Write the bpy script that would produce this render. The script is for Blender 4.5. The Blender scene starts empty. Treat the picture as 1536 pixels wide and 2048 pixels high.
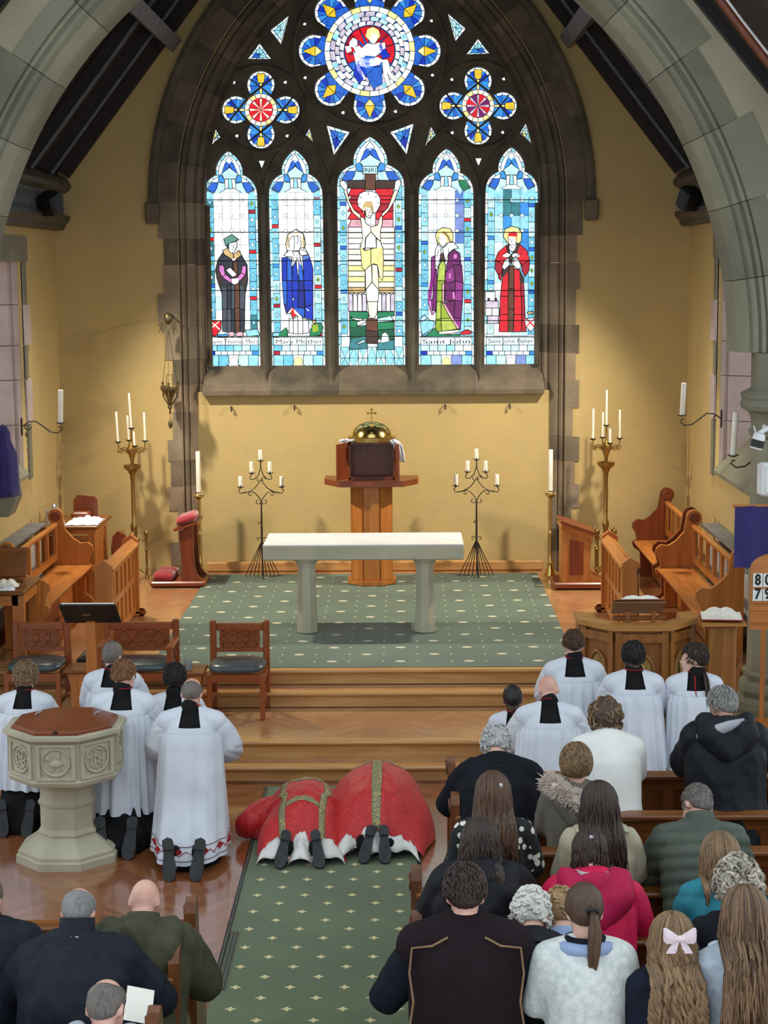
import bpy, bmesh, math, random
from mathutils import Vector, Matrix, noise
random.seed(7)
R = math.radians
PI = math.pi
SC = bpy.context.scene
COL = SC.collection

# ------------------------------------------------------------------ camera
F, PITCH, YAW, ROLL = 3500.0, R(7.87), R(.69), R(.41)
CAM = Vector((.38, 0, 4.3))
fw = Vector((-math.sin(YAW)*math.cos(PITCH), math.cos(YAW)*math.cos(PITCH), -math.sin(PITCH)))
r0 = Vector((math.cos(YAW), math.sin(YAW), 0))
u0 = r0.cross(fw)
rt = r0*math.cos(ROLL)-u0*math.sin(ROLL)
up = u0*math.cos(ROLL)+r0*math.sin(ROLL)
cam_data = bpy.data.cameras.new('camera')
cam = bpy.data.objects.new('camera', cam_data)
COL.objects.link(cam)
m = Matrix((rt, up, -fw)).transposed().to_4x4()
m.translation = CAM
cam.matrix_world = m
cam_data.sensor_fit = 'HORIZONTAL'
cam_data.sensor_width = 36
cam_data.lens = F/1536*36
cam_data.clip_start, cam_data.clip_end = .1, 200
SC.camera = cam

# ------------------------------------------------------------------ world, lamps, exposure
world = bpy.data.worlds.new('daylight')
SC.world = world
world.use_nodes = True
bg = world.node_tree.nodes['Background']
bg.inputs['Color'].default_value = (.84, .93, 1, 1)
bg.inputs['Strength'].default_value = 1.15
def flood(x, tx):
    l = bpy.data.lights.new('chancel_floodlight', 'SPOT')
    l.energy, l.color = 1050, (1, .91, .74)
    l.spot_size, l.spot_blend, l.shadow_soft_size = R(112), 1.0, .09
    o = bpy.data.objects.new('chancel_floodlight', l)
    COL.objects.link(o)
    o.location = (x, 19.62, 4.95)
    o.rotation_euler = (Vector((tx, 19.5, .6))-o.location).to_track_quat('-Z', 'Y').to_euler()
    return o
flood_left = flood(-3.45, -.2)
flood_right = flood(3.45, .2)
SC.view_settings.view_transform = 'Standard'
SC.view_settings.look = 'None'
SC.view_settings.exposure = .1
SC.view_settings.gamma = 1
SC.view_settings.use_curve_mapping = False

# ------------------------------------------------------------------ pixel helpers (photo frame 1536 x 2048)
def ray(px, py): return fw*F + rt*(px-768) + up*(1024-py)
def onZ(px, py, z):
    d = ray(px, py); return CAM + d*((z-CAM.z)/d.z)
def onY(px, py, y):
    d = ray(px, py); return CAM + d*((y-CAM.y)/d.y)
def onX(px, py, x):
    d = ray(px, py); return CAM + d*((x-CAM.x)/d.x)

# ------------------------------------------------------------------ materials
MATS = {}
def srgb(c):
    return tuple(((v/255/12.92) if v/255 <= .04045 else ((v/255+.055)/1.055)**2.4) for v in c)
def new_mat(name):
    mt = bpy.data.materials.new(name); mt.use_nodes = True
    nt = mt.node_tree
    return mt, nt, nt.nodes['Principled BSDF']
def nd(nt, typ, **kw):
    n = nt.nodes.new(typ)
    for k, v in kw.items():
        if k in n.inputs.keys(): n.inputs[k].default_value = v
        else: setattr(n, k, v)
    return n
def coords(nt, scale=(1, 1, 1), rot=(0, 0, 0), world_space=False):
    t = nt.nodes.new('ShaderNodeTexCoord'); mp = nt.nodes.new('ShaderNodeMapping')
    if world_space:
        g = nt.nodes.new('ShaderNodeNewGeometry'); nt.links.new(g.outputs['Position'], mp.inputs['Vector'])
    else: nt.links.new(t.outputs['Object'], mp.inputs['Vector'])
    mp.inputs['Scale'].default_value = scale; mp.inputs['Rotation'].default_value = rot
    return mp.outputs['Vector']
def ramp(nt, fac, stops):
    r = nt.nodes.new('ShaderNodeValToRGB'); nt.links.new(fac, r.inputs['Fac'])
    els = r.color_ramp.elements
    while len(els) < len(stops): els.new(.5)
    for e, (p, c) in zip(els, stops): e.position = p; e.color = (*srgb(c), 1)
    return r.outputs['Color']
def bump(nt, b, h, strength=.3, dist=.01):
    n = nd(nt, 'ShaderNodeBump', Strength=strength, Distance=dist)
    nt.links.new(h, n.inputs['Height']); nt.links.new(n.outputs['Normal'], b.inputs['Normal'])
def pm(name, c1, c2=None, scale=6, rough=.6, bmp=.2, metal=0, detail=4, stretch=(1, 1, 1), spec=.5, bscale=None, ws=False, sheen=0, lo=.35, hi=.65, dist=.01):
    """plain procedural material: two tones mixed by noise, with fine relief"""
    if name in MATS: return MATS[name]
    mt, nt, b = new_mat(name)
    v = coords(nt, stretch, world_space=ws)
    n = nd(nt, 'ShaderNodeTexNoise', Scale=scale, Detail=detail); nt.links.new(v, n.inputs['Vector'])
    nt.links.new(ramp(nt, n.outputs['Fac'], [(lo, c1), (hi, c2 or c1)]), b.inputs['Base Color'])
    b.inputs['Roughness'].default_value = rough; b.inputs['Metallic'].default_value = metal
    b.inputs['Specular IOR Level'].default_value = spec
    if sheen: b.inputs['Sheen Weight'].default_value = sheen
    if bmp:
        n2 = nd(nt, 'ShaderNodeTexNoise', Scale=bscale or scale*4, Detail=3); nt.links.new(v, n2.inputs['Vector'])
        bump(nt, b, n2.outputs['Fac'], bmp, dist)
    MATS[name] = mt; return mt
def wood(name, c1, c2, axis=0, rough=.35, scale=9, ws=False):
    if name in MATS: return MATS[name]
    mt, nt, b = new_mat(name)
    st = [1, 1, 1]; st[axis] = .09
    v = coords(nt, tuple(st), world_space=ws)
    n = nd(nt, 'ShaderNodeTexNoise', Scale=scale*1.6, Detail=6, Distortion=.9); nt.links.new(v, n.inputs['Vector'])
    nt.links.new(ramp(nt, n.outputs['Fac'], [(.3, c1), (.5, tuple((a+q)/2 for a, q in zip(c1, c2))), (.68, c2)]), b.inputs['Base Color'])
    b.inputs['Roughness'].default_value = rough
    bump(nt, b, n.outputs['Fac'], .12, .004)
    MATS[name] = mt; return mt
def glow(name, c, s=1.0):
    if name in MATS: return MATS[name]
    mt, nt, b = new_mat(name)
    v = coords(nt, world_space=True)
    n = nd(nt, 'ShaderNodeTexNoise', Scale=14, Detail=3); nt.links.new(v, n.inputs['Vector'])
    lo = tuple(max(0, q*.86) for q in c)
    col = ramp(nt, n.outputs['Fac'], [(.35, lo), (.6, c)])
    nt.links.new(col, b.inputs['Emission Color']); b.inputs['Emission Strength'].default_value = s
    b.inputs['Base Color'].default_value = (*[q*.3 for q in srgb(c)], 1)
    b.inputs['Roughness'].default_value = .25
    MATS[name] = mt; return mt

# ------------------------------------------------------------------ mesh helpers
class MB:
    def __init__(s): s.v = []; s.f = []
    def add(s, vs, fs, M=None):
        o = len(s.v)
        s.v += [tuple(M @ Vector(q)) if M else tuple(q) for q in vs]
        s.f += [tuple(i+o for i in f) for f in fs]
        return s
    def box(s, c, d, M=None, bev=0.0, taper=1.0):
        """box centred at c, full size d; bev chamfers the vertical and top edges"""
        x, y, z = d[0]/2, d[1]/2, d[2]/2
        if bev:
            b = min(bev, x*.9, y*.9, z*.9)
            ring = lambda a, q, h: [(-a+b, -q, h), (a-b, -q, h), (a, -q+b, h), (a, q-b, h), (a-b, q, h), (-a+b, q, h), (-a, q-b, h), (-a, -q+b, h)]
            rings = [ring(x*1-b, y-b, -z), ring(x, y, -z+b), ring(x*taper, y*taper, z-b), ring(x*taper-b, y*taper-b, z)]
            vs = [(c[0]+p[0], c[1]+p[1], c[2]+p[2]) for r_ in rings for p in r_]
            fs = [tuple(range(7, -1, -1)), tuple(range(24, 32))]
            for k in range(3):
                for i in range(8): fs.append((k*8+i, k*8+(i+1) % 8, k*8+8+(i+1) % 8, k*8+8+i))
            return s.add(vs, fs, M)
        t = taper
        vs = [(c[0]+a*x*(t if k > 0 else 1), c[1]+q*y*(t if k > 0 else 1), c[2]+k*z) for k in (-1, 1) for a, q in ((-1, -1), (1, -1), (1, 1), (-1, 1))]
        return s.add(vs, [(3, 2, 1, 0), (4, 5, 6, 7), (0, 1, 5, 4), (1, 2, 6, 5), (2, 3, 7, 6), (3, 0, 4, 7)], M)
    def loft(s, rings, cap=True, closed=True, M=None):
        n = len(rings[0]); vs = [p for r_ in rings for p in r_]; fs = []
        for k in range(len(rings)-1):
            for i in range(n if closed else n-1):
                j = (i+1) % n
                fs.append((k*n+i, k*n+j, k*n+n+j, k*n+n+i))
        if cap and closed:
            fs.append(tuple(range(n-1, -1, -1))); fs.append(tuple(range((len(rings)-1)*n, len(rings)*n)))
        return s.add(vs, fs, M)
    def lathe(s, prof, n=20, c=(0, 0, 0), M=None, rot=0, sq=(1, 1)):
        rings = [[(c[0]+r_*sq[0]*math.cos(2*PI*i/n+rot), c[1]+r_*sq[1]*math.sin(2*PI*i/n+rot), c[2]+h) for i in range(n)] for r_, h in prof]
        return s.loft(rings, M=M)
    def tube(s, pts, r_, n=8, M=None, closed=False):
        pts = [Vector(p) for p in pts]; rings = []; L = len(pts); ref = None
        for i, p in enumerate(pts):
            if closed: t = pts[(i+1) % L]-pts[i-1]
            else: t = pts[min(i+1, L-1)]-pts[max(i-1, 0)]
            if t.length < 1e-9: t = Vector((0, 0, 1))
            t.normalize()
            if ref is None:
                ref = Vector((0, 0, 1)) if abs(t.z) < .9 else Vector((1, 0, 0))
            a = t.cross(ref)
            if a.length < 1e-4: a = t.orthogonal()
            a.normalize(); bb = t.cross(a).normalized(); ref = -bb if ref.dot(bb) < 0 else bb
            rr = r_[i] if isinstance(r_, (list, tuple)) else r_
            rings.append([tuple(p+a*rr*math.cos(2*PI*k/n)+bb*rr*math.sin(2*PI*k/n)) for k in range(n)])
        if closed: rings.append(rings[0])
        return s.loft(rings, cap=not closed, M=M)
    def ball(s, c, r_, n=10, k=7, M=None):
        if not isinstance(r_, (list, tuple)): r_ = (r_, r_, r_)
        rings = []
        for j in range(k+1):
            a = PI*j/k; q = max(math.sin(a), .02)
            rings.append([(c[0]+r_[0]*q*math.cos(2*PI*i/n), c[1]+r_[1]*q*math.sin(2*PI*i/n), c[2]-r_[2]*math.cos(a)) for i in range(n)])
        return s.loft(rings, M=M)
    def prism(s, poly, a, b, axis='z', M=None):
        """poly 2D, extruded from a to b along an axis (x: poly=(y,z), y: poly=(x,z), z: poly=(x,y))"""
        f = {'z': lambda p, h: (p[0], p[1], h), 'y': lambda p, h: (p[0], h, p[1]), 'x': lambda p, h: (h, p[0], p[1])}[axis]
        return s.loft([[f(p, a) for p in poly], [f(p, b) for p in poly]], M=M)
    def mesh(s, name, smooth=False, fix=True):
        me = bpy.data.meshes.new(name); me.from_pydata(s.v, [], s.f)
        if fix:
            b = bmesh.new(); b.from_mesh(me); bmesh.ops.recalc_face_normals(b, faces=b.faces); b.to_mesh(me); b.free()
        if smooth:
            me.polygons.foreach_set('use_smooth', [True]*len(me.polygons))
            if smooth != 'all': me.set_sharp_from_angle(angle=R(38))
        return me
    def build(s, name, mat, parent=None, smooth=False):
        return obj(name, s.mesh(name, smooth), mat, parent)
def obj(name, me, mat, parent=None):
    o = bpy.data.objects.new(name, me)
    if mat is not None and not len(me.materials): me.materials.append(mat)
    COL.objects.link(o)
    if parent is not None: o.parent = parent
    return o
def tag(o, label, cat, group=None):
    o['label'] = label; o['category'] = cat
    if group: o['group'] = group
    return o
def thing(name, label, cat, loc=(0, 0, 0), rz=0, group=None, scale=1):
    o = bpy.data.objects.new(name, None); COL.objects.link(o)
    o.empty_display_size = .1
    o.location = loc; o.rotation_euler = (0, 0, rz); o.scale = (scale,)*3
    return tag(o, label, cat, group)
def struct(o): o['kind'] = 'structure'; return o
def sgroup(name):
    o = bpy.data.objects.new(name, None); COL.objects.link(o); return struct(o)
def copy_tree(o, parent=None):
    c = o.copy(); COL.objects.link(c); c.parent = parent
    for ch in list(o.children): copy_tree(ch, c)
    return c
def plate(name, outer, holes, y0, th, mat, parent=None, bev=0):
    """flat plate with holes in the XZ plane, front face at y0, going back by th"""
    cu = bpy.data.curves.new(name, 'CURVE'); cu.dimensions = '2D'; cu.fill_mode = 'BOTH'
    cu.extrude = th/2-bev; cu.bevel_depth = bev; cu.bevel_resolution = 1
    if bev: holes = [offset_poly(h, -bev) for h in holes]
    for pl in [outer]+holes:
        sp = cu.splines.new('POLY'); sp.points.add(len(pl)-1); sp.use_cyclic_u = True
        for p, q in zip(sp.points, pl): p.co = (q[0], q[1], 0, 1)
    t = bpy.data.objects.new('t', cu); COL.objects.link(t)
    me = bpy.data.meshes.new_from_object(t.evaluated_get(bpy.context.evaluated_depsgraph_get()))
    bpy.data.objects.remove(t); bpy.data.curves.remove(cu)
    for v in me.vertices: v.co = (v.co.x, y0+th/2-v.co.z, v.co.y)
    me.materials.clear(); me.name = name
    return obj(name, me, mat, parent)
def offset_poly(p, d):
    """move a 2D polygon's edges inward by d"""
    n = len(p); A = sum(p[i][0]*p[(i+1) % n][1]-p[(i+1) % n][0]*p[i][1] for i in range(n)); sg = 1 if A > 0 else -1
    out = []
    for i in range(n):
        a, b, c = Vector(p[i-1]), Vector(p[i]), Vector(p[(i+1) % n])
        e1, e2 = (b-a), (c-b)
        if e1.length < 1e-9 or e2.length < 1e-9: out.append(tuple(b)); continue
        e1.normalize(); e2.normalize()
        n1, n2 = Vector((-e1.y, e1.x))*sg, Vector((-e2.y, e2.x))*sg
        q = n1+n2
        if q.length < .2: out.append(tuple(b+n1*d)); continue
        q.normalize(); mm = d/max(q.dot(n1), .3); mm = max(-2.2*abs(d), min(2.2*abs(d), mm)); out.append(tuple(b+q*mm))
    return out
# ------------------------------------------------------------------ materials of the place
def plaster_yellow():
    mt, nt, b = new_mat('ochre_plaster')
    v = coords(nt, world_space=True)
    n1 = nd(nt, 'ShaderNodeTexNoise', Scale=.9, Detail=5, Roughness=.6); nt.links.new(v, n1.inputs['Vector'])
    n2 = nd(nt, 'ShaderNodeTexNoise', Scale=2.6, Detail=6, Roughness=.7); nt.links.new(v, n2.inputs['Vector'])
    c1 = ramp(nt, n1.outputs['Fac'], [(.3, (190, 164, 108)), (.7, (200, 174, 116))])
    c2 = ramp(nt, n2.outputs['Fac'], [(.3, (176, 156, 114)), (.6, (200, 174, 114))])
    mx = nd(nt, 'ShaderNodeMix', data_type='RGBA'); mx.inputs[0].default_value = .4
    nt.links.new(c1, mx.inputs[6]); nt.links.new(c2, mx.inputs[7])
    nt.links.new(mx.outputs[2], b.inputs['Base Color']); b.inputs['Roughness'].default_value = .85
    n3 = nd(nt, 'ShaderNodeTexNoise', Scale=22, Detail=4); nt.links.new(v, n3.inputs['Vector'])
    bump(nt, b, n3.outputs['Fac'], .25, .012)
    return mt
M_YEL = plaster_yellow()
M_CREAM = pm('cream_plaster', (172, 166, 140), (182, 176, 150), 2.5, .85, .25, ws=True, bscale=30)
M_STONE = pm('brown_sandstone', (122, 108, 90), (150, 134, 112), 2.2, .9, .35, ws=True, bscale=30, detail=6)
M_STONE2 = pm('dark_sandstone', (92, 82, 68), (122, 108, 90), 3, .9, .35, ws=True, bscale=30, detail=6)
M_TRAC = pm('tracery_sandstone', (78, 71, 60), (104, 94, 78), 4, .9, .3, ws=True, bscale=30, detail=6)
M_GREY = pm('grey_sandstone', (134, 132, 112), (150, 147, 126), 2, .9, .35, ws=True, bscale=26, detail=6)  # this grey and the next darkened to carry the absent nave roof's shade
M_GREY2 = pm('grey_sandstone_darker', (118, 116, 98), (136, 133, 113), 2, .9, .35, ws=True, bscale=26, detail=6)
M_LILAC = pm('lilac_sandstone', (176, 160, 158), (192, 176, 172), 3, .9, .3, ws=True, bscale=26)
M_PALE = pm('pale_font_stone', (170, 163, 140), (188, 181, 156), 4, .85, .3, bscale=40)
M_ROOF = wood('dark_roof_timber', (30, 22, 18), (46, 34, 28), 1, .6)
M_GREYWOOD = pm('grey_painted_timber', (92, 92, 94), (112, 112, 114), 8, .55, .1)
M_CORN = pm('dark_cornice_timber', (52, 48, 47), (70, 65, 62), 8, .5, .15)
M_OAK = wood('golden_oak', (178, 128, 72), (206, 160, 102), 0, .3, ws=True)
M_OAKV = wood('oak_upright', (165, 96, 40), (192, 124, 60), 2, .35)
M_OAKX = wood('oak_long', (165, 96, 40), (192, 124, 60), 0, .3)
M_OAKY = wood('oak_depth', (165, 96, 40), (192, 124, 60), 1, .3)
M_PEW = wood('dark_pew_oak', (104, 60, 26), (140, 86, 40), 0, .3)
M_PEWV = wood('dark_pew_oak_upright', (92, 50, 22), (126, 74, 34), 2, .32)
M_MAH = wood('mahogany', (100, 46, 24), (130, 64, 34), 2, .3)
M_MAHX = wood('mahogany_long', (104, 50, 26), (136, 68, 36), 0, .3)
M_BRASS = pm('brass', (152, 122, 64), (182, 152, 92), 8, .36, .1, metal=.95)
M_GOLD = pm('polished_gold', (226, 196, 110), (240, 214, 132), 6, .14, 0, metal=1)
M_IRON = pm('black_iron', (34, 30, 26), (52, 44, 36), 10, .5, .2)
M_WAX = pm('candle_wax', (238, 232, 214), (246, 242, 228), 8, .45, .05)
M_LEAD = pm('lead_came', (28, 28, 30), (36, 36, 38), 10, .6, .1)
M_LINEN = pm('white_linen', (226, 228, 236), (238, 240, 246), 10, .8, .2)
M_PAPER = pm('paper', (236, 232, 218), (246, 243, 232), 10, .8, .1)
M_STEEL = pm('brushed_aluminium', (150, 155, 162), (176, 180, 186), 20, .3, .1, metal=.8, stretch=(8, .2, 8))
M_BLACKP = pm('black_plastic', (18, 18, 19), (26, 26, 27), 8, .45, .05)
M_WHITEP = pm('white_plastic', (222, 226, 226), (234, 238, 238), 8, .4, .05)

def floor_mat(name, c1, c2, c3, rough):
    mt, nt, b = new_mat(name)
    v = coords(nt, world_space=True)
    sx = nt.nodes.new('ShaderNodeSeparateXYZ'); nt.links.new(v, sx.inputs[0])
    # zigzag of the blocks: y shifted by a triangle wave of x
    def mth(op, a, bb=None):
        n = nt.nodes.new('ShaderNodeMath'); n.operation = op
        for k, q in enumerate((a, bb)):
            if q is None: continue
            if isinstance(q, (int, float)): n.inputs[k].default_value = q
            else: nt.links.new(q, n.inputs[k])
        return n.outputs[0]
    tri = mth('PINGPONG', sx.outputs['X'], .21)
    yy = mth('ADD', sx.outputs['Y'], tri)
    strip = mth('FLOOR', mth('DIVIDE', yy, .075))
    colx = mth('FLOOR', mth('DIVIDE', sx.outputs['X'], .21))
    seed = nt.nodes.new('ShaderNodeCombineXYZ'); nt.links.new(strip, seed.inputs[0]); nt.links.new(colx, seed.inputs[1])
    wn = nt.nodes.new('ShaderNodeTexWhiteNoise'); wn.noise_dimensions = '2D'; nt.links.new(seed.outputs[0], wn.inputs['Vector'])
    n = nd(nt, 'ShaderNodeTexNoise', Scale=1.2, Detail=5); nt.links.new(v, n.inputs['Vector'])
    mixf = mth('ADD', mth('MULTIPLY', wn.outputs['Value'], .35), mth('MULTIPLY', n.outputs['Fac'], .65))
    nt.links.new(ramp(nt, mixf, [(.3, c1), (.5, c2), (.7, c3)]), b.inputs['Base Color'])
    b.inputs['Roughness'].default_value = rough; b.inputs['Coat Weight'].default_value = 1; b.inputs['Coat IOR'].default_value = 1.7; b.inputs['Coat Roughness'].default_value = rough*.6
    fr = mth('FRACT', mth('DIVIDE', yy, .075))
    edge = mth('MULTIPLY', mth('GREATER_THAN', fr, .92), -1.0)
    nz = nd(nt, 'ShaderNodeTexNoise', Scale=9, Detail=3); nt.links.new(v, nz.inputs['Vector'])
    hgt = mth('ADD', mth('MULTIPLY', edge, .35), mth('ADD', nz.outputs['Fac'], mth('MULTIPLY', wn.outputs['Value'], .5)))
    bump(nt, b, hgt, .16, .006)
    return mt
M_FLOOR = floor_mat('polished_nave_blocks', (134, 78, 44), (148, 89, 52), (162, 102, 62), .2)
M_FLOOR2 = floor_mat('chancel_wood_blocks', (168, 118, 76), (180, 130, 86), (192, 143, 98), .3)

def carpet(name, base1, base2, dash, dx, dy, mw, mh, dots):
    mt, nt, b = new_mat(name)
    v = coords(nt, world_space=True)
    sx = nt.nodes.new('ShaderNodeSeparateXYZ'); nt.links.new(v, sx.inputs[0])
    def mth(op, a, bb=None):
        n = nt.nodes.new('ShaderNodeMath'); n.operation = op
        for k, q in enumerate((a, bb)):
            if q is None: continue
            if isinstance(q, (int, float)): n.inputs[k].default_value = q
            else: nt.links.new(q, n.inputs[k])
        return n.outputs[0]
    def cell(s, ox, oy):
        # distance inside a lattice cell, in metres
        cx = mth('MULTIPLY', mth('SUBTRACT', mth('FRACT', mth('ADD', mth('DIVIDE', sx.outputs['X'], s[0]), 50+ox)), .5), s[0])
        cy = mth('MULTIPLY', mth('SUBTRACT', mth('FRACT', mth('ADD', mth('DIVIDE', sx.outputs['Y'], s[1]), 50+oy)), .5), s[1])
        return mth('ABSOLUTE', cx), mth('ABSOLUTE', cy)
    def blob(s, ox, oy, w, h):
        x, y = cell(s, ox, oy)
        d = mth('ADD', mth('POWER', mth('DIVIDE', x, w), 2.0), mth('POWER', mth('DIVIDE', y, h), 2.0))
        return mth('LESS_THAN', d, 1.0)
    s = (dx, dy)
    f = None
    shapes = []
    for ox, oy in ((0, 0), (.5, .5)):
        if dots: shapes += [blob(s, ox, oy, mw, mh)]
        else: shapes += [blob(s, ox, oy, mw, mh*.35), blob(s, ox, oy, mw*.4, mh)]
    if dots:
        shapes += [blob((dx/2, dy/2), 0, .5, .011, .018)]
    for q in shapes: f = q if f is None else mth('MAXIMUM', f, q)
    n = nd(nt, 'ShaderNodeTexNoise', Scale=1.4, Detail=5); nt.links.new(v, n.inputs['Vector'])
    base = ramp(nt, n.outputs['Fac'], [(.35, base1), (.65, base2)])
    mx = nd(nt, 'ShaderNodeMix', data_type='RGBA'); nt.links.new(f, mx.inputs[0])
    nt.links.new(base, mx.inputs[6]); mx.inputs[7].default_value = (*srgb(dash), 1)
    nt.links.new(mx.outputs[2], b.inputs['Base Color'])
    b.inputs['Roughness'].default_value = .95; b.inputs['Sheen Weight'].default_value = .25
    n2 = nd(nt, 'ShaderNodeTexNoise', Scale=260, Detail=2); nt.links.new(v, n2.inputs['Vector'])
    bump(nt, b, n2.outputs['Fac'], .5, .006)
    return mt
M_CARP = carpet('green_sanctuary_carpet', (64, 84, 66), (76, 98, 78), (196, 190, 156), .66, .62, .05, .036, True)
M_RUN = carpet('green_aisle_carpet', (80, 97, 62), (92, 109, 72), (222, 206, 150), .33, .315, .034, .03, False)

# ------------------------------------------------------------------ floor, steps, sanctuary
YW = 21.4           # inner face of the altar wall
YA = 15.5           # front face of the chancel arch wall
HW = 3.836          # half width of the chancel
ZS = .58            # sanctuary floor
fl = struct(MB().box((0, 9.2, -.1), (18, 10.6, .2)).build('floor', M_FLOOR))
stp = sgroup('chancel_steps')
def step(y0, y1, z, x0=-4.6, x1=4.6):
    MB().box(((x0+x1)/2, y0+.05, z/2+(-.0)), (x1-x0, .06, z-.03)).build('riser', M_OAK, stp)
    MB().box(((x0+x1)/2, y0+.045, z-.0175), (x1-x0, .13, .035), bev=.012).build('nosing', M_OAK, stp)
step(14.36, 14.7, .145); step(14.64, 15.8, .29)
MB().box((0, 14.55, .07), (9.2, .3, .14)).build('tread', M_FLOOR2, stp)
MB().box((0, 15.35, .1425), (9.2, 1.3, .285)).build('platform', M_FLOOR2, stp)
def step2(y0, z):
    MB().box((0, y0+.05, z-.08), (7.6, .06, .125)).build('riser', M_OAK, stp)
    MB().box((0, y0+.045, z-.0175), (7.6, .13, .035), bev=.012).build('nosing', M_OAK, stp)
step2(15.8, .435); step2(16.1, .58)
MB().box((0, 15.98, .36), (7.6, .24, .142)).build('tread', M_FLOOR2, stp)
sf = struct(MB().box((0, 18.85, .288), (7.9, 5.4, .576)).build('floor_sanctuary', M_FLOOR2))
cp = struct(MB().box((-.02, 18.75, .578), (4.06, 5.14, .012)).build('carpet_sanctuary', M_CARP))
rn = struct(MB().box((-.17, 9.1, .004), (1.25, 10.3, .012)).build('carpet_runner', M_RUN))
strip = sgroup('trim_1'); 
for x, y0, y1 in ((-.803, 10.0, 14.2), (-.783, 10.0, 14.2), (.462, 11.0, 14.2), (.48, 11.0, 14.2)):
    MB().box((x, (y0+y1)/2, .008), (.011, y1-y0, .016), bev=.004).build('carpet_strip', M_STEEL, strip)
for k in range(3):
    MB().box((-.775+.024*k, 10.48, .012), (.012, .98, .016), bev=.004).build('loose_strip', M_STEEL, strip)
# ------------------------------------------------------------------ altar wall with the window bay
CXW = 0.0
SPR = 5.13                       # springing height of the great window
ARC_R, ARC_OFF = 3.78, 1.09      # outer arc radius and centre offset (outer half width 2.66 at the springing)
def arch_pts(half, off, zs, zb, n=22, cx=0.0):
    """pointed arch outline, from bottom left up over the apex to bottom right"""
    Rr = half+off; am = math.acos(off/Rr); L = []
    if zb is not None: L.append((cx-half, zb))
    for i in range(n+1):
        a = PI-am*i/n*1.0; L.append((cx+off+Rr*math.cos(PI-(am)*i/n), zs+Rr*math.sin(am*i/n)))
    Rg = [(2*cx-x, z) for x, z in L[::-1][1:]]
    return L+Rg
wb = sgroup('wall_back')
G_OUT = 2.1                      # half width of the recess panel
outer = [(-4.2, 0), (4.2, 0), (4.2, 5.2), (0, 10.6), (-4.2, 5.2)]
plate('plaster', outer, [arch_pts(2.345, ARC_OFF, SPR, .05)], YW, .9, M_YEL, wb)
MB().box((0, YW+.24, 1.67), (4.6, .06, 2.3)).build('recess_plaster', M_YEL, wb)
# moulded jambs and arch, built of separate stones
def arch_block(off, zs, half, a0, a1, prof, y0, mat, name, parent, side, cx=0.0, n=5, gap=.0015):
    Rr = half+off; rings = []
    for i in range(n+1):
        a = a0+gap/Rr+(a1-a0-2*gap/Rr)*i/n
        rings.append([(cx+side*(-off+(Rr+r_)*math.cos(a)), y0+d, zs+(Rr+r_)*math.sin(a)) for r_, d in prof])
    return MB().loft(rings).build(name, mat, parent, smooth=True)
GH = 2.04                         # half width of the glazed window
jprof = [(.0, .56), (.0, .34), (.015, .31), (.04, .33), (.055, .30), (.07, .25), (.10, .235), (.125, .25), (.135, .22), (.155, .16), (.215, .10), (.235, .12), (.25, .08), (.265, .045), (.285, .04), (.30, .06), (.31, -.012), (.56, -.012), (.56, .05)]
am = math.acos(ARC_OFF/(GH+ARC_OFF)); nst = 9
for side in (-1, 1):
    for k in range(nst):
        arch_block(ARC_OFF, SPR, GH, am*k/nst, am*(k+1)/nst, jprof, YW, (M_STONE2, M_TRAC)[k % 2], 'voussoir', wb, side)
    hp = [(.54, -.015), (.55, -.05), (.575, -.06), (.60, -.09), (.64, -.085), (.655, -.02), (.655, .05), (.54, .05)]
    for k in range(5):
        arch_block(ARC_OFF, SPR, GH, am*k/5, am*(k+1)/5, hp, YW, M_TRAC, 'hood_mould', wb, side, n=8)
    MB().box((side*(GH+.60), YW-.05, SPR-.13), (.16, .12, .26), bev=.02, taper=1.1).build('label_stop', M_STONE2, wb)
QL = [(440, 478, 316), (478, 530, 328), (530, 588, 327), (588, 652, 316), (652, 720, 330), (720, 770, 346), (770, 825, 347), (825, 880, 346), (880, 922, 336), (922, 973, 342), (973, 1021, 338), (1021, 1085, 357), (1085, 1130, 342), (1130, 1147, 358)]
QR = [(440, 470, 1165), (470, 525, 1153), (525, 578, 1159), (578, 650, 1151), (650, 706, 1158), (706, 760, 1151), (760, 815, 1158), (815, 873, 1145), (873, 922, 1158), (922, 968, 1149), (968, 1015, 1158), (1015, 1060, 1142), (1060, 1105, 1150), (1105, 1147, 1144)]
MST = [M_STONE, M_STONE2, pm('warm_sandstone', (130, 112, 92), (152, 132, 110), 2.5, .9, .35, ws=True, bscale=30), M_STONE]
for side, Q in ((-1, QL), (1, QR)):
    for k, (ya, yb, xo) in enumerate(Q):
        za, zb = onY(xo, ya, YW).z, max(onY(xo, yb, YW).z, ZS)
        if k == 0: za = SPR
        w = abs(onY(xo, (ya+yb)/2, YW).x)-GH
        pr = [(r_, d) for r_, d in jprof[:-2]]+[(w, -.012), (w, .05)]
        rings = [[(side*(GH+r_), YW+d, z) for r_, d in pr] for z in (za-.0008, zb+.0008)]
        MB().loft(rings).build('quoin', MST[(k*5+(side > 0)) % 4], wb, smooth=True)
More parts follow.
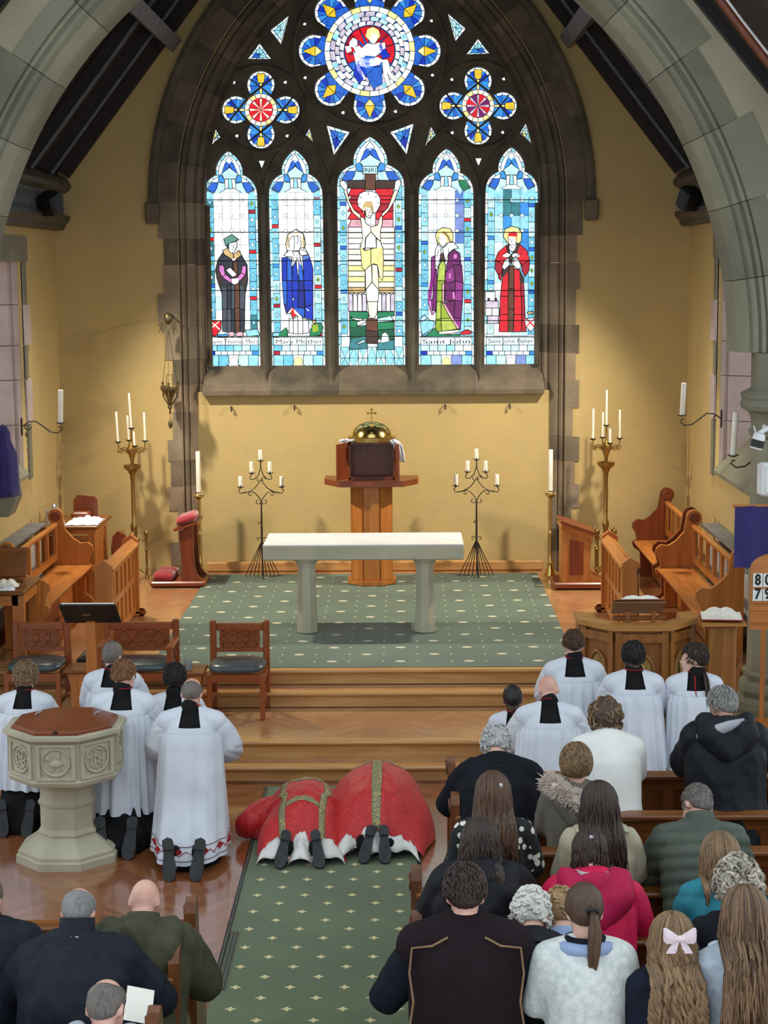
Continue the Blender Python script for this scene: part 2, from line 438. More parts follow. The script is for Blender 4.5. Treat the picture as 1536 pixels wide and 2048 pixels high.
# sloping sill: five stones
for k in range(5):
    x0, x1 = -2.1+.84*k, -2.1+.84*(k+1)-.0006
    MB().prism([(YW+.56, 3.13), (YW+.40, 3.13), (YW+.1, 2.84), (YW+.1, 2.785), (YW+.56, 2.785)], x0, x1, 'x').build('sill_stone', (M_STONE2, M_TRAC)[k % 2], wb)  # darker stones put the weak light on the sill into its colour
base = struct(MB().box((0, YW+.17, ZS+.06), (4.2, .08, .12), bev=.015).build('baseboard_back', M_OAK))
for px, py in ((463, 817), (589, 815), (890, 813), (1019, 812)):
    p = onY(px, py, YW+.2)
    MB().tube([(p.x, p.y, p.z+.02), (p.x, p.y-.04, p.z+.015), (p.x+.005, p.y-.045, p.z-.02), (p.x, p.y-.02, p.z-.03)], .011, 6).build('wall_hook', M_IRON, wb)
# ------------------------------------------------------------------ great east window: glass, leads, tracery
YG = YW+.46
def gp(px, py):
    p = onY(px, py, YG); return (p.x, p.z)
GLASS = {'W': (250, 254, 255), 'w': (226, 246, 252), 'c': (150, 218, 236), 'C': (112, 196, 226), 'p': (190, 232, 242), 'b': (38, 104, 214), 'B': (14, 52, 190), 'd': (22, 36, 140),
         'k': (58, 146, 226), 'y': (246, 206, 52), 'Y': (240, 230, 150), 'r': (224, 22, 40), 'R': (176, 18, 42), 'n': (104, 62, 36), 'N': (66, 44, 34), 's': (74, 82, 92), 'S': (44, 48, 58),
         'm': (222, 130, 206), 'M': (110, 26, 98), 'v': (148, 50, 138), 'g': (30, 130, 84), 'G': (20, 92, 62), 'l': (150, 178, 44), 'L': (186, 206, 88), 't': (96, 150, 138), 'o': (214, 182, 124), 'P': (236, 178, 190),
         'z': (92, 132, 206), 'e': (206, 196, 214), 'f': (248, 240, 214), 'T': (58, 130, 140), 'q': (128, 150, 214)}
def gm(k): return glow('glass_'+str(list(GLASS).index(k)), GLASS[k], 1.28 if k in 'WwfpY' else 1.2 if k in 'cCke' else 1.08)
class Light:
    """one glazed opening: each pane a part, its leads one part"""
    def __init__(s, n):
        s.root = sgroup('window_%d' % n); s.lead = MB()
    def pane(s, pts, col, layer=0, lead=1.15):
        pts = [p for i, p in enumerate(pts) if i == 0 or (abs(p[0]-pts[i-1][0])+abs(p[1]-pts[i-1][1])) > .6]
        if len(pts) < 3: return
        pt = [gp(*p) for p in pts]; px = .0063
        y = YG-.004*layer
        ins = offset_poly(pt, lead*px*.55)
        out = offset_poly(pt, -lead*px*.45)
        MB().prism(ins, y-.006, y+.002, 'y').build('pane', gm(col), s.root)
        s.lead.prism(out, y-.004, y+.003, 'y')
    def done(s):
        o = s.lead.build('lead', M_LEAD, s.root); o['kind'] = 'stuff'
def P(t, sc=.26042, ox=380, oy=280):
    return [(ox+float(a.split(',')[0])*sc, oy+float(a.split(',')[1])*sc) for a in t.split()]
def P2(t): return P(t, ox=740)
def PR(t): return P(t, .4557, 400, 0)
rg = random.Random(3)
LAN = [(408, 415, 515.5, 522, 302, 392, 457, 350), (537.5, 544.6, 645.6, 651, 299.5, 391, 590, 348), (674, 677.6, 809, 811, 273, 372, 740, 329), (837, 837.6, 947, 948, 297, 387, 893, 345), (970.5, 968, 1076, 1074.6, 294, 384, 1022.5, 343)]
BOT = 737
def outline(L, ins=0):
    xlt, xlb, xrt, xrb, ya, ysp, xa, yc = L
    c, h = (xlt+xrt)/2, (xrt-xlt)/2
    pts = [(xlb+ins, BOT-ins*.4), (xlt+ins, ysp)]
    left = [(.95, .80), (.80, .55), (.55, .18)]
    cw = .5*h
    lo = [(h*1.0, ysp), (h*.97, ysp-(ysp-yc)*.36), (h*.85, ysp-(ysp-yc)*.68), (h*.66, ysp-(ysp-yc)*.9), (cw, yc),
          (cw*1.02, yc-(yc-ya)*.18), (cw*.93, yc-(yc-ya)*.4), (cw*.7, yc-(yc-ya)*.64), (cw*.36, yc-(yc-ya)*.86), (0, ya)]
    def tr(x, y):
        f = (ysp-y)/(ysp-ya); return (c+x+(xa-c)*f, y)
    Lp = [tr(-x, y) for x, y in lo]; Rp = [tr(x, y) for x, y in lo][::-1][1:]
    return [(xlb, BOT)]+Lp+Rp+[(xrb, BOT)]
def inner(pts, d):
    q = offset_poly([(x, -y) for x, y in pts], d); return [(x, -y) for x, y in q]
HOLES = []
def xl(L, y): return L[0]+(L[1]-L[0])*(y-400)/(BOT-400)
def xr(L, y): return L[2]+(L[3]-L[2])*(y-400)/(BOT-400)
lights = []
for n, L in enumerate(LAN):
    lt = Light(n+1); lights.append(lt)
    ol = outline(L); HOLES.append(ol); inn = inner(ol, 5.5)
    lt.pane(ol, 'w', -1, .1)
    # pale border strip that follows the stone
    for i in range(len(ol)-1):
        a, b, c, d = ol[i], ol[i+1], inn[i+1], inn[i]
        seg = max(1, int(abs(a[1]-b[1])/22))
        for k in range(seg):
            f = lambda p, q, t: (p[0]+(q[0]-p[0])*t, p[1]+(q[1]-p[1])*t)
            lt.pane([f(a, b, k/seg), f(a, b, (k+1)/seg), f(d, c, (k+1)/seg), f(d, c, k/seg)], 'wpc'[(i+k) % 3] if n < 3 else 'wcW'[(i+k) % 3])
    # lettered side columns
    bw = 14
    y = L[5]+4
    for sd in (0, 1):
        y = L[5]+2; k = sd*2+n
        while y < 668:
            bar = k % 4 == 3
            h = 7 if bar else rg.choice((21, 26, 30))
            yb = min(y+h, 672)
            if yb-y > 3:
                if sd == 0: a, b = xl(L, y)+5, xl(L, y)+5+bw
                else: a, b = xr(L, y)-5-bw, xr(L, y)-5
                col = rg.choice('bbrRk') if bar else rg.choice('cCpcC' if n else 'CTcCl'[:4])
                lt.pane([(a, y), (b, y), (b, yb), (a, yb)], col)
                if not bar:   # painted device in the middle of the quarry
                    cx_, cy_ = (a+b)/2, (y+yb)/2; r_ = 3.6
                    lt.pane([(cx_-r_, cy_), (cx_, cy_-r_*1.3), (cx_+r_, cy_), (cx_, cy_+r_*1.3)], rg.choice('pwcl'), 1, .7)
            y = yb; k += 1
    # canopy glass in the head
    xa, ya, ysp, yc = L[6], L[4], L[5], L[7]
    c0 = (L[0]+L[2])/2; h0 = (L[2]-L[0])/2
    def hp(fx, fy): return (c0+(xa-c0)*(1-fy)+fx*h0, ya+(ysp-ya)*fy)
    A = 'b' if n != 4 else 'k'
    head = [(A, [(-.3, .5), (-.16, .28), (0, .2), (0, .34), (-.1, .42)]), (A, [(.3, .5), (.16, .28), (0, .2), (0, .34), (.1, .42)]), ('w', [(-.14, .22), (0, .1), (.14, .22), (0, .3)]),
            ('p', [(-.3, .5), (-.1, .42), (0, .36), (.1, .42), (.3, .5), (.22, .62), (-.22, .62)]), ('k', [(-.42, .56), (-.32, .52), (-.22, .62), (-.2, .72), (-.44, .68)]), ('k', [(.42, .56), (.32, .52), (.22, .62), (.2, .72), (.44, .68)]),
            ('W', [(-.2, .64), (-.06, .62), (-.08, .82), (-.2, .84)]), ('W', [(.2, .64), (.06, .62), (.08, .82), (.2, .84)]), ('c', [(-.06, .62), (.06, .62), (.08, .84), (-.08, .84)]),
            ('b', [(-.86, .86), (-.7, .7), (-.44, .7), (-.5, .82), (-.62, .94)]), ('b' if n != 3 else 'g', [(.86, .86), (.7, .7), (.44, .7), (.5, .82), (.62, .94)]),
            ('p', [(-.62, .94), (-.5, .82), (-.44, .7), (-.2, .72), (-.2, .86), (-.4, .92), (-.5, 1.04)]), ('p', [(.62, .94), (.5, .82), (.44, .7), (.2, .72), (.2, .86), (.4, .92), (.5, 1.04)]),
            ('c', [(-.92, .92), (-.84, .88), (-.62, .96), (-.6, 1.12), (-.92, 1.12)]), ('c', [(.92, .92), (.84, .88), (.62, .96), (.6, 1.12), (.92, 1.12)])]
    for col, pl in head: lt.pane([hp(*q) for q in pl], col, 0)
    # plain quarries behind the figure
    y0, y1 = ysp-6, 672
    nr = 11; nc = 4
    for r_ in range(nr):
        for c_ in range(nc):
            ya_, yb_ = y0+(y1-y0)*r_/nr, y0+(y1-y0)*(r_+1)/nr
            L0, R0 = xl(L, ya_)+5+bw, xr(L, ya_)-5-bw
            a, b = L0+(R0-L0)*c_/nc, L0+(R0-L0)*(c_+1)/nc
            if n in (0, 1): col = 'W' if r_ < 7 else rg.choice('WWwp')
            elif n == 2: col = 'W'
            elif n == 3: col = rg.choice('WWw') if c_ < 3 else rg.choice('qzp' if r_ < 5 else 'pcw')
            else: col = rg.choice('CcpTk' if r_ < 5 else 'cpwC') if c_ else rg.choice('cpw')
            if n == 4 and r_ > 6: col = rg.choice('Wwe') if c_ < 2 else 'p'
            lt.pane([(a, ya_), (b, ya_), (b, yb_), (a, yb_)], col, 0, .6)
    # roundels where the quarries meet
    for yy in (400, 431, 462) if n != 2 else ():
        for fx in (.3, .5, .7):
            x = xl(L, yy)+(xr(L, yy)-xl(L, yy))*fx
            lt.pane([(x+4*math.cos(t*PI/4), yy+4*math.sin(t*PI/4)) for t in range(8)], 'W' if n < 2 else 'w', 1, .7)
    # inscription band and base panels
    a, b = xl(L, 680)+4, xr(L, 680)-4
    if n != 2:
        for k in range(3): lt.pane([(a+(b-a)*k/3, 675), (a+(b-a)*(k+1)/3, 675), (a+(b-a)*(k+1)/3, 690), (a+(b-a)*k/3, 690)], 'W' if n < 3 else 'w', 1)
        for k in range(6): lt.pane([(a+(b-a)*k/6, 690), (a+(b-a)*(k+1)/6, 690), (a+(b-a)*(k+1)/6, 702), (a+(b-a)*k/6, 702)], rg.choice('cpwpC'), 1)
        for k in range(8): lt.pane([(a+(b-a)*k/8, 702), (a+(b-a)*(k+1)/8, 702), (a+(b-a)*(k+1)/8, 710), (a+(b-a)*k/8, 710)], ('B' if n != 1 else 'R') if k == 0 else 'k' if k == 7 else 'w', 1)
        for k in range(5): lt.pane([(a+(b-a)*k/5, 710), (a+(b-a)*(k+1)/5, 710), (a+(b-a)*(k+1)/5, 735), (a+(b-a)*k/5, 735)], 'cpWqc'[k] if n > 2 else 'cCWpc'[k], 1)
        m_ = (a+b)/2
        lt.pane([(m_+9*math.cos(t*PI/5), 723+9*math.sin(t*PI/5)) for t in range(10)], 'Y' if n in (1, 3) else 'W', 2, .8)
        lt.pane([(m_-18, 735), (m_-12, 729), (m_-4, 734)], 'N', 2, .3); lt.pane([(m_+18, 735), (m_+12, 729), (m_+4, 734)], 'N', 2, .3)
    else:
        rows = [(694, 716), (716, 736)]
        for r_, (ya_, yb_) in enumerate(rows):
            for k in range(7):
                f = lambda t: a+(b-a)*t/7
                pl = [(f(k), yb_), (f(k+.5), ya_), (f(k+1), yb_)] if (k+r_) % 2 else [(f(k), ya_), (f(k+1), ya_), (f(k+.5), yb_)]
                lt.pane([(f(k), ya_), (f(k+1), ya_), (f(k+1), yb_), (f(k), yb_)], 'pcw'[(k+r_) % 3], 1); lt.pane(pl, 'c', 2, .8)

def fig(i, items, fn, layer=2):
    for k, (c, t) in enumerate(items): lights[i].pane(fn(t), c, layer+k*.12, 1.5)
fig(0, [  # scholar in a dark fur-trimmed gown
    ('S', '255,860 215,920 195,1000 215,1090 245,1180 250,1280 330,1280 330,900'), ('S', '370,850 400,890 440,960 445,1080 425,1180 420,1280 330,1280 330,900'),
    ('N', '200,980 235,950 250,1080 240,1160 205,1060'), ('N', '440,985 405,960 395,1080 405,1160 440,1060'),
    ('s', '245,1130 285,1130 285,1300 248,1300'), ('S', '285,1110 318,1110 318,1300 285,1300'), ('s', '318,1110 345,1110 345,1300 318,1300'), ('s', '382,1100 425,1140 422,1300 382,1300'),
    ('s', '248,1300 285,1300 285,1475 250,1470'), ('s', '285,1300 318,1300 318,1480 285,1478'), ('S', '318,1300 345,1300 347,1480 318,1480'), ('S', '382,1300 422,1300 420,1475 386,1480'),
    ('n', '330,930 365,930 372,1100 345,1100'), ('n', '345,1100 380,1100 382,1290 345,1290'), ('n', '345,1290 382,1290 386,1480 350,1485'),
    ('m', '225,960 260,962 272,1030 250,1055 222,1000'), ('m', '250,1055 272,1030 322,1070 315,1100'), ('m', '435,970 405,962 393,1020 428,1035'), ('m', '428,1035 393,1020 360,1060 380,1088'),
    ('W', '275,1000 310,978 365,1035 330,1055'), ('W', '318,1062 380,1058 375,1100 340,1114 318,1098'),
    ('o', '250,850 290,828 335,878 335,925 265,880'), ('o', '335,878 380,848 398,885 340,928'), ('W', '325,908 345,905 355,925 335,935 322,925'),
    ('W', '300,795 360,778 364,820 345,855 322,872 298,850'), ('s', '285,790 305,800 300,850 285,825'), ('t', '260,762 322,725 378,766 350,778 300,800 275,815'),
    ('r', '140,1388 243,1388 240,1455 192,1512 145,1460'), ('f', '150,1392 165,1388 238,1450 228,1465'), ('f', '235,1392 220,1388 150,1448 160,1462'),
    ('P', '295,1475 335,1470 345,1495 330,1515 300,1505'), ('P', '360,1475 400,1470 415,1490 395,1515 350,1508'), ('c', '425,1460 520,1450 535,1500 440,1510'), ('k', '210,1495 290,1490 290,1512 215,1515')], P)
fig(1, [  # veiled woman in a blue mantle
    ('f', '735,800 750,725 812,685 872,720 888,790 872,850 745,850'), ('o', '740,800 745,745 800,693 762,740 755,830'), ('o', '885,800 878,745 815,690 862,740 868,830'),
    ('W', '760,770 790,735 845,740 855,800 840,850 790,850 765,830'), ('W', '765,830 790,850 790,900 720,890'), ('W', '850,830 880,825 912,880 855,890 835,855'),
    ('W', '790,860 835,855 860,970 840,955 825,905 785,985 778,960'),
    ('B', '705,905 745,900 745,1080 708,1080'), ('b', '745,900 780,920 785,1080 745,1080'), ('B', '785,985 815,930 835,1080 785,1080'), ('b', '835,930 862,972 875,1080 835,1080'), ('z', '865,890 912,882 920,905 868,930'), ('B', '868,930 920,900 945,985 945,1080 875,1080'),
    ('b', '708,1080 745,1080 745,1270 722,1260'), ('B', '745,1080 785,1080 790,1290 745,1290'), ('B', '785,1080 835,1080 830,1300 790,1290'), ('d', '835,1080 875,1080 880,1290 830,1290'), ('B', '875,1080 945,1080 945,1260 885,1280'),
    ('d', '722,1260 790,1290 740,1330 735,1310'), ('b', '795,1290 880,1290 880,1365 830,1340'), ('B', '880,1285 945,1260 945,1385 885,1365'), ('W', '785,1215 805,1210 795,1232 785,1235'), ('W', '885,1285 925,1310 905,1318'),
    ('r', '765,1310 795,1285 825,1340 790,1370'), ('W', '740,1340 770,1300 785,1285 795,1292 770,1330'), ('W', '795,1290 870,1365 850,1370 800,1330'),
    ('W', '762,1370 795,1375 795,1485 762,1480'), ('W', '795,1375 830,1350 830,1488 795,1488'), ('W', '830,1350 868,1372 868,1488 830,1488'), ('W', '868,1372 912,1380 915,1480 868,1485'),
    ('g', '925,1450 1000,1400 1025,1440 1000,1500 920,1510'), ('l', '935,1420 985,1405 990,1470 940,1480'), ('o', '940,1385 965,1378 970,1405 945,1410'), ('g', '690,1480 740,1440 755,1470 750,1510 640,1510'), ('c', '635,1480 690,1478 680,1512 640,1515')], P)
cx3 = []
for k in range(5):
    ya_, yb_ = 370+k*60, 430+k*60
    cx3 += [('rRrrP'[k], '1240,%d 1345,%d 1345,%d 1212,%d' % (ya_, ya_, yb_, yb_)), ('rrRrP'[k], '1425,%d 1560,%d 1560,%d 1425,%d' % (ya_, ya_, yb_, yb_))]
for k in range(12):
    ya_ = 670+k*42; c_ = 'WfWWfWfYfYfo'[k]
    cx3 += [(c_, '1215,%d 1345,%d 1345,%d 1215,%d' % (ya_, ya_, ya_+42, ya_+42)), (c_, '1440,%d 1570,%d 1570,%d 1440,%d' % (ya_, ya_, ya_+42, ya_+42))]
for k in range(4): cx3 += [('eWWe'[k], '%d,1175 %d,1190 %d,1315 %d,1315' % (1218+k*35, 1250+k*35, 1253+k*35, 1218+k*35)), ('WeWe'[k], '%d,1190 %d,1175 %d,1315 %d,1315' % (1440+k*33, 1472+k*33, 1473+k*33, 1440+k*33))]
cx3 += [('g', '1225,1315 1375,1320 1370,1380 1225,1360'), ('W', '1280,1400 1350,1370 1375,1385 1290,1430'), ('g', '1225,1360 1290,1390 1280,1440 1225,1440'), ('G', '1225,1440 1365,1420 1355,1520 1230,1540'), ('T', '1230,1530 1360,1500 1365,1600 1225,1610'),
        ('g', '1440,1320 1570,1315 1570,1350 1440,1370'), ('p', '1440,1370 1540,1350 1570,1390 1440,1400'), ('g', '1440,1400 1570,1395 1570,1450 1440,1460'), ('G', '1440,1460 1570,1450 1570,1530 1450,1530'), ('W', '1465,1560 1475,1490 1500,1475 1525,1500 1530,1545'), ('T', '1440,1560 1570,1530 1570,1610 1440,1610'), ('p', '1280,1560 1340,1530 1350,1550 1290,1570'),
        ('n', '1355,1370 1440,1375 1442,1470 1352,1460'), ('N', '1352,1460 1442,1470 1445,1565 1355,1562'),
        ('N', '1212,310 1345,310 1345,375 1212,372'), ('n', '1345,262 1425,262 1425,385 1345,385'), ('N', '1425,310 1575,310 1575,372 1425,375'), ('n', '1370,290 1410,330 1390,375 1360,330'),
        ('p', '1325,203 1440,203 1440,262 1325,262'),
        ('W', '1150,320 1185,310 1212,350 1205,390 1180,380 1155,350'), ('f', '1180,380 1207,388 1225,470 1262,540 1250,560 1215,490'), ('f', '1225,490 1262,540 1310,575 1310,612 1250,560'),
        ('W', '1575,320 1605,300 1622,330 1600,395 1570,385 1572,350'), ('f', '1570,385 1600,392 1570,470 1525,545 1480,590 1470,570 1520,520'),
        ('W', '1285,470 1300,415 1340,395 1395,395 1440,410 1462,450 1462,500 1430,560 1330,545 1290,510'), ('o', '1320,505 1345,470 1400,468 1412,510 1415,580 1395,530 1340,520 1335,585'), ('f', '1345,520 1395,525 1402,570 1380,600 1352,590'),
        ('f', '1308,590 1340,600 1350,640 1390,668 1440,655 1455,600 1475,575 1478,640 1462,700 1465,780 1430,750 1390,705 1350,755 1330,790 1322,700 1315,640'), ('W', '1350,755 1390,705 1428,750 1432,830 1345,830'), ('f', '1315,790 1345,755 1345,830 1310,840'), ('f', '1432,755 1465,780 1480,840 1432,830'),
        ('Y', '1305,815 1345,850 1390,835 1390,960 1345,1000 1322,985 1315,900'), ('Y', '1390,835 1480,820 1488,920 1480,1080 1455,1050 1440,960 1410,950 1390,965'), ('f', '1440,960 1460,1050 1480,1080 1470,990'),
        ('f', '1345,1000 1395,955 1398,1090 1350,1150 1348,1060'), ('f', '1398,955 1440,960 1448,1060 1450,1150 1398,1090'), ('W', '1352,1150 1398,1090 1450,1150 1445,1240 1360,1240'), ('f', '1362,1240 1442,1240 1437,1330 1420,1365 1385,1370 1372,1330')]
fig(2, cx3, P, 1.5)
fig(3, [  # man in a purple cloak over a green gown
    ('Y', '502,740 515,695 560,672 615,680 638,720 635,780 600,790 520,800'), ('o', '540,715 580,700 610,730 628,785 600,790 585,745'), ('W', '525,740 545,715 585,745 590,790 560,825 535,800'),
    ('W', '590,790 640,785 680,830 640,840 605,870'), ('W', '500,850 520,805 545,820 545,870 525,975 500,965'), ('N', '530,880 570,865 580,930 545,960'), ('W', '555,830 600,800 605,870 580,930'),
    ('v', '470,905 500,885 500,980 480,1070 450,1170 445,1240 465,1240'), ('W', '500,965 525,975 515,1000 500,985'), ('M', '495,985 515,1000 515,1200 505,1325 480,1300 485,1100'), ('m', '445,1240 470,1230 480,1320 495,1330 475,1345'), ('M', '465,1240 500,1180 500,1310 480,1310'),
    ('L', '530,960 560,920 580,960 575,1080 515,1080'), ('l', '515,1080 575,1080 560,1240 512,1240'), ('L', '512,1240 545,1240 545,1370 505,1380'), ('l', '545,1240 570,1260 620,1370 545,1370'), ('l', '505,1380 545,1370 550,1470 500,1475'), ('L', '545,1370 625,1370 680,1450 550,1470'),
    ('M', '605,870 645,840 690,870 700,960 640,960 580,1020'), ('v', '580,1020 640,960 655,1080 600,1100 575,1080'), ('M', '640,960 705,960 715,1100 655,1080'), ('m', '640,880 668,870 670,910 640,915'), ('m', '600,1030 625,1010 625,1060 605,1075'),
    ('M', '575,1080 600,1100 655,1080 650,1230 575,1240'), ('v', '655,1080 715,1100 710,1240 650,1230'), ('M', '570,1250 650,1230 645,1370 620,1360'), ('M', '650,1230 710,1240 700,1370 645,1370'), ('m', '630,1170 650,1160 655,1220 635,1230'), ('v', '620,1360 645,1370 700,1370 695,1450 670,1440'), ('P', '555,1250 575,1255 630,1350 690,1450 670,1450 600,1340'), ('P', '552,1110 572,1090 570,1250 555,1250'),
    ('f', '525,1470 690,1455 680,1475 600,1490 530,1490'), ('g', '430,1500 500,1440 520,1480 600,1495 690,1490 690,1508 440,1510'), ('r', '690,1480 740,1455 785,1470 770,1490 700,1495'), ('c', '385,1400 440,1370 500,1400 480,1450 400,1500'), ('p', '385,1370 420,1340 440,1370 390,1400')], P2)
fig(4, [  # cleric in red
    ('Y', '1022,740 1035,685 1085,662 1140,675 1165,720 1160,780 1130,800 1060,800'), ('r', '1050,735 1070,705 1110,698 1138,720 1130,740 1132,770 1118,745 1060,740'), ('W', '1058,742 1115,745 1125,785 1090,830 1065,800'),
    ('W', '1065,810 1125,790 1120,840 1095,860 1070,845'), ('N', '1045,810 1065,805 1072,870 1100,900 1085,960 1060,900'), ('N', '1125,790 1150,800 1150,850 1110,900 1095,870'),
    ('r', '1045,810 1060,890 1025,960 962,920 985,860'), ('R', '962,920 1025,960 1015,1000 990,1050 960,990'), ('r', '1150,800 1205,850 1225,920 1165,960 1120,890'), ('R', '1225,920 1222,1000 1190,1050 1165,1000 1165,960'),
    ('W', '1015,885 1050,862 1085,880 1060,905 1020,900'), ('W', '1085,885 1110,865 1155,880 1150,900 1095,905'), ('W', '1035,920 1065,905 1072,960 1030,998 1012,975'), ('W', '1105,915 1140,915 1160,970 1140,995 1095,960'),
    ('R', '985,1040 1015,1000 1005,1080 985,1060'), ('N', '1015,1000 1070,965 1065,1000 1015,1080'), ('n', '1070,965 1105,965 1105,1140 1060,1140'), ('N', '1150,1000 1180,1060 1180,1150 1150,1100'),
    ('r', '1015,1060 1062,1000 1060,1200 1000,1200'), ('r', '1105,985 1150,1000 1160,1200 1105,1200'), ('R', '1155,1100 1180,1100 1185,1200 1160,1200'), ('n', '1060,1140 1105,1140 1105,1300 1060,1300'),
    ('r', '1000,1200 1060,1200 1060,1340 995,1340'), ('r', '1105,1200 1160,1200 1165,1340 1105,1340'), ('R', '1160,1200 1185,1200 1190,1340 1165,1340'), ('n', '1060,1300 1103,1300 1100,1472 1060,1472'),
    ('r', '995,1340 1060,1340 1060,1474 990,1472'), ('r', '1105,1340 1165,1340 1160,1472 1100,1474'), ('R', '1165,1340 1190,1340 1200,1472 1160,1472'),
    ('W', '1185,1375 1278,1360 1275,1420 1235,1475 1195,1430'), ('r', '1190,1375 1205,1368 1272,1430 1260,1445'), ('r', '1275,1365 1258,1365 1195,1425 1205,1440'), ('o', '1205,1320 1250,1315 1255,1335 1210,1338'),
    ('W', '885,1165 960,1165 960,1235 885,1235'), ('e', '885,1235 985,1235 985,1290 885,1290'), ('W', '885,1290 935,1290 935,1350 885,1350'), ('W', '935,1290 990,1290 990,1350 935,1350'), ('e', '900,1350 985,1350 985,1410 900,1410'), ('N', '903,1215 918,1215 918,1232 903,1232'), ('N', '958,1215 972,1215 972,1232 958,1232')], P2)
# ---- rose
rose = Light(6)
RC = (739.5, 102.5); RR = 91
def pol(c, r_, a): return (c[0]+r_*math.cos(a), c[1]+r_*math.sin(a))
def foil(c, r0_, pd, pr, n, ph=0, m=160):
    """outline of a round eye with n lobes"""
    out = []
    for i in range(m):
        a = 2*PI*i/m; best = r0_
        k = round((a-ph)/(2*PI/n)); da = a-ph-k*2*PI/n
        s_ = pd*math.sin(da)
        if abs(s_) < pr: best = max(best, pd*math.cos(da)+math.sqrt(pr*pr-s_*s_))
        out.append(pol(c, best, a))
    return out
HOLES.append(foil(RC, RR, 109, 33.5, 8)); rose.pane(foil(RC, RR, 109, 33.5, 8, m=96), 'b', -1, .1)
for k in range(28):
    a0, a1 = 2*PI*k/28, 2*PI*(k+1)/28
    rose.pane([pol(RC, 80, a0), pol(RC, 91, a0), pol(RC, 91, a1), pol(RC, 80, a1)], 'fWwY'[k % 4], 2)
for k in range(22):
    for j, (ra, rb) in enumerate(((52, 61), (61, 70), (70, 80))):
        a0, a1 = 2*PI*(k+.5*j)/22, 2*PI*(k+1+.5*j)/22; am_ = (a0+a1)/2
        rose.pane([pol(RC, ra, a0), pol(RC, (ra+rb)/2+3, am_-.1), pol(RC, rb, a0+.08), pol(RC, rb, a1), pol(RC, ra, a1)], rg.choice('eWwepW'), 2.1)
for k in range(8):
    a = 2*PI*(k+.5)/8; c_ = pol(RC, 74, a)
    rose.pane([pol(c_, 6.5, 2*PI*t/8) for t in range(8)], 'c', 2.4, .8)
for k in range(8):
    a = 2*PI*k/8; c_ = pol(RC, 109, a)
    ring = [pol(c_, 33.5, a-1.95+3.9*t/9) for t in range(10)]; rin = [pol(c_, 27, a-1.95+3.9*t/9) for t in range(10)]
    for t in range(9): rose.pane([ring[t], ring[t+1], rin[t+1], rin[t]], 'wW'[t % 2], 1)
    for t in range(9):
        rose.pane([rin[t], rin[t+1], pol(c_, 8, a-1.95+3.9*(t+.5)/9), c_], 'bkbBkbkbB'[t], 1, .7)
    for t in (-1, 1): rose.pane([c_, pol(c_, 27, a+t*1.95), pol(RC, 85, a+t*.16), pol(RC, 85, a)], 'b', .9, .7)
    tip = pol(c_, 25, a); bas = pol(c_, -14, a); sd = [(c_[0]-math.sin(a)*t*11, c_[1]+math.cos(a)*t*11) for t in (-1, 1)]
    rose.pane([tip, sd[0], c_, sd[1]], 'y', 2); rose.pane([bas, sd[0], c_, sd[1]], 'y' if k % 2 else 'Y', 2)
disc = lambda r_, a0, a1, n=9: [pol(RC, r_, a0+(a1-a0)*t/n) for t in range(n+1)]
for k in range(8):
    rose.pane(disc(50, -PI*1.05+k*PI*1.1/8, -PI*1.05+(k+1)*PI*1.1/8, 3)+[pol(RC, 12, -PI*1.05+(k+.5)*PI*1.1/8)], 'rRrrrRrr'[k], 3)
for k, c_ in enumerate('rbBbBbr'):
    rose.pane(disc(50, .1+k*(PI-.2)/7, .1+(k+1)*(PI-.2)/7, 3)+[pol(RC, 10, PI/2)], c_, 3)
for c_, t in [('Y', '725,160 735,128 760,118 785,132 792,160 775,180 745,180'), ('W', '742,165 755,142 778,150 780,175 765,195 748,188'), ('W', '735,190 765,195 790,185 800,225 770,250 720,245 705,215'),
              ('B', '780,190 810,205 835,250 800,262 790,225'), ('b', '720,245 770,250 765,300 730,330 705,290'), ('B', '690,270 720,245 730,330 700,370 672,330'), ('b', '765,300 800,290 800,370 760,390 730,330'),
              ('W', '655,185 672,165 690,175 692,200 672,210 655,205'), ('W', '672,208 700,200 730,235 720,262 690,250'), ('W', '690,250 720,260 780,250 800,262 790,285 730,300 700,290'), ('W', '672,225 690,240 705,300 730,345 722,355 690,310'),
              ('W', '790,262 825,262 840,320 870,350 862,362 835,345 812,300'), ('W', '800,280 818,300 830,350 838,375 820,380 805,330'), ('W', '635,205 660,200 668,225 645,235'), ('W', '795,190 812,185 815,215 800,220')]:
    rose.pane(PR(t), c_, 3.6, .8)
rose.done()
